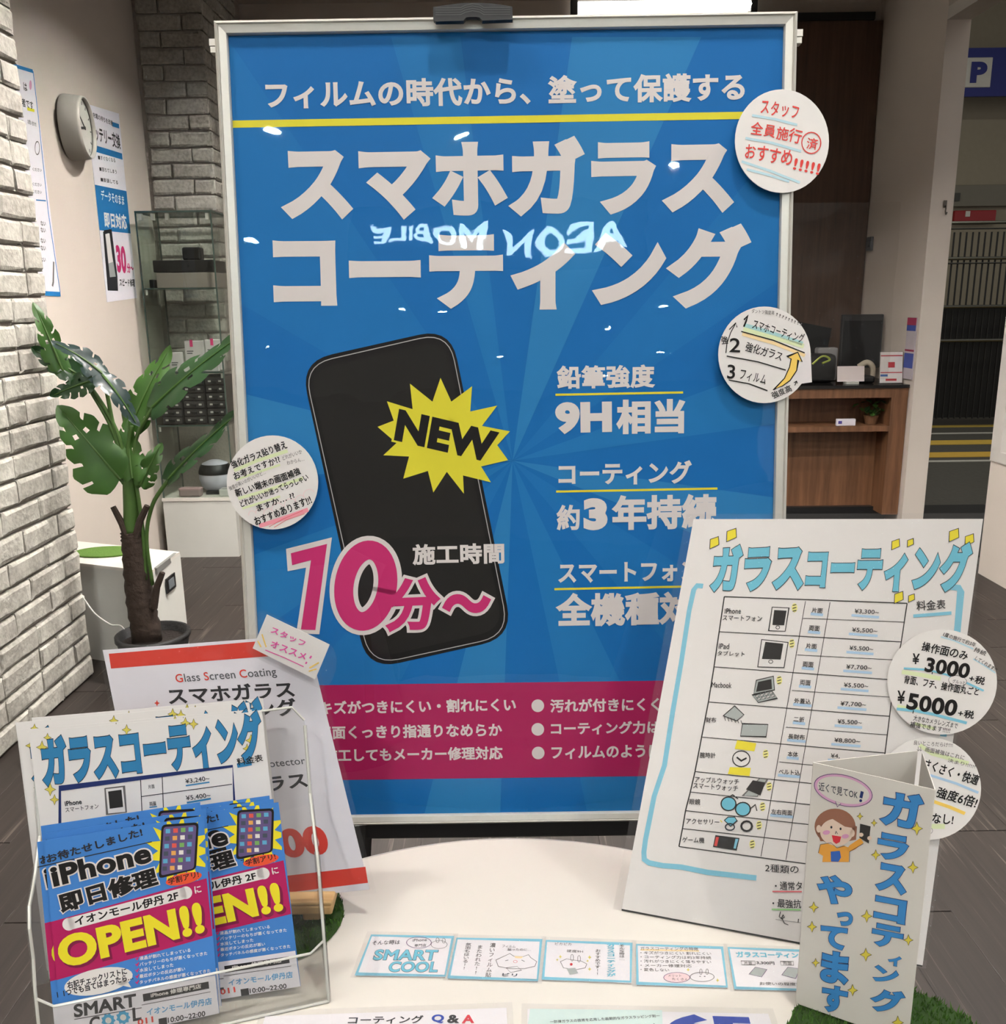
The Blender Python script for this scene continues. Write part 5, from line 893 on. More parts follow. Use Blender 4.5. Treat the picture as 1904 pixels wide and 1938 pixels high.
  ('L','sparkline',3,0.36,[(12.94,48.92),(13.98,46.39),(16.07,45.97),(14.13,43.97),(13.47,40.75),(12.43,43.29),(10.32,43.71),(12.27,45.72),(12.94,48.92),(13.98,46.39)]),
  ('P','spark_yellow',2,[(42.39,36.15),(43.75,32.83),(46.45,32.3),(43.98,29.63),(43.16,25.38),(41.79,28.72),(39.08,29.24),(41.56,31.92)]),
  ('L','sparkline',3,0.35,[(42.39,36.15),(43.75,32.83),(46.45,32.3),(43.98,29.63),(43.16,25.38),(41.79,28.72),(39.08,29.24),(41.56,31.92),(42.39,36.15),(43.75,32.83)]),
  ('P','spark_yellow',2,[(77.16,21.37),(78.71,17.61),(81.69,17.04),(79.01,13.98),(78.16,9.15),(76.6,12.93),(73.6,13.49),(76.31,16.56)]),
  ('L','sparkline',3,0.34,[(77.16,21.37),(78.71,17.61),(81.69,17.04),(79.01,13.98),(78.16,9.15),(76.6,12.93),(73.6,13.49),(76.31,16.56),(77.16,21.37),(78.71,17.61)]),
  ('P','pale_pinkring',1,[(44.23,203.43),(43.64,201.21),(42.43,199.05),(40.65,197.03),(38.35,195.2),(35.58,193.63),(32.43,192.35),(28.99,191.42),(25.37,190.86),(21.66,190.69),(17.99,190.92),(14.47,191.54),(11.22,192.54),(8.32,193.9),(5.89,195.56),(3.99,197.48),(2.69,199.59),(2.03,201.83),(2.04,204.13),(2.7,206.42),(3.99,208.62),(5.88,210.66),(8.3,212.48),(11.17,214.03),(14.39,215.26),(17.88,216.13),(21.51,216.63),(25.19,216.73),(28.79,216.44),(32.22,215.77),(35.37,214.75),(38.15,213.4),(40.48,211.76),(42.3,209.89),(43.55,207.84),(44.2,205.67)]),
  ('P','fold_paper',2,[(42.2,203.47),(41.68,201.61),(40.61,199.81),(39.02,198.12),(36.95,196.6),(34.47,195.29),(31.64,194.23),(28.55,193.46),(25.29,192.99),(21.96,192.86),(18.65,193.05),(15.48,193.58),(12.54,194.42),(9.93,195.56),(7.73,196.94),(6.01,198.55),(4.82,200.31),(4.2,202.18),(4.18,204.1),(4.75,206),(5.9,207.84),(7.57,209.54),(9.73,211.06),(12.29,212.35),(15.19,213.38),(18.32,214.1),(21.59,214.52),(24.9,214.6),(28.15,214.36),(31.25,213.8),(34.1,212.94),(36.62,211.81),(38.74,210.44),(40.4,208.87),(41.55,207.15),(42.15,205.33)]),
  ('L','purple_line',3,0.56,[(44.23,203.43),(43.64,201.21),(42.43,199.05),(40.65,197.03),(38.35,195.2),(35.58,193.63),(32.43,192.35),(28.99,191.42),(25.37,190.86),(21.66,190.69),(17.99,190.92),(14.47,191.54),(11.22,192.54),(8.32,193.9),(5.89,195.56),(3.99,197.48),(2.69,199.59),(2.03,201.83),(2.04,204.13),(2.7,206.42),(3.99,208.62),(5.88,210.66),(8.3,212.48),(11.17,214.03),(14.39,215.26),(17.88,216.13),(21.51,216.63),(25.19,216.73),(28.79,216.44),(32.22,215.77),(35.37,214.75),(38.15,213.4),(40.48,211.76),(42.3,209.89),(43.55,207.84),(44.2,205.67),(44.23,203.43),(43.64,201.21)]),
  ('P','fold_paper',3,[(18.46,192.94),(22.51,192.31),(20.17,188.61)]),
  ('L','purple_line',4,0.44,[(18.46,192.94),(20.17,188.61),(22.51,192.31)]),
  ('T','近くで見てOK','outline_dark',4,5.49,198.61,28.65,0.37,-0.1,7.75,0.008,0.3,0,'',0),
  ('L','navy',4,2.15,[(37.06,206.64),(36.44,200.87)]),
  ('P','navy',4,[(37.53,198.93),(37.51,198.54),(37.39,198.16),(37.18,197.82),(36.9,197.57),(36.59,197.42),(36.26,197.39),(35.96,197.48),(35.71,197.68),(35.54,197.98),(35.46,198.35),(35.48,198.74),(35.6,199.12),(35.81,199.46),(36.09,199.71),(36.4,199.86),(36.73,199.89),(37.03,199.8),(37.28,199.59),(37.45,199.29)]),
  ('P','hair_brown',2,[(34.45,175.76),(34.38,172.71),(33.75,169.61),(32.58,166.56),(30.91,163.68),(28.8,161.08),(26.33,158.87),(23.58,157.12),(20.67,155.92),(17.71,155.3),(14.81,155.3),(12.08,155.93),(9.64,157.15),(7.58,158.93),(5.99,161.2),(4.93,163.86),(4.44,166.81),(4.54,169.92),(5.22,173.09),(6.46,176.18),(8.2,179.07),(10.38,181.64),(12.9,183.81),(15.66,185.49),(18.57,186.62),(21.5,187.16),(24.35,187.1),(27,186.44),(29.37,185.2),(31.37,183.44),(32.91,181.22),(33.95,178.63)]),
  ('P','hair_brown',2,[(5.61,165.86),(9.64,155.36),(13.78,156.64),(12.68,173.13)]),
  ('P','hair_brown',2,[(30.4,161.76),(35.58,164.64),(35.5,176.07),(27.66,177.56)]),
  ('P','skin',3,[(32.94,169.72),(32.78,167.4),(32.16,165.05),(31.12,162.77),(29.69,160.63),(27.92,158.73),(25.88,157.13),(23.65,155.9),(21.3,155.09),(18.94,154.73),(16.64,154.84),(14.52,155.42),(12.63,156.44),(11.08,157.87),(9.9,159.65),(9.16,161.71),(8.88,163.96),(9.06,166.33),(9.71,168.71),(10.8,171.02),(12.28,173.16),(14.08,175.05),(16.15,176.61),(18.4,177.8),(20.74,178.57),(23.08,178.88),(25.33,178.74),(27.42,178.14),(29.25,177.11),(30.77,175.7),(31.92,173.95),(32.65,171.94)]),
  ('P','skin',3,[(9.81,166.47),(9.78,165.42),(9.56,164.41),(9.17,163.55),(8.66,162.91),(8.06,162.57),(7.44,162.54),(6.86,162.85),(6.38,163.45),(6.04,164.29),(5.87,165.29),(5.9,166.34),(6.13,167.35),(6.51,168.21),(7.03,168.84),(7.63,169.18),(8.24,169.2),(8.82,168.9),(9.3,168.29),(9.64,167.46)]),
  ('P','skin',3,[(34.23,169.97),(34.21,168.94),(34,167.95),(33.64,167.11),(33.14,166.48),(32.57,166.14),(31.97,166.13),(31.41,166.43),(30.94,167.02),(30.6,167.84),(30.44,168.82),(30.46,169.85),(30.66,170.84),(31.03,171.69),(31.53,172.31),(32.1,172.64),(32.7,172.66),(33.26,172.36),(33.73,171.76),(34.06,170.94)]),
  ('P','hair_brown',4,[(8.81,168.11),(12.56,175.03),(13.8,181.17),(17.9,177.24),(26.86,173.5),(33.28,174.14),(30.55,182.22),(22.72,186.29),(14.13,184.46),(8.15,178.24)]),
  ('P','outline_dark',4,[(17.72,170.25),(17.71,169.89),(17.62,169.54),(17.47,169.24),(17.27,169.02),(17.04,168.89),(16.81,168.88),(16.59,168.98),(16.4,169.18),(16.27,169.46),(16.21,169.8),(16.23,170.17),(16.31,170.51),(16.46,170.82),(16.66,171.04),(16.89,171.16),(17.13,171.18),(17.35,171.08),(17.53,170.88),(17.66,170.59)]),
  ('P','outline_dark',4,[(24.55,170.89),(24.54,170.53),(24.46,170.18),(24.31,169.88),(24.11,169.66),(23.89,169.53),(23.65,169.52),(23.43,169.62),(23.25,169.82),(23.12,170.1),(23.06,170.44),(23.07,170.8),(23.16,171.15),(23.31,171.45),(23.5,171.67),(23.73,171.79),(23.96,171.81),(24.18,171.71),(24.36,171.51),(24.49,171.22)]),
  ('L','outline_dark',4,0.45,[(20.26,165.1),(20.75,167.56),(21.98,165.62)]),
  ('P','lips',4,[(17.75,163.3),(24.7,164.13),(24.06,159.16),(21.5,156.69),(19.21,158.05)]),
  ('P','cheek',4,[(16.25,165.62),(16.23,165),(15.95,164.32),(15.44,163.64),(14.76,163.03),(13.95,162.55),(13.12,162.25),(12.32,162.16),(11.66,162.29),(11.18,162.61),(10.94,163.12),(10.96,163.74),(11.24,164.42),(11.75,165.1),(12.45,165.71),(13.25,166.19),(14.09,166.48),(14.87,166.57),(15.54,166.45),(16.01,166.12)]),
  ('P','cheek',4,[(30.25,166.52),(30.23,165.91),(29.97,165.23),(29.47,164.56),(28.8,163.96),(28.01,163.49),(27.19,163.19),(26.42,163.1),(25.76,163.22),(25.29,163.55),(25.06,164.05),(25.08,164.66),(25.35,165.34),(25.85,166.02),(26.52,166.62),(27.31,167.09),(28.13,167.38),(28.9,167.47),(29.55,167.34),(30.02,167.02)]),
  ('P','shirt_orange',2,[(9.83,152.55),(17.66,156.54),(22.27,153.43),(26.95,156.83),(31.34,156.27),(31.68,143.83),(12.27,137.57),(12.46,143.15),(8.78,144.62)]),
  ('P','shirt_orange',2,[(29.3,154.34),(31.68,158.95),(38.61,167.1),(41.1,163.79),(35.65,156.33),(31.08,152.31)]),
  ('L','outline_dark',4,0.34,[(9.83,152.55),(17.66,156.54),(22.27,153.43),(28.04,156.91)]),
  ('L','outline_dark',4,0.34,[(8.78,144.62),(9.83,152.55)]),
  ('L','outline_dark',4,0.33,[(32.21,144),(31.77,153.18),(41.14,163.16)]),
  ('P','cup_blue',4,[(17.85,148.79),(24.59,151.56),(25.85,146.12),(24.18,141.67),(18.77,140.19)]),
  ('P','icon_dark',4,[(37.5,179.2),(45.13,179.2),(44.88,164.32),(37.85,167.25)]),
  ('P','skin',5,[(40.59,170.63),(40.54,170.06),(40.34,169.51),(40,169.01),(39.56,168.62),(39.05,168.38),(38.53,168.31),(38.04,168.41),(37.65,168.68),(37.37,169.1),(37.25,169.61),(37.29,170.18),(37.49,170.73),(37.84,171.23),(38.28,171.62),(38.79,171.86),(39.31,171.93),(39.8,171.82),(40.19,171.55),(40.47,171.14)]),
  ('P','skin',5,[(46.6,169.54),(46.56,168.99),(46.38,168.43),(46.07,167.95),(45.65,167.57),(45.18,167.33),(44.7,167.27),(44.24,167.39),(43.87,167.66),(43.61,168.08),(43.5,168.59),(43.53,169.15),(43.72,169.71),(44.03,170.19),(44.45,170.57),(44.92,170.8),(45.4,170.86),(45.85,170.75),(46.23,170.47),(46.48,170.06)])]),
'card_a': dict(c=[(-0.1364,0.6802,0.7215), (-0.0551,0.6766,0.7215), (-0.05,0.7296,0.7215), (-0.1303,0.7338,0.7215)], W=80.88, H=53.61,
  pr=[
  ('L','marker_blue',1,2.35,[(1.17,2.29),(79.58,2.23),(79.05,52.05),(1.91,51.97),(1.17,2.29),(79.58,2.23)]),
  ('T','そんな時は','text_dark',3,5.7,38.92,25.3,1.86,-0.44,5.93,0.008,0.2,0,'',0),
  ('L','purple_line',3,0.58,[(60.19,44.03),(60.03,41.7),(58.76,39.58),(56.52,37.86),(53.51,36.71),(50.04,36.24),(46.42,36.48),(43.01,37.42),(40.14,38.97),(38.07,40.98),(37.02,43.26),(37.11,45.58),(38.32,47.73),(40.56,49.49),(43.6,50.68),(47.15,51.17),(50.83,50.92),(54.29,49.96),(57.18,48.37),(59.21,46.32),(60.19,44.03),(60.03,41.7)]),
  ('T','iPhone','text_dark',3,42.32,44.48,13.18,1.28,-0.37,3.81,0.005,0,0,'',0),
  ('T','専門店','text_dark',3,45.45,37.53,10.65,0.96,-0.34,3.75,0.005,0,0,'',0),
  ('T','SMART','outline_dark',3,11.19,19.55,57.58,1.35,-0.32,13.5,0.03,0,0,'',0.02),
  ('T','SMART','title_blue',4,11.19,19.55,57.58,1.35,-0.32,13.5,0.03,0,0,'',0),
  ('T','COOL','outline_dark',3,28.05,5.33,43.74,0.87,-0.26,13.01,0.03,0,0,'',0.02),
  ('T','COOL','title_blue',4,28.05,5.33,43.74,0.87,-0.26,13.01,0.03,0,0,'',0),
  ('L','pen_gray',3,0.43,[(75.37,41.82),(75.26,40.15),(74.43,38.62),(72.97,37.38),(71.02,36.56),(68.76,36.23),(66.42,36.41),(64.21,37.1),(62.36,38.22),(61.03,39.68),(60.38,41.32),(60.45,43),(61.25,44.54),(62.71,45.79),(64.68,46.63),(66.97,46.98),(69.35,46.79),(71.57,46.09),(73.43,44.94),(74.74,43.47),(75.37,41.82),(75.26,40.15)]),
  ('L','pen_gray',3,0.44,[(66.9,47.4),(67,46.36),(66.95,45.42),(66.75,44.67),(66.43,44.19),(66.01,44.01),(65.54,44.16),(65.05,44.62),(64.61,45.34),(64.24,46.27),(63.99,47.3),(63.89,48.34),(63.93,49.28),(64.13,50.04),(64.45,50.53),(64.88,50.71),(65.35,50.56),(65.84,50.1),(66.29,49.36),(66.65,48.43),(66.9,47.4),(67,46.36)]),
  ('L','pen_gray',3,0.44,[(72.81,46.97),(72.9,45.93),(72.85,44.99),(72.64,44.24),(72.32,43.76),(71.9,43.58),(71.42,43.73),(70.94,44.19),(70.5,44.91),(70.15,45.84),(69.91,46.87),(69.81,47.91),(69.86,48.85),(70.06,49.61),(70.39,50.1),(70.82,50.28),(71.29,50.13),(71.78,49.66),(72.22,48.93),(72.58,48),(72.81,46.97),(72.9,45.93)])]),
'card_b': dict(c=[(-0.0546,0.6751,0.7215), (0.026,0.67,0.7215), (0.0322,0.7239,0.7215), (-0.0494,0.7281,0.7215)], W=81.29, H=53.76,
  pr=[
  ('L','marker_blue',1,2.31,[(1.57,2.34),(80.03,2.15),(79.67,52.24),(1.69,52.11),(1.57,2.34),(80.03,2.15)]),
  ('T','濃いフィルム貼','pen_gray',3,33.62,3.41,5.23,0.05,-0.4,43.63,0.008,0,1,'',0),
  ('T','またわれた!!','pen_gray',3,22.14,6.67,5.26,0.04,-0.3,36.85,0.008,0,1,'',0),
  ('T','気泡もはいる!!','pen_gray',3,10.99,11.93,5.29,0.04,-0.23,34.34,0.008,0,1,'',0),
  ('T','フィルム','pen_gray',3,44.7,41.52,12.16,-0.37,0.1,3.3,0.006,0,0,'',0),
  ('T','貼ったのに…','pen_gray',3,50.09,37.64,21.29,-0.02,0,3.26,0.006,0,0,'',0),
  ('P','card_white',2,[(40.85,24.89),(48.67,30.75),(52.61,33.7),(56.46,30.45),(64.94,30.19),(69.64,32.95),(72.07,29.08),(77.77,24.41),(76.41,18.55),(67.65,15.31),(53.81,14.72),(43.81,17.19)]),
  ('L','pen_gray',3,0.56,[(40.85,24.89),(48.67,30.75),(52.61,33.7),(56.46,30.45),(64.94,30.19),(69.64,32.95),(72.07,29.08),(77.77,24.41),(76.41,18.55),(67.65,15.31),(53.81,14.72),(43.81,17.19),(40.85,24.89),(48.67,30.75)]),
  ('P','pale_orange',4,[(57.17,30.48),(64.94,30.19),(63.75,27.77),(58.11,27.94)]),
  ('L','marker_red',4,0.42,[(60.2,23.7),(60.16,23.22),(59.96,22.77),(59.63,22.41),(59.18,22.17),(58.67,22.08),(58.15,22.13),(57.66,22.33),(57.26,22.66),(56.98,23.09),(56.85,23.56),(56.88,24.05),(57.08,24.49),(57.42,24.86),(57.86,25.1),(58.37,25.19),(58.9,25.14),(59.39,24.93),(59.79,24.6),(60.07,24.18),(60.2,23.7),(60.16,23.22)]),
  ('L','text_dark',4,0.56,[(49.35,24.24),(52.04,25.33)]),
  ('L','text_dark',4,0.56,[(63.93,25.81),(66.89,23.97)]),
  ('T','ビリ','outline_dark',4,48.56,5.39,13.1,-0.17,0.05,3.78,0.02,0,0,'',0),
  ('P','card_white',2,[(50.95,15.56),(60.46,17.89),(65.06,13.29),(55.67,10.04)]),
  ('L','pen_gray',3,0.41,[(50.95,15.56),(60.46,17.89),(65.06,13.29),(55.67,10.04),(50.95,15.56),(60.46,17.89)])]),
'card_c': dict(c=[(0.0281,0.6722,0.7215), (0.1075,0.6664,0.7215), (0.1153,0.7176,0.7215), (0.034,0.7238,0.7215)], W=80.60, H=51.88,
  pr=[
  ('L','marker_blue',1,2.28,[(1.63,2.32),(78.81,2.49),(78.92,50.11),(1.56,49.88),(1.63,2.32),(78.81,2.49)]),
  ('T','そんな時は…','pen_gray',3,68.58,28.38,4.72,0.08,-0.32,20.25,0.008,0,1,'',0),
  ('T','ガラスコーティングが','title_blue',3,57.71,7.49,8.21,0.27,-1.37,41.48,0.04,0,1,'',0),
  ('T','おすすめです!!','pen_gray',3,47.25,8.79,4.67,0.07,-0.5,32.37,0.008,0,1,'',0),
  ('T','ピカピカ','pen_gray',3,9.7,44.75,14.88,0.05,-0.01,3.31,0.006,0,0,'',0),
  ('T','硬度9H','pen_gray',3,20.8,35.61,14.76,0.05,-0.01,3.64,0.006,0,0,'',0),
  ('P','card_white',2,[(15.85,23.39),(21.23,27.24),(25.47,26.3),(33.89,25.4),(39.6,21.81),(38.4,16.89),(30.22,14.12),(19.05,15.79)]),
  ('L','pen_gray',3,0.55,[(15.85,23.39),(21.23,27.24),(25.47,26.3),(33.89,25.4),(39.6,21.81),(38.4,16.89),(30.22,14.12),(19.05,15.79),(15.85,23.39),(21.23,27.24)]),
  ('L','pen_gray',3,0.42,[(27.3,28.98),(27.3,27.63),(27.18,26.41),(26.95,25.44),(26.63,24.8),(26.26,24.57),(25.86,24.76),(25.48,25.35),(25.16,26.29),(24.92,27.49),(24.79,28.83),(24.79,30.18),(24.91,31.41),(25.14,32.4),(25.46,33.05),(25.84,33.28),(26.24,33.09),(26.62,32.49),(26.94,31.53),(27.18,30.32),(27.3,28.98),(27.3,27.63)]),
  ('L','pen_gray',3,0.42,[(33.64,27.95),(33.63,26.61),(33.51,25.39),(33.27,24.42),(32.95,23.79),(32.57,23.56),(32.18,23.74),(31.8,24.34),(31.48,25.27),(31.25,26.47),(31.13,27.81),(31.13,29.16),(31.26,30.38),(31.49,31.37),(31.82,32.01),(32.2,32.25),(32.59,32.06),(32.97,31.45),(33.29,30.5),(33.52,29.29),(33.64,27.95),(33.63,26.61)]),
  ('P','lips',4,[(27.01,20.5),(26.97,19.96),(26.82,19.46),(26.56,19.06),(26.23,18.8),(25.84,18.69),(25.45,18.75),(25.1,18.98),(24.8,19.35),(24.6,19.83),(24.51,20.36),(24.55,20.91),(24.7,21.4),(24.96,21.81),(25.29,22.08),(25.67,22.18),(26.06,22.12),(26.42,21.89),(26.72,21.52),(26.92,21.04)]),
  ('P','icon_gray',4,[(21.87,14.99),(29.42,16.38),(32.48,9.86),(25.01,7.55)]),
  ('P','pale_gold',3,[(15.36,32.08),(15.88,30.42),(16.92,29.77),(15.96,29.01),(15.63,27.31),(15.11,28.96),(14.07,29.61),(15.03,30.37)]),
  ('P','pale_gold',3,[(12.81,27.55),(13.25,26.18),(14.11,25.65),(13.31,25.01),(13.04,23.62),(12.61,24.97),(11.74,25.51),(12.54,26.14)]),
  ('P','pale_gold',3,[(41.68,33.2),(42.25,31.26),(43.44,30.5),(42.31,29.61),(41.88,27.64),(41.32,29.55),(40.12,30.31),(41.26,31.21)]),
  ('P','pale_gold',3,[(40.08,27.53),(40.44,26.3),(41.21,25.82),(40.48,25.25),(40.21,23.99),(39.85,25.22),(39.08,25.7),(39.81,26.27)]),
  ('P','pale_gold',3,[(42.23,18.07),(42.75,16.34),(43.85,15.66),(42.8,14.86),(42.42,13.08),(41.9,14.8),(40.8,15.48),(41.85,16.29)])]),
'card_d': dict(c=[(0.1099,0.6649,0.7215), (0.1894,0.6596,0.7215), (0.1977,0.7112,0.7215), (0.1168,0.7171,0.7215)], W=80.41, H=52.46,
  pr=[
  ('L','marker_blue',1,2.26,[(1.65,2.28),(78.99,2.12),(78.6,50.7),(1.81,50.5),(1.65,2.28),(78.99,2.12)]),
  ('L','pale_orange',1,2.24,[(5.08,44.13),(57.63,45.43)]),
  ('T','ガラスコーティングの特徴','pen_gray',3,5.07,43.52,52.14,1.88,-0.16,4.48,0.006,0,0,'',0),
  ('T','・キズがつきにくい 割れにくい','pen_gray',3,4.98,38.08,63.26,2.16,-0.14,4.02,0.006,0,0,'',0),
  ('T','・コーティング力は約3年持続','pen_gray',3,4.89,32.71,62.97,2.12,-0.13,3.97,0.006,0,0,'',0),
  ('T','・汚れがつきにくく落ちやすい','pen_gray',3,4.8,27.41,62.68,2.07,-0.13,3.92,0.006,0,0,'',0),
  ('T','・メーカー修理対応','pen_gray',3,4.7,22.17,45.29,1.37,-0.12,3.87,0.006,0,0,'',0),
  ('T','・変色しない','pen_gray',3,4.61,17,25.3,0.58,-0.09,3.82,0.006,0,0,'',0),
  ('P','pale_pink',2,[(47.67,11.28),(46.66,8.94),(44.07,6.88),(40.28,5.4),(35.86,4.73),(31.49,4.96),(27.81,6.06),(25.39,7.86),(24.6,10.1),(25.56,12.45),(28.14,14.54),(31.96,16.05),(36.41,16.75),(40.83,16.51),(44.52,15.39),(46.92,13.55)]),
  ('L','purple_line',3,0.55,[(47.67,11.28),(46.66,8.94),(44.07,6.88),(40.28,5.4),(35.86,4.73),(31.49,4.96),(27.81,6.06),(25.39,7.86),(24.6,10.1),(25.56,12.45),(28.14,14.54),(31.96,16.05),(36.41,16.75),(40.83,16.51),(44.52,15.39),(46.92,13.55),(47.67,11.28),(46.66,8.94)]),
  ('T','メリット','pen_gray',4,28.7,11.06,11.53,0.22,-0.06,3.02,0.006,0,0,'',0),
  ('T','たくさん','pen_gray',4,31.92,7.12,14.17,0.16,-0.03,2.99,0.006,0,0,'',0),
  ('L','pen_gray',3,0.54,[(68.86,13.13),(68.22,11.35),(66.6,9.71),(64.18,8.34),(61.19,7.4),(57.92,6.96),(54.69,7.07),(51.8,7.71),(49.54,8.83),(48.13,10.32),(47.71,12.04),(48.33,13.82),(49.93,15.48),(52.35,16.87),(55.36,17.83),(58.66,18.29),(61.93,18.18),(64.83,17.52),(67.09,16.37),(68.48,14.86),(68.86,13.13),(68.22,11.35)]),
  ('L','pen_gray',3,0.41,[(58.7,18.86),(58.58,17.79),(58.36,16.83),(58.07,16.06),(57.74,15.55),(57.39,15.37),(57.06,15.52),(56.79,15.99),(56.6,16.74),(56.51,17.69),(56.52,18.75),(56.64,19.82),(56.86,20.79),(57.15,21.57),(57.48,22.08),(57.83,22.27),(58.16,22.12),(58.43,21.64),(58.62,20.88),(58.72,19.93),(58.7,18.86),(58.58,17.79)]),
  ('L','pen_gray',3,0.41,[(64.15,19.15),(64.03,18.08),(63.8,17.11),(63.51,16.34),(63.17,15.84),(62.83,15.65),(62.5,15.8),(62.23,16.27),(62.04,17.02),(61.95,17.97),(61.97,19.03),(62.1,20.11),(62.32,21.08),(62.61,21.86),(62.95,22.37),(63.3,22.56),(63.63,22.41),(63.9,21.93),(64.09,21.17),(64.17,20.21),(64.15,19.15),(64.03,18.08)]),
  ('L','text_dark',3,0.68,[(55.89,13.02),(57.24,13.09)]),
  ('L','text_dark',3,0.68,[(59.96,13.24),(61.31,13.31)]),
  ('P','pale_gold',3,[(46.7,23.22),(47.05,21.48),(48.07,20.79),(46.97,19.99),(46.42,18.22),(46.07,19.95),(45.05,20.63),(46.15,21.43)]),
  ('P','pale_gold',3,[(71.71,11.59),(72.02,9.89),(73.01,9.22),(71.91,8.44),(71.34,6.72),(71.02,8.4),(70.03,9.07),(71.14,9.84)])]),
'card_e': dict(c=[(0.1931,0.6581,0.7215), (0.2692,0.654,0.7215), (0.28,0.705,0.7215), (0.2005,0.7111,0.7215)], W=77.95, H=52.88,
  pr=[
  ('L','marker_blue',1,2.21,[(1.88,2.22),(76.64,2.15),(76.42,51.33),(1.21,51.33),(1.88,2.22),(76.64,2.15)]),
  ('T','ガラスコーティング','title_blue',3,7.07,39.29,62.08,2.22,-0.27,7.63,0.045,0,0,'',0),
  ('L','pen_gray',3,0.41,[(10.42,34.96),(22.75,35.6),(22.47,30.71),(10.43,30.11),(10.42,34.96),(22.75,35.6)]),
  ('T','片面','pen_gray',3,12.94,30.62,6.8,-0.05,0.03,3.93,0.006,0,0,'',0),
  ('T','3,300円','text_dark',3,23.88,31.17,15.61,0.01,0,4.34,0.02,0,0,'',0),
  ('L','pen_gray',3,0.41,[(45.09,36.19),(56.4,36.8),(56.08,31.84),(44.91,31.27),(45.09,36.19),(56.4,36.8)]),
  ('T','両面','pen_gray',3,47.03,31.96,7.44,-0.01,0,3.99,0.006,0,0,'',0),
  ('P','icon_gray',2,[(15.7,18.94),(22.14,27.8),(32.03,25.4),(26.15,15.66)]),
  ('L','purple_line',3,0.41,[(15.7,18.94),(22.14,27.8),(32.03,25.4),(26.15,15.66),(15.7,18.94),(22.14,27.8)]),
  ('P','icon_gray',2,[(44.15,19.29),(50.76,29.22),(60.71,27.77),(55.77,15.08)]),
  ('L','purple_line',3,0.41,[(44.15,19.29),(50.76,29.22),(60.71,27.77),(55.77,15.08),(44.15,19.29),(50.76,29.22)]),
  ('T','お使いの程度で','pen_gray',3,23.69,6.31,36.38,0.35,-0.04,3.71,0.008,0,0,'',0)]),
'qa_sheet': dict(c=[(-0.1974,0.3477,0.7212), (0.0084,0.3539,0.7212), (-0.0003,0.6437,0.7212), (-0.2061,0.6375,0.7212)], W=205.88, H=290.00,
  pr=[
  ('T','コーティング','text_dark',3,72.14,276.03,62.16,-1.88,0.25,8.41,0.02,0,0,'',0),
  ('T','Q','poster_blue_text',3,141.1,273.84,10.26,-0.47,0.43,9.32,0.04,0,0,'',0),
  ('T','&','text_dark',3,154.18,273.23,10.25,-0.47,0.41,8.97,0.04,0,0,'',0),
  ('T','A','lips',3,166.35,272.67,10.37,-0.48,0.41,8.95,0.04,0,0,'',0)]),
'green_sheet': dict(c=[(0.0011,0.3524,0.7212), (0.205,0.3436,0.7212), (0.2174,0.6334,0.7212), (0.0135,0.6421,0.7212)], W=204.06, H=290.00,
  pr=[
  ('P','pale_mint',1,[(0,248.69),(4.21,288.06),(114.42,289.3),(107.11,215.82),(0,215.5)]),
  ('T','一防弾ガラスの技術を応用した画期的なガラスラッピング剤一','text_dark',3,20.74,272.48,91.13,9.04,-0.32,3.27,0.012,0,0,'',0),
  ('T','65','poster_blue_text',3,116.1,259.55,70.82,-1.18,0.44,26.26,0.07,0,0,'',0),
  ('T','スマート','text_dark',3,90.19,267.56,18.34,0.82,-0.29,6.51,0.02,0,0,'',0)]),
'wall_poster_a': dict(c=[(-1.828,3.6093,1.3454), (-1.828,3.8471,1.3448), (-1.828,3.8464,2.213), (-1.828,3.6295,2.1969)], W=227.62, H=859.93,
  pr=[
  ('P','poster_blue',1,[(0,856.13),(217.24,859.93),(222.9,859.93),(222.58,846.76),(0,843.06)]),
  ('L','poster_blue',1,5.61,[(224.02,854.32),(221.02,681.59),(214.69,532.98),(207.76,327.43),(226.28,16.04)]),
  ('P','poster_blue',1,[(0,21.83),(227.62,17.73),(227.62,7.34),(226.81,0),(182.75,0),(0,5.41)]),
  ('T','は','text_dark',3,127.32,771.39,27.84,-0.47,0.51,29.82,0.02,0,0,'',0),
  ('T','者です','text_dark',3,97.31,710.18,90.75,-1.36,0.47,31.33,0.02,0,0,'',0),
  ('P','poster_yellow',1,[(136.42,712.44),(195.82,712.8),(194.12,701.55),(136.57,700.65)]),
  ('P','cheek',2,[(198.31,800.55),(196.26,794.98),(193.32,789.79),(189.79,785.51),(186.01,782.55),(182.35,781.2),(179.18,781.6),(176.78,783.68),(175.41,787.26),(175.18,791.99),(176.13,797.39),(178.15,802.94),(181.07,808.11),(184.58,812.38),(188.37,815.35),(192.04,816.72),(195.24,816.35),(197.66,814.27),(199.05,810.7),(199.28,805.97)]),
  ('T','お問い合わせ','text_dark',3,126.74,650.55,68.44,-2.14,0.54,17.41,0.01,0,0,'',0),
  ('T','ください','text_dark',3,121.11,477.52,73,3.23,-0.57,12.79,0.01,0,0,'',0),
  ('T','ください','text_dark',3,107.08,421.59,72.25,2.5,-0.44,12.81,0.01,0,0,'',0),
  ('T','ください','text_dark',3,100.13,393.6,71.87,2.13,-0.38,12.82,0.01,0,0,'',0),
  ('L','poster_blue',2,4.82,[(119.63,369.14),(199.2,372.11)]),
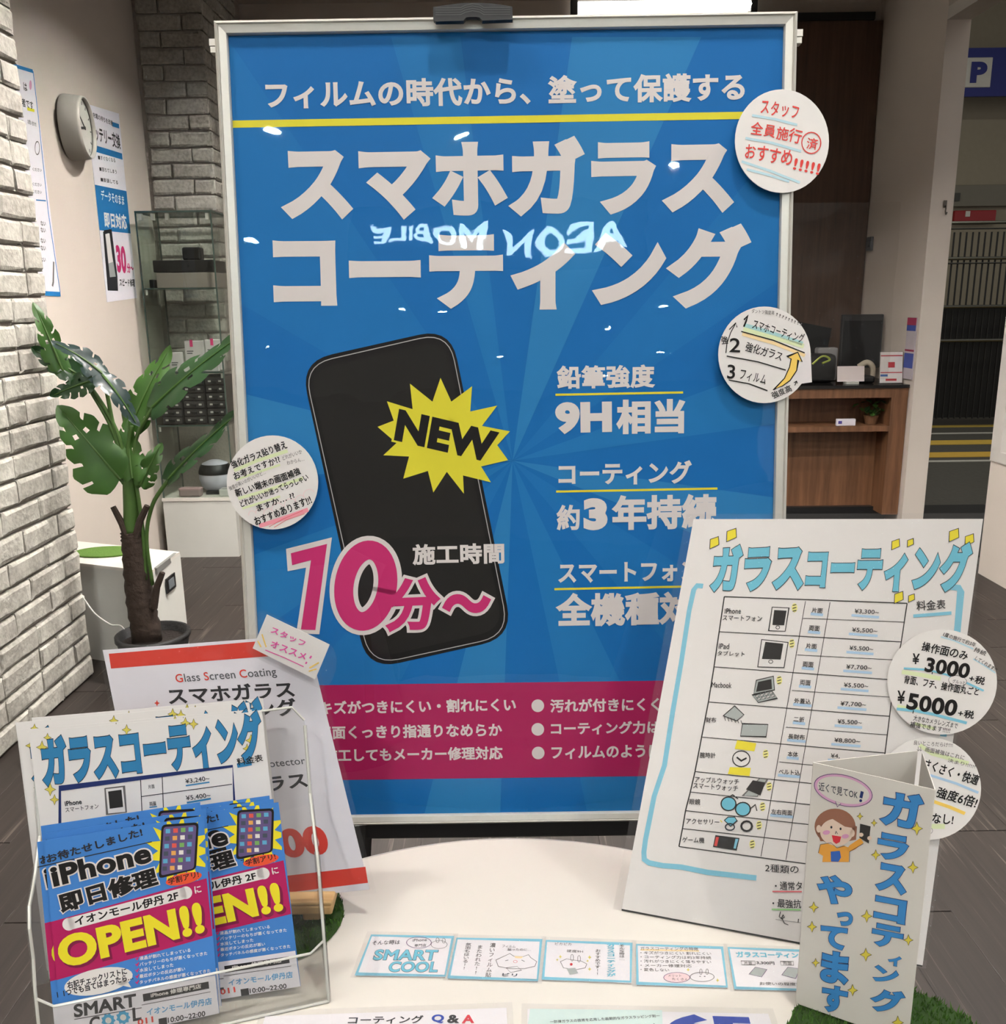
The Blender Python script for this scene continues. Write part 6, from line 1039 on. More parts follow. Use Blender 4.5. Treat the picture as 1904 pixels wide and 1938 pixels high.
  ('L','pen_gray',2,4.11,[(199.77,570.42),(196.76,562.59),(192.18,555.33),(186.46,549.36),(180.19,545.25),(173.97,543.42),(168.41,544.02),(164.04,547.01),(161.29,552.07),(160.41,558.71),(161.49,566.29),(164.42,574.07),(168.94,581.29),(174.6,587.26),(180.87,591.38),(187.12,593.26),(192.75,592.71),(197.19,589.76),(199.99,584.71),(200.88,578.04),(199.77,570.42),(196.76,562.59)]),
  ('T','ない','text_dark',3,134.37,272.76,39.42,0.46,-0.23,19.54,0.02,0,0,'',0),
  ('T','ない','text_dark',3,128.11,247.47,39.24,0.28,-0.14,19.55,0.02,0,0,'',0),
  ('T','ない','text_dark',3,118.01,206.32,38.95,-0.03,0.01,19.56,0.02,0,0,'',0),
  ('T','ない','text_dark',3,111.07,177.81,38.75,-0.24,0.12,19.57,0.02,0,0,'',0),
  ('T','ない','text_dark',3,100.36,133.41,38.44,-0.57,0.29,19.58,0.02,0,0,'',0),
  ('L','pen_gray',2,10.73,[(202.66,136.93),(179.01,55.9),(168.35,39.58)])]),
'wall_poster_b': dict(c=[(-1.828,4.2946,1.3212), (-1.828,4.6492,1.3418), (-1.828,4.6599,2.2068), (-1.828,4.3011,2.1801)], W=357.48, H=862.05,
  pr=[
  ('L','poster_blue',2,17.66,[(-14.75,813.36),(52.05,813.53)]),
  ('L','poster_blue',2,20.13,[(263.69,805.16),(343.28,803.37)]),
  ('T','充電の持ちを改善','text_dark',3,56.38,810.58,214.65,-13.32,1.46,23.47,0.015,0,0,'',0),
  ('T','バッテリー交換','text_dark',3,6.15,714.25,331.16,-17.11,3.58,69.3,0.025,0,0,'',0),
  ('L','poster_blue',2,28.41,[(-32.44,681.14),(347.13,666.67)]),
  ('T','■すぐなくなる','text_dark',3,65.35,632.08,191.71,1.2,-0.12,18.58,0.01,0,0,'',0),
  ('T','■落ちてしまう','text_dark',3,67.27,582.7,192.55,-0.83,0.08,18.63,0.01,0,0,'',0),
  ('T','■膨張してる','text_dark',3,69.07,536.58,193.33,-2.73,0.26,18.68,0.01,0,0,'',0),
  ('P','poster_blue',1,[(0,519.78),(357.48,508.52),(357.48,310.17),(0,321.96)]),
  ('T','データそのまま','paper',3,54.85,455.83,259.61,-15.08,2.69,46.31,0.02,0,0,'',0),
  ('T','即日対応','paper',3,59.14,334.66,261.89,-8.18,2.24,71.56,0.04,0,0,'',0),
  ('P','icon_gray',2,[(44.43,312.71),(113.61,319.17),(134.91,111.53),(126.92,58.84),(38.42,59.04)]),
  ('L','text_dark',3,19.1,[(44.43,312.71),(113.61,319.17),(134.91,111.53),(126.92,58.84),(38.42,59.04),(44.43,312.71),(113.61,319.17)]),
  ('P','text_dark',4,[(40.92,110.96),(134.91,111.53),(126.92,58.84),(38.42,59.04)]),
  ('P','paper',4,[(60.23,304.09),(103.51,308.78),(110.93,179.77),(57.21,173.43)]),
  ('T','30','magenta',3,149.33,129.97,112.22,-8.72,9.92,127.64,0.05,0,0,'',0),
  ('T','分〜','magenta',3,268.39,124.15,81.19,-5.57,3.26,47.57,0.04,0,0,'',0),
  ('T','スピード修理','text_dark',3,161.43,64.95,186.46,-9.51,1.91,37.4,0.03,0,0,'',0)]),
}
FLY = [(-0.3546,0.5988,0.7289), (0.961,0.2766,-0.0036), (-0.0398,0.1513,0.9877), (-0.3046,0.6444,0.7199), (0.989,0.1327,0.0645), (-0.0842,0.1487,0.9853)]
CLIP = [[234.21, 905.12], [247.64, 907.0], [263.97, 908.73], [278.51, 908.83], [295.95, 907.8], [307.56, 906.2], [317.14, 904.4], [317.25, 891.65], [285.46, 891.04], [282.9, 894.05], [278.83, 894.82], [272.42, 894.92], [268.33, 894.27], [265.64, 891.17], [236.77, 890.9], [234.2, 892.92]]
CLIPR = [[[236.8, 904.26], [251.06, 904.04], [263.29, 904.13], [267.99, 906.25], [275.58, 907.62], [283.12, 906.3], [287.15, 903.76], [298.79, 903.64], [315.09, 903.5]], [[236.75, 902.06], [251.01, 901.84], [263.24, 901.93], [267.94, 904.06], [275.54, 905.42], [283.08, 904.1], [287.11, 901.57], [298.75, 901.45], [315.05, 901.31]], [[236.69, 899.7], [250.96, 899.48], [263.19, 899.57], [267.9, 901.7], [275.49, 903.06], [283.04, 901.74], [287.07, 899.21], [298.71, 899.08], [315.02, 898.95]], [[236.64, 897.39], [250.91, 897.17], [263.15, 897.26], [267.85, 899.39], [275.45, 900.76], [282.99, 899.43], [287.03, 896.9], [298.68, 896.78], [314.99, 896.64]]]
LEAVES = [([-1.3998, 2.9, 1.1018], [-1.4494, 2.88, 1.3074], 0.0436, (0.5, -0.8, 0.2), 0.1, 1, 1), ([-1.2588, 2.88, 1.0865], [-1.3643, 2.84, 1.216], 0.0466, (0.1, -0.55, 0.8), 0.3, 2, 2), ([-1.2588, 2.86, 1.0911], [-1.1428, 2.84, 0.9565], 0.0436, (0.5, -0.6, 0.6), 0.25, 2, 3), ([-1.3503, 2.92, 1.0814], [-1.4722, 2.88, 1.1787], 0.0564, (0.2, -0.8, 0.5), 0.15, 0, 4), ([-1.312, 2.9, 1.0705], [-1.43, 2.86, 1.0363], 0.0466, (0.1, -0.9, 0.4), 0.2, 0, 5), ([-1.2567, 2.9, 0.7493], [-1.3931, 2.84, 0.9838], 0.1128, (0.25, -0.9, 0.3), 0.12, 1, 6), ([-1.2144, 2.9, 0.752], [-1.2292, 2.92, 0.9506], 0.0602, (-0.2, -0.9, 0.3), 0.1, 1, 7), ([-1.1917, 2.9, 0.7293], [-1.1183, 2.9, 0.8551], 0.0436, (0.3, -0.9, 0.3), 0.15, 1, 8), ([-1.2157, 2.94, 0.9196], [-1.1055, 2.98, 1.1693], 0.0737, (-0.3, -0.9, 0.2), 0.12, 1, 9), ([-1.1253, 2.9, 0.9826], [-0.8527, 2.88, 1.2201], 0.0842, (-0.35, -0.7, 0.6), 0.1, 0, 10), ([-1.0958, 2.9, 0.7473], [-0.879, 2.9, 0.9703], 0.0541, (-0.4, -0.7, 0.55), 0.1, 0, 11)]
STALKS = [[[-1.2377, 2.915, 0.7494], [-1.2567, 2.915, 0.9079], [-1.3348, 2.915, 1.0634], [-1.407, 2.915, 1.1008]], [[-1.2351, 2.915, 0.7493], [-1.2629, 2.915, 0.908], [-1.2738, 2.915, 1.032], [-1.2772, 2.915, 1.084]], [[-1.2402, 2.915, 0.743], [-1.2691, 2.915, 0.9081], [-1.323, 2.915, 1.0326], [-1.348, 2.915, 1.0818]], [[-1.2511, 2.915, 0.7303], [-1.2563, 2.915, 0.74], [-1.2632, 2.915, 0.7465]], [[-1.2259, 2.915, 0.73], [-1.2207, 2.915, 0.7491]], [[-1.2115, 2.915, 0.7169], [-1.1979, 2.915, 0.7264]], [[-1.2238, 2.915, 0.7492], [-1.2249, 2.915, 0.8446], [-1.2054, 2.915, 0.9229]], [[-1.2175, 2.915, 0.7491], [-1.1941, 2.915, 0.882], [-1.1311, 2.915, 0.981]], [[-1.1919, 2.915, 0.3796], [-1.1961, 2.915, 0.5404], [-1.1638, 2.915, 0.6581], [-1.1015, 2.915, 0.7444]], [[-1.2124, 2.915, 0.4002], [-1.2056, 2.915, 0.5604], [-1.2097, 2.915, 0.704], [-1.2169, 2.915, 0.7555]]]
TRUNK = [[-1.237, 2.93, 0.2169], [-1.2459, 2.93, 0.3208], [-1.2468, 2.93, 0.4366], [-1.2466, 2.93, 0.5304], [-1.2495, 2.93, 0.5637]]
SHEATH = [[-1.2481, 2.925, 0.5583], [-1.241, 2.925, 0.6372], [-1.2365, 2.925, 0.7152], [-1.2336, 2.925, 0.7538]]
CUTS = [[[-1.2553, 2.91, 0.5425], [-1.27, 2.91, 0.5953], [-1.294, 2.91, 0.6544]], [[-1.2291, 2.91, 0.5488], [-1.2083, 2.91, 0.6076], [-1.1798, 2.91, 0.6561]], [[-1.1948, 2.91, 0.2996], [-1.1763, 2.91, 0.3743], [-1.1519, 2.91, 0.4246]]]
FOLD_BACK = [(0.3286,0.6536,0.9472), (0.3307,0.651,0.9472)]
SHEETS = {k: Sheet(v) for k, v in SHEETS.items()}
for s_ in SHEETS.values():                 # draw every letter shape once, while the scene is still empty
    for p_ in s_.d['pr']:
        if p_[0] == 'T':
            for ch_ in p_[1]:
                if ch_ != ' ':
                    glyph(ch_, p_[10])
                    if p_[14]: glyph(ch_, p_[10]+p_[14])
for w_, b_ in (('AEONMOBIL', 0.03), ('P', 0.06), ('駐車場', 0.03)):
    for ch_ in w_: glyph(ch_, b_)
bpy.data.objects.remove(_to); bpy.data.curves.remove(_cu)
# ------------------------------------------------------------------ the shop: floor, walls, ceiling
def struct(o, label=None): return tag(o, label, None, None, 'structure')
XW, XB, XR = -1.83, -1.478, 2.29       # white side wall, brick pier, right wall
floor = struct(B().box(-7, 12, -22, 22, -0.12, -0.006).build('floor', plain('floor_base', (52, 48, 46), rough=0.7)), 'dark floor of the shop and the car park')
pm = {}
for ln in (0.9, 0.6, 0.45):
    pm[ln] = B().rbox(-0.0735, 0.0735, 0.0015, ln-0.0015, -0.006, 0.0, 0.0012).build('plank', M_FLOOR, floor).data
    bpy.data.objects.remove(bpy.data.objects['plank'])
rn = random.Random(3)
for i in range(28):
    x = -1.83+0.0735+i*0.147; y = -0.1-rn.choice((0.0, 0.3, 0.6)); 
    while y < 5.7:
        ln = 0.9 if rn.random() < 0.8 else 0.6
        if x < 2.29 and not (x < -1.55 and y < 2.2):
            o = bpy.data.objects.new('plank', pm[ln]); o.location = (x, y, 0); link(o, floor)
        y += ln
# pier of painted brick on the left, its mortar core and the bricks
def brick_mesh(name, L, h, d, seed):
    r = random.Random(seed); CX = [0, 0.045, 0.5, 0.955, 1]; CZ = [0, 0.13, 0.87, 1]; nx, nz = 4, 3; vs = []; fs = []
    for j, cz in enumerate(CZ):
        for i, cx in enumerate(CX):
            e = (i in (0, nx)) or (j in (0, nz))
            vs.append((L*cx-L/2+r.uniform(-.003, .003)*(1 if e else 2), d*(0.66 if e else 1.0)+r.uniform(-.0018, .0018), h*cz+r.uniform(-.0025, .0025)))
    n = len(vs); ring = [i for i in range(nx+1)]+[(nx+1)*j+nx for j in range(1, nz+1)]+[(nx+1)*nz+i for i in reversed(range(nx))]+[(nx+1)*j for j in reversed(range(1, nz))]
    for i in ring: vs.append((vs[i][0]*1.01, -0.004, vs[i][2]))
    for j in range(nz):
        for i in range(nx): a = j*(nx+1)+i; fs.append((a+1, a, a+nx+1, a+nx+2))
    for k in range(len(ring)): fs.append((ring[k], ring[(k+1) % len(ring)], n+(k+1) % len(ring), n+k))
    me = bpy.data.meshes.new(name); me.from_pydata(vs, [], fs); me.materials.append(M_BRICK); me.update()
    return me
BM = {L: [brick_mesh('brick', L, 0.070, 0.018, 10*k+int(L*100)) for k in range(6)] for L in (0.215, 0.105)}
def brick_face(parent, origin, along, out_rz, length, z0, z1, seed, even=False):
    """rows of bricks on a wall face; origin = end of the face, along = unit vector"""
    r = random.Random(seed); row = 0; z = z0
    while z < z1:
        s = 0.0; first = True
        while s < length-0.03:
            L = 0.105 if (first and row % 2) else (0.215 if even or r.random() < 0.86 else 0.105)
            if s+L > length+0.02: L = 0.105
            if s+L > length+0.02: break
            o = bpy.data.objects.new('brick', r.choice(BM[L])); p = Vector(origin)+Vector(along)*(s+L/2)
            o.location = (p.x, p.y, z+0.004+r.uniform(-.002, .002)); o.rotation_euler = (0, 0, out_rz); link(o, parent)
            s += L+0.007; first = False
        z += 0.0785; row += 1
wl = struct(B().box(-2.1, -1.512, -2.5, 3.045, -0.01, 3.0).build('wall_left', M_MORTAR), 'left shop wall clad in whitewashed brick')
brick_face(wl, (-1.512, 3.052, 0), (0, -1, 0), -math.pi/2, 1.25, -0.002, 2.42, 5)
brick_face(wl, (-1.52, 3.045, 0), (-1, 0, 0), 0.0, 0.3, -0.002, 2.42, 6)
struct(B().box(-2.1, XW, 3.046, 5.9, -0.01, 3.0).build('wall_side', M_WALL), 'plain pale side wall with clock and posters')
wb = struct(B().box(XW, XB-0.02, 4.97, 5.9, -0.01, 3.0).build('wall_pier', M_MORTAR), 'whitewashed brick pier in the back corner')
brick_face(wb, (XB-0.002, 4.97, 0), (-1, 0, 0), math.pi, 0.345, 1.0, 2.98, 8, True)
brick_face(wb, (XB-0.02, 4.952, 0), (0, 1, 0), -math.pi/2, 0.75, 1.0, 2.98, 9, True)
struct(B().box(XB-0.02, 2.4, 5.75, 5.9, -0.01, 3.0).build('wall_back', M_WALL))
struct(B().box(2.24, 2.36, 4.9, 5.75, -0.01, 3.0).build('wall_right', M_WALL), 'white wall and doorway jamb at the right')
lw = struct(B().box(XR, 2.42, 0.6, 4.15, -0.01, 0.55).box(XR, 2.42, 0.6, 4.15, 2.64, 3.0).build('wall_window', M_WALL), 'low white wall under the shop window at the right')
wf = struct(B().box(2.285, 2.4, 4.07, 4.15, 0.55, 2.64).box(2.285, 2.4, 0.6, 4.07, 0.55, 0.60).box(2.285, 2.4, 0.6, 4.07, 2.59, 2.64).box(2.285, 2.4, 2.3, 2.36, 0.6, 2.59).build('window_1', plain('window_frame', (222, 216, 208), rough=0.45)), 'white framed shop window at the right')
B().box(2.33, 2.336, 0.6, 4.07, 0.6, 2.59).build('pane', clear('window_glass', tint=(.95, .96, .95)), wf)
hd = struct(B().box(2.24, 2.36, 4.15, 4.9, 2.64, 2.70).box(2.24, 2.36, 4.15, 4.9, 2.95, 3.0).build('trim_1', plain('door_header', (214, 206, 196), rough=0.5)), 'white header rail over the doorway at the right')
B().box(2.30, 2.306, 4.15, 4.9, 2.70, 2.95).build('pane', clear('transom_glass', tint=(.8, .82, .8)), hd)
struct(B().box(-2.1, 2.42, 2.2, 5.9, 3.0, 3.1).build('ceiling', plain('shop_ceiling', (206, 198, 188), rough=0.9)), 'pale shop ceiling')
struct(B().box(-6, 6, 2.1, 2.2, 2.75, 4.0).build('wall_header', M_WALL), 'bulkhead above the shop front')
# ------------------------------------------------------------------ the mall behind the photographer
struct(B().box(-7, 7, -22, 2.2, 4.0, 4.1).build('ceiling_mall', plain('mall_ceiling', (198, 192, 184), rough=0.9)), 'mall corridor ceiling')
struct(B().box(-7, 7, -22.2, -22.0, -0.01, 4.0).build('wall_opposite', plain('opposite_wall', (150, 140, 132), rough=0.8)), 'wall on the far side of the mall corridor')
M_TRIM = plain('lamp_trim', (225, 222, 216), rough=0.4)
M_LAMP = emitter('lamp_glow', WARM, MALL_LAMP); M_LAMPF = emitter('lamp_glow_far', WARM, MALL_LAMP); M_LAMPF.cycles.emission_sampling = 'NONE'; M_LAMPS = emitter('lamp_glow_shop', WARM, SHOP_LAMP)
def downlight(x, y, z, r, deep, mat, label, group):
    t = thing('downlight', label, 'ceiling light', (x, y, z), 0, group)
    B().lathe([(r+0.03, -0.006), (r+0.03, 0.0), (r, 0.0), (r, -0.006), (r+0.03, -0.006)], 20, caps=False).build('trim_ring', M_TRIM, t)
    if deep: B().lathe([(r, 0.0), (r+0.003, -deep), (r+0.006, -deep), (r+0.006, 0.0)], 20, caps=False).build('baffle', M_TRIM, t)
    n = 16; mesh('lamp', [(r*math.cos(2*math.pi*i/n), r*math.sin(2*math.pi*i/n), -0.004) for i in range(n)], [tuple(reversed(range(n)))], mat, t)
for x, y, w in ((-1.78, -5.03, 'under the left end of the yellow line'), (-0.36, -5.21, 'above the third big title letter'), (1.54, -5.94, 'on the last letter of the upper title line'), (-2.76, -7.83, 'left of the lower title line'),
                (-0.93, -8.40, 'between the two title lines'), (-0.89, -11.9, 'just below the third letter of the lower title'), (-1.59, -11.85, 'below the dash of the lower title'), (-4.40, -14.73, 'near the left frame above the pictured phone'),
                (-0.09, -16.44, 'right of the pictured phone top'), (1.78, -13.34, 'above the small pencil-hardness text'), (2.49, -11.90, 'under the last letter of the lower title'), (3.12, -15.89, 'right of the pencil-hardness text'), (2.34, -18.8, 'on the pencil-hardness text')):
    downlight(x, y, 4.0, 0.055, 0, M_LAMP if y > -7 else M_LAMPF, 'mall downlight mirrored in the poster '+w, 'mall downlights')
for x, y in ((-0.7, -1.9), (1.5, -2.2), (-2.6, -1.4), (3.4, -3.0), (0.35, 0.25), (-1.3, 0.4), (2.0, 0.6)):
    downlight(x, y, 4.0, 0.055, 0, M_LAMP, 'mall downlight above the viewer, out of view', 'mall downlights')
for x, y in ((-0.5, 2.6), (1.2, 2.6), (-0.6, 4.0), (0.2, 3.4)):
    downlight(x, y, 3.0, 0.06, 0.05, M_LAMPS, 'round recessed downlight in the shop ceiling above the sign', 'shop downlights')
# lit shop sign across the corridor, seen mirrored in the poster film
sg = thing('lit_sign', 'glowing blue-white shop sign across the corridor, mirrored in the poster', 'sign', (0, -6, 3.4))
M_NEON = emitter('sign_glow', (0.62, 0.88, 1.0), 24.0); M_NEON.cycles.emission_sampling = 'NONE'
def neon(txt, x0, x1, z0, z1, name='lettering'):
    V, F = text_mesh(txt, 0.03, 0, 0, 0); vs = [(x0+(x1-x0)*a, 0.001*c, z0+(z1-z0)*b) for a, b, c in V]
    mesh(name, vs, F, M_NEON, sg)
neon('AEON', 1.08, 0.02, -0.10, 0.10); neon('MOBILE', -0.12, -1.15, -0.02, 0.16)
B().box(-1.35, 1.3, -0.06, -0.02, -0.2, 0.3).build('backing', plain('sign_backing', (30, 34, 40)), sg)
# ------------------------------------------------------------------ poster sign on its stand
S = SHEETS['sign']
sign = thing('poster_stand', 'tall aluminium-framed blue poster stand advertising glass coating', 'poster stand')
board = S.rect('poster', -4, -0.003, 0.0, ink('poster_blue_base'), sign, 4, 6)
S.prints(board)
v_, f_ = S.grid(5, 615, 5, 896, 0.0022, 24, 34); mesh('clear_cover', v_, f_, M_FILM, sign, True)
FW = 13.0
def rail(name, pts):
    """mitred rail with a raised outer lip, profile swept between two mitred corners (mm)"""
    (a0, b0), (a1, b1), (c1, d1), (c0, d0) = pts
    lerp = lambda p, q, t: (p[0]+(q[0]-p[0])*t, p[1]+(q[1]-p[1])*t)
    prof = [(0.0, -0.008), (0.0, 0.0065), (0.22, 0.0085), (0.30, 0.0066), (0.36, 0.0072), (0.93, 0.0058), (1.0, 0.0035), (1.0, -0.002)]
    vs = []
    for t, h in prof: vs.append(S.at(*lerp((a0, b0), (c0, d0), t), h))
    for t, h in prof: vs.append(S.at(*lerp((a1, b1), (c1, d1), t), h))
    n = len(prof); mesh(name, vs, [(i, i+1, n+i+1, n+i) for i in range(n-1)]+[tuple(range(n)), tuple(reversed(range(n, 2*n)))], M_ALU, sign)
rail('frame_rail', [(0, 901), (620, 901), (620-FW, 901-FW), (FW, 901-FW)])
rail('frame_rail', [(620, 0), (0, 0), (FW, FW-3), (620-FW, FW-3)])
rail('frame_rail', [(0, 0), (0, 901), (FW, 901-FW), (FW, FW-3)])
rail('frame_rail', [(620, 901), (620, 0), (620-FW, FW-3), (620-FW, 901-FW)])
for sx, x in ((-1, 0), (1, 620)):
    b = B()
    for y0, y1, w in ((884, 877, 7), (876, 870, 6)): 
        b.add([S.at(x, y0, 0.004), S.at(x+sx*w, y0, 0.004), S.at(x+sx*w, y1, 0.004), S.at(x, y1, 0.004), S.at(x, y0, -0.006), S.at(x+sx*w, y0, -0.006), S.at(x+sx*w, y1, -0.006), S.at(x, y1, -0.006)],
              [(0, 1, 2, 3), (7, 6, 5, 4), (0, 4, 5, 1), (1, 5, 6, 2), (2, 6, 7, 3), (3, 7, 4, 0)])
    b.build('side_bolt', M_ALU, sign)
# black poster clip on the top rail
clip = S.slab('poster_clip', CLIP, 0.013, 0.021, M_BLACKP, sign)
for pts in CLIPR:
    V, F = ribbon(pts, 1.0); mesh('clip_ridge', [S.at(a, b_, 0.0215) for a, b_ in V], F, plain('clip_ridge', (60, 60, 60), rough=0.4), clip)
# stand: two rear legs, foot rail, brace
for x in (60, 560):
    p = S.at(x, 640, -0.02); B().tube([p, (p.x, p.y+0.02, p.z-0.25), (p.x, p.y+0.12, 0.02)], 0.012, 10).build('leg', M_ALU, sign)
    B().rbox(p.x-0.02, p.x+0.02, 0.86, 1.34, 0.0, 0.03, 0.006).build('foot', M_BLACKP, sign)
p0, p1 = S.at(40, -6, -0.01), S.at(580, -6, -0.01)
B().rbox(p0.x, p1.x, p0.y, p0.y+0.03, p0.z-0.022, p0.z+0.004, 0.003).build('lower_rail', M_BLACKP, sign)
B().tube([S.at(120, -5, -0.02), (S.at(120, 0).x-0.06, 0.99, 0.03)], 0.016, 8).build('brace', M_BLACKP, sign)
B().tube([S.at(500, -5, -0.02), (S.at(500, 0).x+0.06, 0.99, 0.03)], 0.016, 8).build('brace', M_BLACKP, sign)
B().rbox(p0.x-0.03, p1.x+0.03, 1.0, 1.06, 0.0, 0.035, 0.008).build('base_bar', M_BLACKP, sign)
# round hand-written labels
def sticker(key, label, group, thick=0.0012, tab=False):
    s = SHEETS[key]; t = thing('round_label', label, 'label', group=group)
    s.slab('card', s.d['outline'], -thick, 0.0, ink('paper'), t)
    if 'tab' in s.d: s.slab('tape_tab', s.d['tab'], -thick, 0.0001, plain('tape_tab', (232, 226, 226), rough=0.3), t)
    s.prints(t)
G1 = 'hand-written round labels on the poster stand'
sticker('sticker_a', 'round white label with red handwriting, at the top right of the blue poster', G1)
sticker('sticker_b', 'round white label ranking 1, 2, 3 with a yellow arrow, on the poster frame', G1)
sticker('sticker_c', 'round white label with seven lines of black handwriting and pink underline', G1)
# ------------------------------------------------------------------ the display table
tb = thing('display_table', 'round white display table in front of the poster stand', 'table', (0.0, 0.515, 0))
B().lathe([(0.0, 0.690), (0.372, 0.690), (0.378, 0.693), (0.381, 0.700), (0.381, 0.711), (0.378, 0.7175), (0.372, 0.72), (0.0, 0.72)], 96).build('tabletop', M_WHITE, tb, False)
B().lathe([(0.035, 0.02), (0.035, 0.66), (0.12, 0.69)], 24).build('column', M_ALU, tb, True)
B().lathe([(0.25, 0.0), (0.25, 0.012), (0.06, 0.03), (0.0, 0.03)], 40).build('base_plate', M_ALU, tb)
# ------------------------------------------------------------------ price list sheet at the right
S = SHEETS['price']
pr = thing('price_list', 'large laminated hand-drawn price list with blue title, leaning on the table', 'price list')
sh = S.rect('sheet', -2, -0.0008, 0.0, ink('paper'), pr, 40, 56); S.prints(sh)
v_, f_ = S.grid(-6, S.W+0.5, 0.5, S.H+3, 0.0021, 40, 56); mesh('laminate', v_, f_, M_LAM, pr, True)
# easel back strut
B().tube([S.at(S.W*.5, S.H*.62, -0.006), (S.at(S.W*.5, 0).x+0.03, S.at(S.W*.5, 0).y+0.11, 0.726)], 0.004, 8).build('easel_strut', M_BLACKP, pr)
B().add([S.at(2, 0.3, -0.001), S.at(S.W-2, 0.3, -0.001), S.at(S.W-2, 0.3, -0.012), S.at(2, 0.3, -0.012), S.at(2, 5, -0.001), S.at(S.W-2, 5, -0.001), S.at(S.W-2, 5, -0.012), S.at(2, 5, -0.012)], [(0, 3, 2, 1), (4, 5, 6, 7), (0, 1, 5, 4), (1, 2, 6, 5), (2, 3, 7, 6), (3, 0, 4, 7)]).build('easel_foot', M_BLACKP, pr)
G2 = 'hand-written round labels on the price list'
sticker('sticker_e', 'round white label partly hidden behind the folded card', G2)
sticker('sticker_d', 'round white label priced 3000 and 5000, on the price list edge', G2)
# ------------------------------------------------------------------ red poster on its wooden easel
S = SHEETS['red']
rd = thing('red_poster', 'white laminated poster with red bars on a small wooden easel', 'poster')
sh = S.rect('sheet', -3, -0.0008, 0.0, ink('paper_cool'), rd, 6, 8); S.prints(sh)
v_, f_ = S.grid(-3, S.W+3, -3, S.H+3, 0.0019, 24, 30); mesh('laminate', v_, f_, clear('red_laminate', wave=0.0035, wscale=11.0, crinkle=0.04, rough=0.03, haze=0.02), rd, True)
ez = thing('easel', 'small pale wooden easel holding the red poster', 'easel')
c0 = S.at(0, 0); c1 = S.at(S.W, 0)
ex0, ex1 = -0.335, -0.166; ey = c1.y
B().rbox(ex0, ex1, ey-0.022, ey+0.008, 0.738, 0.748, 0.002).rbox(ex0, ex1, ey-0.022, ey-0.016, 0.748, 0.752, 0.0015).build('ledge', M_EASEL, ez)
for x in (ex0+0.03, ex1-0.022):
    B().rbox(x-0.009, x+0.009, ey-0.012, ey+0.004, 0.7245, 0.739, 0.002).build('leg', M_EASEL, ez)
    B().tube([(x, ey+0.006, 0.73), (x, ey+0.034, 0.9)], 0.006, 8).build('upright', M_EASEL, ez)
B().rbox(ex0+0.03, ex1-0.022, ey-0.004, ey+0.006, 0.726, 0.738, 0.002).build('front_board', M_EASEL, ez)
def turf(name, cx, cy, rx, ry, z, label, blades=2600, h=0.006):
    t = thing(name, label, 'turf mat')
    M_T = plain('turf', (66, 104, 34), rough=0.9, var=0.35, scale=260); M_TB = plain('turf_base', (44, 70, 26), rough=0.95, var=0.3, scale=200)
    B().lathe([(0.98, 0.0), (1.0, 0.0015), (0.98, 0.003), (0, 0.003)], 48, Matrix.Translation((cx, cy, z)) @ Matrix.Diagonal((rx, ry, 1, 1))).build('backing', M_TB, t)
    r = random.Random(5); vs = []; fs = []
    for _ in range(blades):
        a = r.uniform(0, 6.283); q = math.sqrt(r.random())*1.01; x, y = cx+rx*q*math.cos(a), cy+ry*q*math.sin(a); b = r.uniform(0, 6.283); l = h*r.uniform(.6, 1.15)
        dx, dy = math.cos(b)*.0009, math.sin(b)*.0009; n = len(vs)
        vs += [(x-dx, y-dy, z+.002), (x+dx, y+dy, z+.002), (x+r.uniform(-.003, .003), y+r.uniform(-.003, .003), z+.002+l)]; fs.append((n, n+1, n+2))
    tag(mesh('grass_blades', vs, fs, M_T, t), kind='stuff')
turf('turf_mat', -0.252, 0.757, 0.0925, 0.075, 0.7202, 'round green turf mat under the wooden easel', 2200)
turf('turf_mat', 0.303, 0.583, 0.083, 0.083, 0.7202, 'round green turf mat under the folded card', 5200)
# hand-written recommendation card
S = SHEETS['staff_card']
sc_ = thing('staff_card', 'small white card with pink handwriting clipped to the red poster corner', 'card')
S.rect('card', 0, -0.0006, 0.0, ink('paper'), sc_, 2, 2); S.prints(sc_)
S.sheet('pouch', S.d['pouch'], 0.0013, clear('card_pouch', wave=0.0012, wscale=18, rough=0.03, haze=0.03), sc_)
# ------------------------------------------------------------------ leaflet holder and its leaflets
hz = math.radians(16.2); HU = Vector((math.cos(hz), math.sin(hz), 0)); HN = Vector((math.sin(hz), -math.cos(hz), 0))
HR = Vector((-0.156, 0.6585, 0.72))+HN*0.008                      # front right foot of the holder
HW = 0.222
hd_ = thing('leaflet_holder', 'clear acrylic leaflet holder filled with flyers', 'leaflet holder')
LN = math.tan(math.radians(9))
def hp(u, d, z):
    """u along the front from the right foot (to the left), d depth behind the front, z height above the table"""
    return HR-HU*u-HN*(d+z*LN)+Vector((0, 0, z))
def panel(name, pts, th_dir, th=0.0022, mat=None):
    n = len(pts); vs = [Vector(p) for p in pts]+[Vector(p)+th_dir*th for p in pts]
    return mesh(name, vs, [tuple(range(n)), tuple(reversed(range(n, 2*n)))]+[(i, n+i, n+(i+1) % n, (i+1) % n) for i in range(n)], mat or M_ACR, hd_)
DP = 0.066
def side_prof(u):
    return [hp(u, 0, 0.001), hp(u, 0, 0.062), hp(u, 0.004, 0.085), hp(u, 0.002, 0.11), hp(u, 0.008, 0.124), hp(u, 0.022, 0.128), hp(u, 0.036, 0.134), hp(u, DP-0.004, 0.15), hp(u, DP, 0.21), hp(u, DP, 0.001)]
panel('front_panel', [hp(0, 0, 0.001), hp(HW, 0, 0.001), hp(HW, 0, 0.055), hp(HW-.012, 0, 0.046), hp(.012, 0, 0.046), hp(0, 0, 0.055)], -HN)
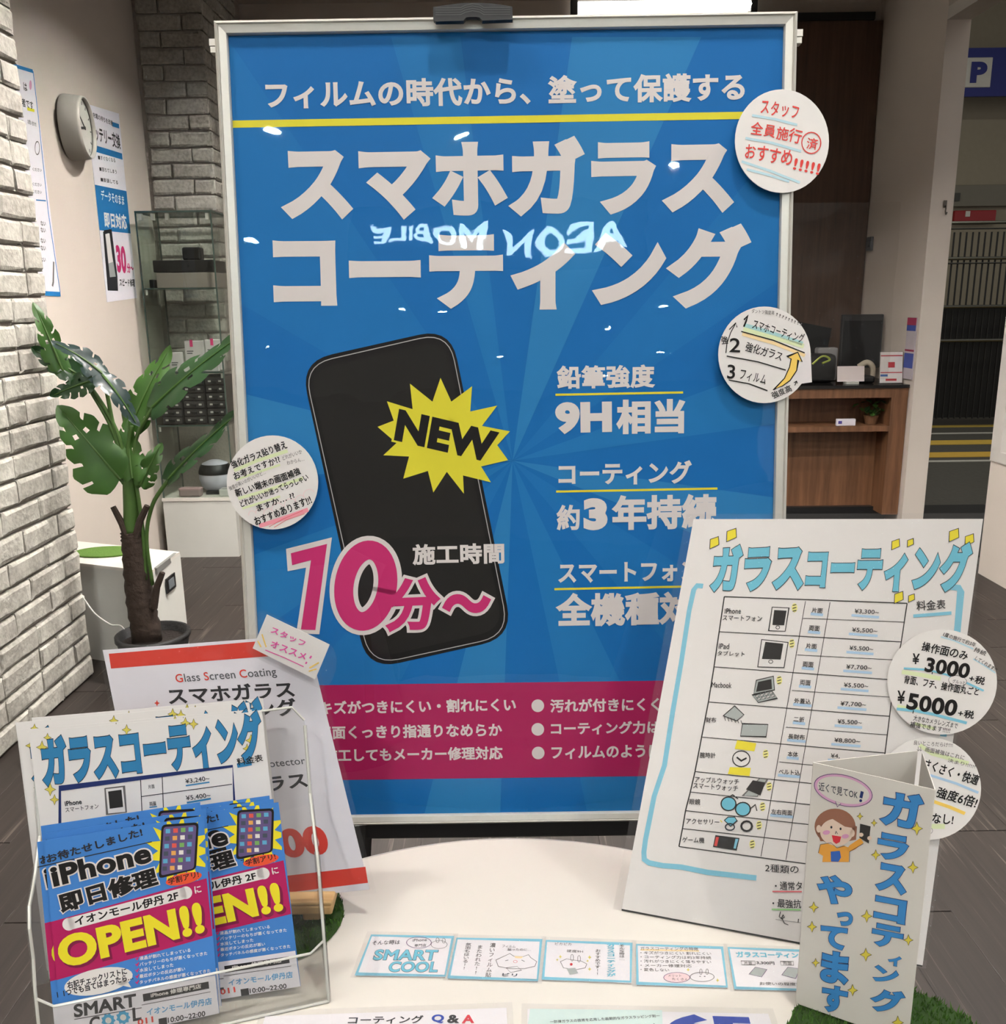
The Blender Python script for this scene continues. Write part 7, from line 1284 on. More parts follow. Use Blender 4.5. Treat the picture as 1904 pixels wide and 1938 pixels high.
panel('back_panel', [hp(0, DP, 0.001), hp(HW, DP, 0.001), hp(HW, DP, 0.215), hp(HW-.01, DP, 0.228), hp(0.01, DP, 0.228), hp(0, DP, 0.215)], -HN)
panel('side_panel', side_prof(0), HU); panel('side_panel', side_prof(HW), -HU)
panel('base', [hp(0, 0, 0.001), hp(HW, 0, 0.001), hp(HW, DP, 0.001), hp(0, DP, 0.001)], Vector((0, 0, 1)))
for u in (0, HW): B().tube(side_prof(u)[:-1], 0.0013, 6).build('rim_highlight', M_ACRE, hd_)  # pale tubes added along the edges as painted rim highlights
B().tube([hp(0, 0, 0.055), hp(.012, 0, 0.046), hp(HW-.012, 0, 0.046), hp(HW, 0, 0.055)], 0.0011, 6).build('rim_highlight', M_ACRE, hd_)
B().tube([hp(0, 0, 0.0015), hp(HW, 0, 0.0015)], 0.0014, 6).build('rim_highlight', M_ACRE, hd_)
B().tube([hp(0, DP, 0.215), hp(0.01, DP, 0.228), hp(HW-.01, DP, 0.228), hp(HW, DP, 0.215)], 0.0011, 6).build('rim_highlight', M_ACRE, hd_)
S = SHEETS['notice']
def dupe(o, parent=None):
    c = o.copy(); COL.objects.link(c); c.parent = parent
    for ch in o.children: dupe(ch, c)
    return c
nt_ = thing('notice_sheet', 'front sheet of the stack with a hand-drawn blue title and price table', 'leaflet', group='notice sheets in the leaflet holder')
S.rect('sheet', 0, -0.0003, 0.0, ink('paper'), nt_, 2, 2); S.prints(nt_, step=0.00008)
n3 = (S.c[1]-S.c[0]).cross(S.c[3]-S.c[0]).normalized(); su = (S.c[1]-S.c[0]).normalized(); sv = (S.c[3]-S.c[0]).normalized()
for i, (du, dv, a, lb) in enumerate(((-0.0085, 0.001, 0.010, 'second notice sheet, showing a sliver left of the front sheet'), (-0.010, 0.007, 0.006, 'third notice sheet with its bare white top edge showing'), (0.002, 0.010, -0.004, 'rearmost notice sheet peeking out above the stack'))):
    c = dupe(nt_); tag(c, lb); c.matrix_world = Matrix.Translation(su*du+sv*dv-n3*(0.0022*(i+1)))
S = SHEETS['flyer']
fl = thing('flyer', 'front left blue and pink flyer in the leaflet holder', 'flyer', group='flyers in the leaflet holder')
S.rect('sheet', 0, -0.0003, 0.0, ink('flyer_blue'), fl, 2, 2); S.prints(fl, step=0.00007)
f0, fu, fv = FLY[0], FLY[1], FLY[2]; g0, gu, gv = FLY[3], FLY[4], FLY[5]
def frame_m(o, u, v):
    u = Vector(u).normalized(); v = Vector(v); v = (v-u*v.dot(u)).normalized(); n = u.cross(v)
    return Matrix(((u.x, v.x, n.x, o[0]), (u.y, v.y, n.y, o[1]), (u.z, v.z, n.z, o[2]), (0, 0, 0, 1)))
MA = frame_m(f0, fu, fv)
G0, GU, GV = Vector(g0), Vector(gu)*0.1265, Vector(gv)*0.164
S2 = Sheet(dict(c=[G0, G0+GU, G0+GU+GV, G0+GV], W=S.W, H=S.H, pr=S.d['pr']))
fr_ = thing('flyer', 'front right blue and pink flyer, half covered by the left one', 'flyer', group='flyers in the leaflet holder')
S2.rect('sheet', 0, -0.0003, 0.0, ink('flyer_blue'), fr_, 2, 2); S2.prints(fr_, step=0.00007)
fn = Vector((MA[0][2], MA[1][2], MA[2][2])); fuv = Vector(fu); fvv = Vector(fv)
for i, (du, dv, lb) in enumerate(((-0.005, -0.001, 'second left flyer, showing a dark blue strip at its left edge'), (0.002, 0.004, 'third left flyer, its top edge just above the front one'), (-0.002, 0.010, 'rearmost left flyer standing highest behind the left stack'))):
    c = dupe(fl); tag(c, lb); c.matrix_world = Matrix.Translation(fuv*du+fvv*dv-fn*0.0016*(i+1))
for i, (du, dv, lb) in enumerate(((-0.004, 0.003, 'flyer just behind the front right flyer'), (-0.007, 0.006, 'rearmost flyer of the right stack'))):
    c = dupe(fr_); tag(c, lb); c.matrix_world = Matrix.Translation(fuv*du+fvv*dv-fn*0.0012*(i+1))
# ------------------------------------------------------------------ folded card
S = SHEETS['fold']
fd = thing('folded_card', 'folded white card with hand-drawn blue letters and a girl, on turf', 'card')
M_CARD = plain('card_board', (228, 223, 214), rough=0.7, var=0.03)
S.rect('front_panel', 0, -0.0006, 0.0, M_CARD, fd, 1, 1); S.prints(fd, step=0.00009)
def wallpanel(name, a, b, z0, z1, t=0.0006):
    a = Vector(a); b = Vector(b); d = (b-a).normalized(); n = Vector((-d.y, d.x))*t
    mesh(name, [(a.x, a.y, z0), (b.x, b.y, z0), (b.x, b.y, z1), (a.x, a.y, z1), (a.x+n.x, a.y+n.y, z0), (b.x+n.x, b.y+n.y, z0), (b.x+n.x, b.y+n.y, z1), (a.x+n.x, a.y+n.y, z1)],
         [(0, 1, 2, 3), (7, 6, 5, 4), (0, 4, 5, 1), (1, 5, 6, 2), (2, 6, 7, 3), (3, 7, 4, 0)], M_CARD, fd)
z0, z1 = S.c[0].z, S.c[3].z
wallpanel('side_panel', S.c[0].xy, FOLD_BACK[0][:2], z0, z1); wallpanel('side_panel', FOLD_BACK[1][:2], S.c[1].xy, z0, z1)
# ------------------------------------------------------------------ small laminated cards and sheets on the table
G3 = 'small laminated cards in a row'
for key, lb in (('card_a', 'small laminated card with bubbly blue capital letters, leftmost of the row'), ('card_b', 'small laminated card with a crying cat doodle'), ('card_c', 'small laminated card with a cheering rabbit doodle'), ('card_d', 'small laminated card with five bulleted lines, fourth in the row'), ('card_e', 'small laminated card partly hidden behind the folded card')):
    S = SHEETS[key]; t = thing('laminated_card', lb, 'card', group=G3)
    S.rect('sheet', -1, -0.0008, 0.0, ink('card_white'), t, 2, 2); S.prints(t, step=0.00008)
    v_, f_ = S.grid(-3, S.W+3, -3, S.H+3, 0.0009, 10, 8); mesh('laminate', v_, f_, M_LAM2, t, True)
for key, lb, cl in (('qa_sheet', 'white question and answer sheet lying at the table front', 'card_white'), ('green_sheet', 'pale mint sheet with large blue digits at the table front', 'card_white')):
    S = SHEETS[key]; t = thing('laminated_sheet', lb, 'sheet')
    S.rect('sheet', -2, -0.0008, 0.0, ink(cl), t, 2, 2); S.prints(t, step=0.00008)
    v_, f_ = S.grid(-3, S.W+3, -3, S.H+3, 0.0009, 12, 16); mesh('laminate', v_, f_, M_LAM2, t, True)
# ------------------------------------------------------------------ wall posters and clock
for key, lb in (('wall_poster_a', 'narrow white notice with blue border on the side wall, nearest the brick'), ('wall_poster_b', 'white battery poster with a blue block on the side wall')):
    S = SHEETS[key]; t = thing('wall_poster', lb, 'poster')
    S.rect('sheet', 0, -0.002, 0.0, ink('paper_cool'), t, 2, 6); S.prints(t)
ck = thing('wall_clock', 'round white wall clock with a deep rim beside the posters', 'clock')
cm = Matrix.Translation((XW-0.004, 4.10, 2.045)) @ Matrix.Rotation(math.radians(9), 4, 'Z') @ Matrix.Rotation(math.radians(90), 4, 'Y') @ Matrix.Diagonal((0.84, 0.84, 0.85, 1))
B().lathe([(0.155, 0.0), (0.158, 0.01), (0.15, 0.085), (0.146, 0.1), (0.138, 0.1), (0.134, 0.085)], 40, cm, caps=False).build('rim', plain('clock_rim', (214, 210, 200), rough=0.3), ck, True)
B().lathe([(0.0, 0.08), (0.136, 0.08), (0.136, 0.075), (0.0, 0.075)], 40, cm).build('dial', plain('clock_dial', (226, 224, 216), rough=0.5), ck)
for ang, ln, w in ((190, 0.075, 0.006), (150, 0.10, 0.004)):
    m = cm @ Matrix.Rotation(math.radians(ang), 4, 'Z'); B().box(-w, w, -0.012, ln, 0.083, 0.085, m).build('hand', M_BLACKP, ck)
for k in range(12):
    m = cm @ Matrix.Rotation(math.radians(30*k), 4, 'Z'); B().box(-.003, .003, 0.108, 0.124, 0.0802, 0.081, m).build('hour_mark', M_BLACKP, ck)
# ------------------------------------------------------------------ plant in a black pot
PX, PY = -1.215, 2.93
pl = thing('potted_monstera', 'tall potted monstera with slit leaves in a black pot', 'plant')
pm_ = Matrix.Translation((PX, PY, 0))
B().lathe([(0.0, 0.0), (0.088, 0.0), (0.108, 0.12), (0.118, 0.185), (0.124, 0.188), (0.124, 0.202), (0.112, 0.202), (0.108, 0.17), (0.0, 0.17)], 36, pm_).build('pot', plain('black_pot', (26, 25, 25), rough=0.6, bump=0.3, scale=60), pl, True)
B().lathe([(0.0, 0.172), (0.107, 0.172), (0.107, 0.168), (0.0, 0.168)], 24, pm_).build('soil', plain('soil', (40, 32, 28), rough=0.95, bump=0.6, scale=120), pl)
M_BARK = plain('bark', (54, 42, 34), rough=0.95, var=0.45, scale=50, bump=0.6); M_STEM = plain('stem', (68, 98, 42), rough=0.5, var=0.25, scale=20)
M_LEAF = plain('leaf', (38, 68, 36), rough=0.36, var=0.3, scale=12, spec=0.5); M_LEAFD = plain('leaf_dark', (40, 56, 54), rough=0.3, var=0.3, scale=12); M_LEAFL = plain('leaf_light', (58, 94, 36), rough=0.4, var=0.3, scale=12)
tk = curve(TRUNK, 6); B().tube([(TRUNK[0][0], TRUNK[0][1], 0.16)]+tk, [0.05]+[0.049-0.014*i/len(tk)+0.0025*math.sin(i*2.4) for i in range(len(tk))], 14).build('trunk', M_BARK, pl, True)
sk = curve(SHEATH, 5); B().tube(sk, [0.027-0.006*i/len(sk) for i in range(len(sk))], 10).build('sheath', M_STEM, pl, True)
for q in CUTS: B().tube(q, [0.014, 0.012, 0.0095], 8).build('cut_branch', M_BARK, pl)
for q in STALKS: B().tube(curve(q, 6) if len(q) > 2 else q, 0.0068, 8).build('stalk', M_STEM, pl, True)
def leaf_mesh(L, W, bend, lobes, seed, fold=0.22):
    """split monstera leaf: blade along +Y from the stalk, slits between the lobes and small holes near the midrib"""
    r = random.Random(seed); vs = []; fs = []; SS = [0.0, 0.2, 0.4, 0.6, 0.8, 1.0]; k = len(SS)
    n = lobes*7; prof = lambda t: W*min(1.0, 0.55+2.6*t)*(max(0.0, 1-t)**0.62)*1.18
    for side in (-1, 1):
        base_i = len(vs); tear = [r.uniform(0.85, 1.06) for _ in range(lobes+1)]; dp = [r.choice((2, 3, 3)) for _ in range(lobes+1)]
        for i in range(n+1):
            t = i/n; lb = i/7.0; fr = lb-int(lb); lobe_edge = (1-0.16*abs(fr-0.5)*2)*tear[min(int(lb), lobes)]
            for s in SS:
                w = prof(t)*s*(lobe_edge if s > 0.7 else 1.0)
                y = L*(t*0.96)-0.16*L*s*(1-t)**2+0.10*L*s*s
                vs.append((side*w, y, -bend*L*t*t+fold*w*(1-s*1.15)+0.010*math.sin(8*t+seed+2*s)*s))
        for i in range(n):
            for q in range(k-1):
                slit = (i % 7 == 6) and 5 <= i < n-5
                if slit and q >= dp[i//7]: continue
                if i % 7 in (2, 3) and q == 1 and (i//7+seed) % 3 == 0 and 6 < i < n-8: continue
                a = base_i+i*k+q; f = (a, a+1, a+k+1, a+k); fs.append(f if side > 0 else tuple(reversed(f)))
    return vs, fs
for bp_, tp_, w, nh, bd, tone, sd in LEAVES:
    a, b_ = Vector(bp_), Vector(tp_); Y = (b_-a); L_ = Y.length; Y.normalize(); Z = Vector(nh); Z = (Z-Y*Z.dot(Y)).normalized(); X = Y.cross(Z)
    m = Matrix(((X.x, Y.x, Z.x, a.x), (X.y, Y.y, Z.y, a.y), (X.z, Y.z, Z.z, a.z), (0, 0, 0, 1)))
    v, f = leaf_mesh(L_, w, bd, 5, sd)
    o = mesh('leaf', [m @ Vector(p) for p in v], f, (M_LEAF, M_LEAFL, M_LEAFD)[tone], pl, True)
    B().tube([m @ Vector((0, L_*t*.96, -bd*L_*t*t+0.002)) for t in [i/8 for i in range(9)]], [0.0045-0.0004*i for i in range(9)], 6).build('midrib', M_STEM, o)
R_ = math.radians
# ------------------------------------------------------------------ low white cabinet behind the plant
cz = 0.38
cb = thing('low_cabinet', 'low white cabinet with a green mat on top behind the plant', 'cabinet')
A_ = Vector((-1.26, 3.08)); dr = (Vector((-1.245, 3.335))-A_); dl = Vector((-0.50, 0.19)); 
def cbox(z0, z1, grow, mat, name):
    a = A_+Vector((0.0, -grow)); b = a+dr; c_ = b+dl; d_ = a+dl
    q = [a, b, c_, d_]; n = 4
    mesh(name, [(p.x, p.y, z0) for p in q]+[(p.x, p.y, z1) for p in q], [(3, 2, 1, 0), (4, 5, 6, 7), (0, 1, 5, 4), (1, 2, 6, 5), (2, 3, 7, 6), (3, 0, 4, 7)], mat, cb)
cbox(0.0, cz-0.012, 0.0, M_CAB, 'body'); cbox(cz-0.012, cz, 0.004, M_WHITE, 'top')
for z, hh, ww in ((0.29, 0.028, 0.045),):
    p = A_+dr*0.55; B().box(p.x+0.001, p.x+0.006, p.y-ww, p.y+ww, z-hh, z+hh).build('port', M_BLACKP, cb); B().box(p.x+0.006, p.x+0.008, p.y-ww*.6, p.y+ww*.6, z-hh*.6, z+hh*.6).build('port_insert', plain('port_insert', (120, 126, 130), rough=0.4), cb)
B().box(A_.x-0.002, A_.x+0.010, A_.y+0.03, A_.y+0.235, cz-0.02, cz+0.001).build('edge_strip', plain('edge_strip', (130, 130, 126), rough=0.4), cb)
gm = B().lathe([(0.98, 0.0), (1.0, 0.003), (0.98, 0.006), (0, 0.006)], 32, Matrix.Translation((-1.53, 3.33, cz+0.001)) @ Matrix.Diagonal((0.12, 0.075, 1, 1))).build('green_mat', plain('green_mat', (88, 122, 48), rough=0.9, var=0.3, scale=200, bump=0.3))
tag(gm, 'oval green mat lying on the low white cabinet', 'mat')
tag(B().tube(curve([(-1.49, 3.03, 0.30), (-1.44, 3.0, 0.25), (-1.38, 2.98, 0.215), (-1.33, 2.97, 0.2), (-1.30, 3.02, 0.02)], 6), 0.003, 6).build('cable', plain('white_cable', (214, 212, 204), rough=0.5)), 'thin white cable hanging between the brick wall and the plant pot', 'cable')
# ------------------------------------------------------------------ glass showcase
SX0, SX1, SY0, SY1 = -1.775, -1.408, 4.60, 4.90
gs = thing('glass_showcase', 'narrow glass showcase on a white base in the corner', 'showcase')
B().box(SX0-0.005, SX1+0.005, SY0-0.004, SY1, 0.0, 0.305).build('base_cabinet', M_CAB, gs)
B().box(SX0-0.008, SX1+0.008, SY0-0.008, SY1, 0.305, 0.322).build('base_top', M_WHITE, gs)
ZT = 1.745
for nm, bx in (('front_pane', (SX0, SX1, SY0, SY0+0.004, 0.322, ZT)), ('side_pane', (SX0, SX0+0.004, SY0, SY1, 0.322, ZT)), ('side_pane', (SX1-0.004, SX1, SY0, SY1, 0.322, ZT)), ('top_pane', (SX0, SX1, SY0, SY1, ZT, ZT+0.005))):
    B().box(*bx).build(nm, M_GLASS, gs)
SHZ = (1.385, 0.97, 0.70)
for z in SHZ: 
    o = B().box(SX0+0.005, SX1-0.005, SY0+0.006, SY1, z-0.004, z+0.002).build('glass_shelf', M_GLASS, gs)
    B().box(SX0+0.005, SX1-0.005, SY0+0.003, SY0+0.007, z-0.004, z+0.003).build('shelf_edge', M_GEDGE, o)
for x in (SX0, SX1):
    for y in (SY0, SY1-0.004): B().box(x-0.003, x+0.003, y-0.002, y+0.005, 0.322, ZT).build('corner_edge', M_GEDGE, gs)
b = B()
for y in (SY0, SY1-0.004): b.box(SX0-.003, SX1+.003, y-.003, y+.004, ZT, ZT+.008)
for x in (SX0, SX1): b.box(x-.003, x+.003, SY0, SY1, ZT, ZT+.008)
b.build('top_edge', M_GEDGE, gs)
for x in (SX0+0.02, SX0+0.08, SX0+0.15, SX1-0.02): B().box(x-.008, x+.008, SY0+.002, SY0+.02, ZT-.035, ZT-.004).build('clip', M_ALU, gs)
for z in SHZ:
    for x in (SX0+0.012, SX1-0.012): B().lathe([(0.007, 0), (0.007, .03)], 10, Matrix.Translation((x, SY0+.012, z-.03))).build('shelf_pin', M_ALU, gs)
def boxthing(name, label, x0, x1, y0, y1, z0, z1, mat, group=None, lid=None, r=0.004, cat='box'):
    t = thing(name, label, cat, group=group); B().rbox(x0, x1, y0, y1, z0, z1, r).build('body', mat, t)
    if lid: B().rbox(x0-.002, x1+.002, y0-.002, y1+.002, z1-(z1-z0)*lid[0], z1+.001, r).build('lid', lid[1], t)
    return t
M_GBOX = plain('grey_box', (150, 138, 130), rough=0.7); 
boxthing('flat_box', 'flat grey-brown box on the top showcase shelf', -1.715, -1.425, 4.63, 4.84, 1.387, 1.462, M_GBOX)
boxthing('flat_box', 'flat black box stacked on the grey-brown box', -1.725, -1.425, 4.63, 4.84, 1.464, 1.522, plain('black_box', (20, 19, 20), rough=0.45))
t = boxthing('small_black_case', 'small black case standing on the flat black box', -1.60, -1.505, 4.70, 4.76, 1.523, 1.588, M_BLACKP, r=0.01)
boxthing('small_black_case', 'small black cube beside the flat boxes', -1.755, -1.73, 4.64, 4.68, 1.387, 1.43, M_BLACKP)
M_CARDS = plain('card_box', (226, 218, 216), rough=0.5)
for i, (x0, x1, z1, y, lb) in enumerate(((-1.70, -1.635, 1.07, 4.66, 'short white package with small print on the middle showcase shelf'), (-1.63, -1.535, 1.125, 4.70, 'tall white package with a pink sticker on the middle shelf'), (-1.53, -1.44, 1.13, 4.72, 'wide white package with a pink dot on the middle shelf'), (-1.62, -1.44, 1.02, 4.63, 'low white carton in front of the packages'))):
    t = boxthing('white_package', lb, x0, x1, y, y+.03, 0.973, z1, M_CARDS, 'packages in the showcase', cat='package')
    if i in (1, 2): B().box(x0+.03, x0+.045, y-.002, y-.001, z1-.03, z1+.005).build('sticker', plain('pink_sticker', (232, 70, 130), rough=0.5), t)
    B().box(x0+.012, x0+.045, y-.0015, y-.0008, z1-.055, z1-.05).box(x0+.012, x0+.04, y-.0015, y-.0008, z1-.066, z1-.061).build('small_print', plain('small_print', (90, 88, 90), rough=0.6), t)
# drawer units
M_DRW = plain('drawer_black', (30, 29, 30), rough=0.5)
for ci, (x0, x1, lb) in enumerate(((-1.755, -1.645, 'black unit of small drawers in the showcase, nearest the wall'), (-1.64, -1.525, 'black unit of small drawers in the middle of the showcase shelf'), (-1.52, -1.415, 'black unit of small drawers at the pier side of the showcase'))):
    t = thing('drawer_unit', lb, 'drawer unit', group='drawer units in the showcase')
    n = 6; z0 = 0.703; hgt = 0.245 if ci else 0.20; n = 6 if ci else 5
    B().rbox(x0, x1, 4.64, 4.80, z0, z0+hgt, 0.003).build('cabinet', M_DRW, t)
    for k in range(n):
        a = z0+0.006+k*(hgt-.008)/n; d = B().rbox(x0+.005, x1-.005, 4.628, 4.642, a, a+(hgt-.008)/n-.006, 0.002).build('drawer', plain('drawer_front', (52, 50, 50), rough=0.45), t)
        B().box((x0+x1)/2-.012, (x0+x1)/2+.012, 4.618, 4.63, a+.008, a+.02).build('knob', M_BLACKP, d)
        for q in (x0+.02, x1-.032): B().box(q, q+.014, 4.6265, 4.6285, a+.013, a+.022).build('label_plate', plain('label_plate', (200, 196, 190), rough=0.5), d)
t = thing('round_device', 'white rounded device with a black visor in the lower showcase', 'device')
mx = Matrix.Translation((-1.545, 4.765, 0.323))
B().lathe([(0.0, 0.0), (0.05, 0.0), (0.075, 0.03), (0.088, 0.075), (0.085, 0.12), (0.066, 0.155), (0.03, 0.17), (0.0, 0.172)], 32, mx).build('body', plain('device_white', (222, 220, 232), rough=0.35), t, True)
B().lathe([(0.0886, 0.100), (0.0885, 0.112), (0.081, 0.135), (0.070, 0.152)], 32, mx, caps=False).build('visor', M_BLACKP, t, True)
B().box(-1.575, -1.505, 4.672, 4.70, 0.323, 0.338).build('base', M_BLACKP, t)
boxthing('food_container', 'low pinkish-grey container with a lid in the lower showcase', -1.70, -1.585, 4.612, 4.664, 0.323, 0.368, plain('container', (170, 150, 148), rough=0.4), lid=(0.25, plain('container_lid', (190, 160, 160), rough=0.4)), r=0.01, cat='container')
boxthing('clear_case', 'low white plastic case at the pier side of the lower showcase', -1.49, -1.415, 4.62, 4.68, 0.323, 0.36, plain('case_white', (214, 212, 206), rough=0.4), r=0.004, cat='case')
# ------------------------------------------------------------------ reception counter and what stands on it
cn = thing('reception_counter', 'brown wooden reception counter with a black top and a shelf', 'counter')
CX0, CX1, CY0 = 0.95, 2.236, 4.95
B().box(CX0, CX1, CY0+0.22, CY0+0.24, 0.10, 0.80).build('front_panel', M_WOOD, cn)
B().box(CX1-0.09, CX1, CY0, CY0+0.24, 0.10, 0.762).build('end_panel', M_WOOD, cn)
B().box(CX0, CX1, CY0-0.002, CY0+0.55, 0.762, 0.815).build('apron', M_WOOD, cn)
B().box(CX0, CX1, CY0-0.01, CY0+0.6, 0.815, 0.832).build('countertop', plain('counter_top', (34, 32, 32), rough=0.18), cn)
B().box(CX0, CX1-0.09, CY0, CY0+0.22, 0.575, 0.605).build('shelf', M_WOOD, cn)
B().box(CX0, CX1-0.09, CY0+0.16, CY0+0.20, 0.12, 0.575).build('lower_panel', M_WOOD, cn)
B().box(CX0, CX1-0.02, CY0+0.12, CY0+0.2, 0.0, 0.12).build('toe_kick', M_BLACKP, cn)
wp = thing('wood_wall_panel', 'dark wood wall panel with a black top strip behind the counter', 'wall panel')
B().box(0.9, 2.236, 5.70, 5.75, 0.0, 2.86).build('panel', M_DWOOD, wp); B().box(0.9, 2.18, 5.68, 5.75, 2.86, 2.90).build('top_strip', M_BLACKP, wp)
M_SCREEN = plain('dark_screen', (7, 7, 9), rough=0.4, spec=0.2)
mo = thing('monitor', 'black computer monitor standing on the counter', 'monitor')
B().rbox(1.975, 2.215, 5.30, 5.33, 0.90, 1.205, 0.006).build('housing', M_BLACKP, mo); B().box(1.985, 2.205, 5.297, 5.301, 0.912, 1.17).build('screen', M_SCREEN, mo)
B().lathe([(0.09, 0.0), (0.09, 0.01), (0.02, 0.018), (0.02, 0.06)], 20, Matrix.Translation((2.09, 5.33, 0.832))).build('stand', M_BLACKP, mo)
m2 = thing('tablet_stand', 'slanted black tablet on a grey stand behind the label', 'tablet')
B().box(-.11, .11, -.006, .006, 0, .26, Matrix.Translation((1.78, 5.32, 0.90)) @ Matrix.Rotation(R_(-14), 4, 'X') @ Matrix.Rotation(R_(12), 4, 'Y')).build('screen', M_SCREEN, m2)
B().rbox(1.83, 1.95, 5.26, 5.32, 0.833, 1.02, 0.01).build('stand', plain('stand_grey', (150, 148, 150), rough=0.4), m2)
bg = thing('black_bag', 'black office bag with a yellow-green strap on the counter', 'bag')
B().rbox(1.62, 1.885, 5.08, 5.2, 0.833, 0.995, 0.03).build('body', M_BLACKP, bg, True); B().tube(curve([(1.74, 5.075, 0.94), (1.79, 5.06, 0.985), (1.835, 5.07, 0.965), (1.79, 5.06, 0.945)], 5), 0.006, 6).build('strap', plain('lime_strap', (176, 190, 80), rough=0.5), bg)
lc = thing('counter_card', 'small white card on a stand in front of the monitor', 'card')
B().box(-.075, .075, -.002, .002, 0, .085, Matrix.Translation((1.945, 5.03, 0.845)) @ Matrix.Rotation(R_(-10), 4, 'X')).build('card', plain('counter_card', (240, 228, 228), rough=0.5), lc)
B().box(1.91, 1.98, 5.0, 5.05, 0.833, 0.846).build('stand', M_ACRE, lc)
ph = thing('desk_phone', 'beige and black desk phone on the counter', 'telephone')
B().rbox(1.97, 2.09, 5.05, 5.17, 0.833, 0.872, 0.012).build('base', M_BLACKP, ph); B().tube(curve([(2.01, 5.1, 0.92), (2.05, 5.09, 0.945), (2.085, 5.09, 0.92), (2.095, 5.1, 0.865)], 5), 0.016, 8).build('handset', plain('handset', (198, 186, 166), rough=0.5), ph, True)
ls = thing('leaflet_stand', 'clear stand with a white and red leaflet at the counter end', 'leaflet stand')
mm_ = Matrix.Translation((2.165, 5.02, 0.835)) @ Matrix.Rotation(R_(-8), 4, 'X')
B().box(-.062, .062, -.002, .002, 0, .17, mm_).build('leaflet', plain('leaflet', (236, 230, 226), rough=0.5), ls)
B().box(-.06, .06, -.0032, -.002, .055, .060, mm_).box(-.06, .06, -.0032, -.002, .147, .153, mm_).box(-.018, .018, -.0032, -.002, .085, .115, mm_).box(-.03, .03, -.0032, -.002, .012, .024, mm_).build('printed_mark', plain('leaflet_red', (200, 70, 76), rough=0.5), ls)
B().box(-.06, -.02, -.0032, -.002, .036, .048, mm_).build('printed_mark', plain('leaflet_blue', (80, 120, 190), rough=0.5), ls)
B().box(-.066, .066, .003, .005, -.002, .175, mm_).box(-.066, .066, -.02, .02, -.003, .0, mm_).build('stand', M_ACR, ls)
np_ = thing('name_plate', 'small white name plate on the counter shelf', 'name plate')
B().rbox(1.86, 1.965, 4.965, 4.985, 0.606, 0.645, 0.003).build('plate', plain('name_plate', (234, 228, 236), rough=0.4), np_); B().box(1.868, 1.888, 4.9635, 4.965, 0.618, 0.634).build('printed_mark', plain('plate_mark', (80, 70, 150), rough=0.5), np_)
sp = thing('small_plant', 'little leafy green plant on the counter shelf', 'plant', (2.075, 5.03, 0.606))
B().lathe([(0.0, 0.0), (0.03, 0.0), (0.04, 0.05), (0.036, 0.05), (0.0, 0.045)], 16).build('pot', plain('small_pot', (110, 76, 50), rough=0.7), sp)
r = random.Random(4); 
for k in range(26):
    a = r.uniform(0, 6.28); q = r.uniform(0.01, 0.085); z = r.uniform(0.055, 0.135); w = r.uniform(.014, .024)
    mx = Matrix.Translation((q*math.cos(a)*1.2, q*math.sin(a)*.5, z)) @ Matrix.Rotation(r.uniform(0, 6), 4, 'Z') @ Matrix.Rotation(r.uniform(-.8, .8), 4, 'X')
    B().add([(0, -w, 0), (w*.8, 0, .004), (0, w*1.3, 0), (-w*.8, 0, .004)], [(0, 1, 2, 3)], mx).build('leaf', M_LEAFL if k % 3 else M_LEAF, sp)
for k in range(5): B().tube([(0, 0, .04), (r.uniform(-.05, .05), r.uniform(-.02, .02), .09)], .002, 5).build('stem', M_STEM, sp)
ou = thing('wall_switch', 'small grey wall switch beside the wood panel', 'switch'); B().rbox(2.226, 2.239, 5.60, 5.68, 1.575, 1.655, 0.004).build('plate', plain('switch_grey', (96, 98, 104), rough=0.5), ou); B().rbox(2.220, 2.227, 5.62, 5.66, 1.595, 1.635, 0.003).build('rocker', plain('rocker', (80, 82, 88), rough=0.4), ou)
# clear vinyl screen hung above the counter
r = random.Random(2); nx, nz = 20, 16; vs = []
for j in range(nz+1):
    for i in range(nx+1):
        x = 0.95+1.18*i/nx; z = 0.86+0.93*j/nz
        vs.append((x, 4.985+0.014*math.sin(5*x+2*z)+0.01*math.sin(11*z-3*x), z))
vc = mesh('vinyl_screen', vs, [(j*(nx+1)+i, j*(nx+1)+i+1, (j+1)*(nx+1)+i+1, (j+1)*(nx+1)+i) for j in range(nz) for i in range(nx)], M_VINYL, None, True)
tag(vc, 'wavy clear vinyl screen hung above the counter', 'screen')
# fliers on the jamb and a hook
fs_ = thing('wall_flyer', 'narrow red and blue flyer on the wall beside the counter', 'flyer')
B().box(2.232, 2.2385, 4.92, 5.03, 0.86, 1.19).build('sheet', plain('wall_flyer', (206, 196, 200), rough=0.6), fs_)
B().box(2.2312, 2.232, 4.92, 5.03, 1.15, 1.19).box(2.2312, 2.232, 4.92, 5.03, 1.01, 1.02).build('red_band', plain('flyer_red', (170, 60, 90), rough=0.6), fs_)
B().box(2.2312, 2.232, 4.92, 5.03, 1.12, 1.15).box(2.2312, 2.232, 4.92, 5.03, 0.92, 1.0).build('blue_band', plain('flyer_blue2', (70, 90, 170), rough=0.6), fs_)
hk = thing('wall_hook', 'small metal hook on the white doorway jamb', 'hook')
B().tube(curve([(2.315, 4.899, 1.76), (2.315, 4.885, 1.75), (2.312, 4.88, 1.73), (2.318, 4.885, 1.715), (2.325, 4.89, 1.725)], 4), 0.0035, 6).build('hook', plain('hook_metal', (96, 90, 84), rough=0.4, metal=0.6), hk); B().box(2.306, 2.322, 4.893, 4.899, 1.75, 1.785).build('plate', plain('hook_metal', (96, 90, 84)), hk)
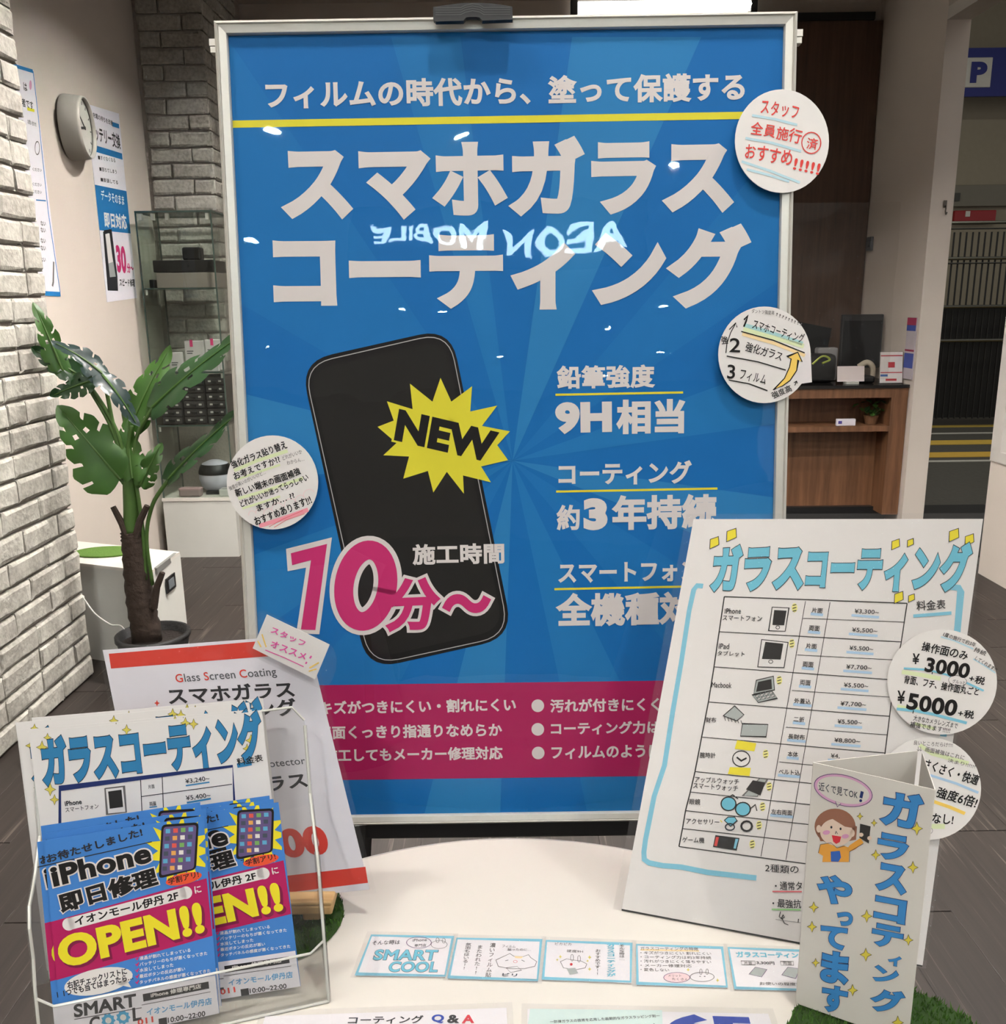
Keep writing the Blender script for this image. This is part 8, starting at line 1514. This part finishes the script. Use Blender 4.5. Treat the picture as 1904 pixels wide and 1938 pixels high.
# fluorescent fitting near the back wall, and a black spotlight
fx = thing('fluorescent_fitting', 'glowing fluorescent wall fitting just above the poster stand', 'light fitting')
B().box(0.44, 1.50, 5.66, 5.75, 2.99, 2.998).build('canopy', M_BLACKP, fx)
B().tube([(0.47, 5.69, 2.945), (1.47, 5.69, 2.945)], 0.03, 12).build('tube', emitter('tube_glow', (1.0, 0.97, 0.88), 9.0), fx, True)
for x in (0.445, 1.475): B().rbox(x-.02, x+.02, 5.66, 5.73, 2.90, 2.99, 0.006).build('bracket', M_BLACKP, fx)
spt = thing('spotlight', 'small black ceiling spotlight in the corner by the pier', 'spotlight')
B().tube([(-1.66, 4.7, 3.0), (-1.66, 4.7, 2.86)], 0.008, 8).build('stem', M_BLACKP, spt); B().lathe([(0.028, 0), (0.034, .02), (0.036, .09), (0.02, .1)], 16, Matrix.Translation((-1.66, 4.68, 2.79)) @ Matrix.Rotation(R_(70), 4, 'X')).build('head', M_BLACKP, spt)
# ------------------------------------------------------------------ car park beyond the doorway
M_ASPH = plain('asphalt', (70, 68, 62), rough=0.85, var=0.25, scale=30, bump=0.2)
cp = struct(B().box(2.36, 14, 3.5, 22, -0.02, 0.002).build('floor_carpark', M_ASPH), 'dark car park floor beyond the doorway')
for k, (y, w, c_) in enumerate(((9.15, .14, (196, 168, 70)), (8.66, .07, (180, 178, 170)), (8.1, .24, (200, 166, 66)), (7.45, .24, (204, 164, 62)), (7.15, .07, (180, 178, 170)))):
    B().box(2.6, 9, y-w/2, y+w/2, 0.002, 0.006).build('floor_marking', plain('marking_%d' % (c_[2]), c_, rough=0.8, var=0.15), cp)
B().box(3.2, 3.26, 6.9, 8.6, .002, .0065, None).build('floor_marking', plain('marking_green', (90, 130, 96), rough=0.8), cp)
mt = tag(B().rbox(2.40, 3.05, 4.4, 5.55, 0.002, 0.014, 0.004).build('entrance_mat', plain('black_mat', (22, 22, 22), rough=0.95)), 'black entrance mat outside the doorway', 'mat')
struct(B().box(2.4, 14, 12.5, 12.7, -0.01, 3.1).box(2.4, 14, 12.5, 12.7, 3.1, 6).build('wall_carpark', plain('carpark_wall', (150, 142, 124), rough=0.9)), 'concrete car park wall')
struct(B().box(2.42, 14, 3.5, 22, 5.2, 5.3).build('ceiling_carpark', plain('carpark_ceiling', (110, 102, 70), rough=0.9)), 'car park ceiling')
cl_ = thing('carpark_fill', 'unseen fill light added under the car park ceiling', 'ceiling light')  # added fill, out of view, to brighten the car park
B().box(3.6, 6.6, 7.2, 7.5, 5.12, 5.199).build('housing', M_TRIM, cl_); B().box(3.65, 6.55, 7.24, 7.46, 5.115, 5.12).build('diffuser', emitter('carpark_fill_glow', (1.0, 0.98, 0.85), 24.0), cl_)
ps = thing('parking_sign', 'blue parking sign with a white letter P beyond the doorway', 'sign')
B().box(5.4, 8.4, 11.95, 12.0, 3.70, 4.25).build('board', plain('sign_navy', (22, 34, 120), rough=0.5), ps)
def rr(x0, x1, z0, z1, r_, y): return [(x0+r_*(1-math.cos(a)) if 0 else 0, y, 0) for a in (0,)]
B().rbox(5.72, 6.06, 11.935, 11.955, 3.80, 4.14, 0.008).build('white_square', plain('sign_white', (206, 204, 196), rough=0.5), ps)
def flat_text(txt, x0, x1, z0, z1, y, bold, mat, parent):
    V, F = text_mesh(txt, bold, 0, 0, 0); mesh('lettering', [(x0+(x1-x0)*a, y-0.001*c, z0+(z1-z0)*b) for a, b, c in V], F, mat, parent)
flat_text('P', 5.80, 6.0, 3.85, 4.09, 11.93, 0.06, plain('sign_navy', (22, 34, 120)), ps); flat_text('駐車場', 6.33, 7.6, 3.80, 4.12, 11.94, 0.03, plain('sign_white', (206, 204, 196)), ps)
lv = thing('shutter_vent', 'grey vent panel on the car park wall', 'vent'); B().rbox(4.9, 6.8, 12.42, 12.5, 2.45, 2.72, 0.01).build('panel', plain('vent_grey', (120, 116, 104), rough=0.7), lv); B().box(5.3, 6.05, 12.40, 12.425, 2.52, 2.62).build('slot', plain('vent_slot', (60, 60, 54)), lv)
rs = thing('red_sign', 'small red sign on the car park wall', 'sign'); B().rbox(6.0, 6.55, 12.4, 12.46, 2.24, 2.40, 0.01).build('board', plain('red_sign', (150, 24, 30), rough=0.5), rs); B().box(6.14, 6.20, 12.392, 12.4, 2.32, 2.39).build('mark', plain('sign_white', (206, 204, 196)), rs)
ct = thing('cart_rails', 'dark steel cart corral with horizontal rails beyond the doorway', 'railing')
M_STEEL = plain('dull_steel', (120, 120, 114), rough=0.3, metal=0.9); M_CART = plain('dark_panel', (22, 22, 20), rough=0.6)
for z in (1.985, 1.655, 1.20, 0.875): B().tube([(2.6, 9.0, z), (9, 9.0, z)], 0.016, 8).build('rail', M_STEEL, ct)
for z in (1.93, 1.61): B().tube([(2.6, 9.0, z), (9, 9.0, z)], 0.008, 6).build('rail', M_CART, ct)
for i in range(58): B().tube([(3.6+i*.06, 9.02, 0.1), (3.6+i*.06, 9.02, 1.9)], 0.009, 5).build('bar', M_CART, ct)
B().box(2.6, 9, 9.1, 9.14, 0.1, 1.2).build('backboard', M_CART, ct)
# ------------------------------------------------------------------ put every thing's origin at its base
bpy.context.view_layer.update()
for o in list(COL.objects):
    if o.type == 'EMPTY' and o.parent is None and o.location.length < 1e-6 and o.matrix_world.to_translation().length < 1e-6:
        pts = [c.matrix_world @ Vector(q) for c in o.children if c.type == 'MESH' for q in c.bound_box]
        if not pts: continue
        lo = Vector([min(p[i] for p in pts) for i in range(3)]); hi = Vector([max(p[i] for p in pts) for i in range(3)])
        bs = Vector(((lo.x+hi.x)/2, (lo.y+hi.y)/2, lo.z)); o.location = bs
        for c in o.children: c.matrix_parent_inverse = Matrix.Translation(-bs)
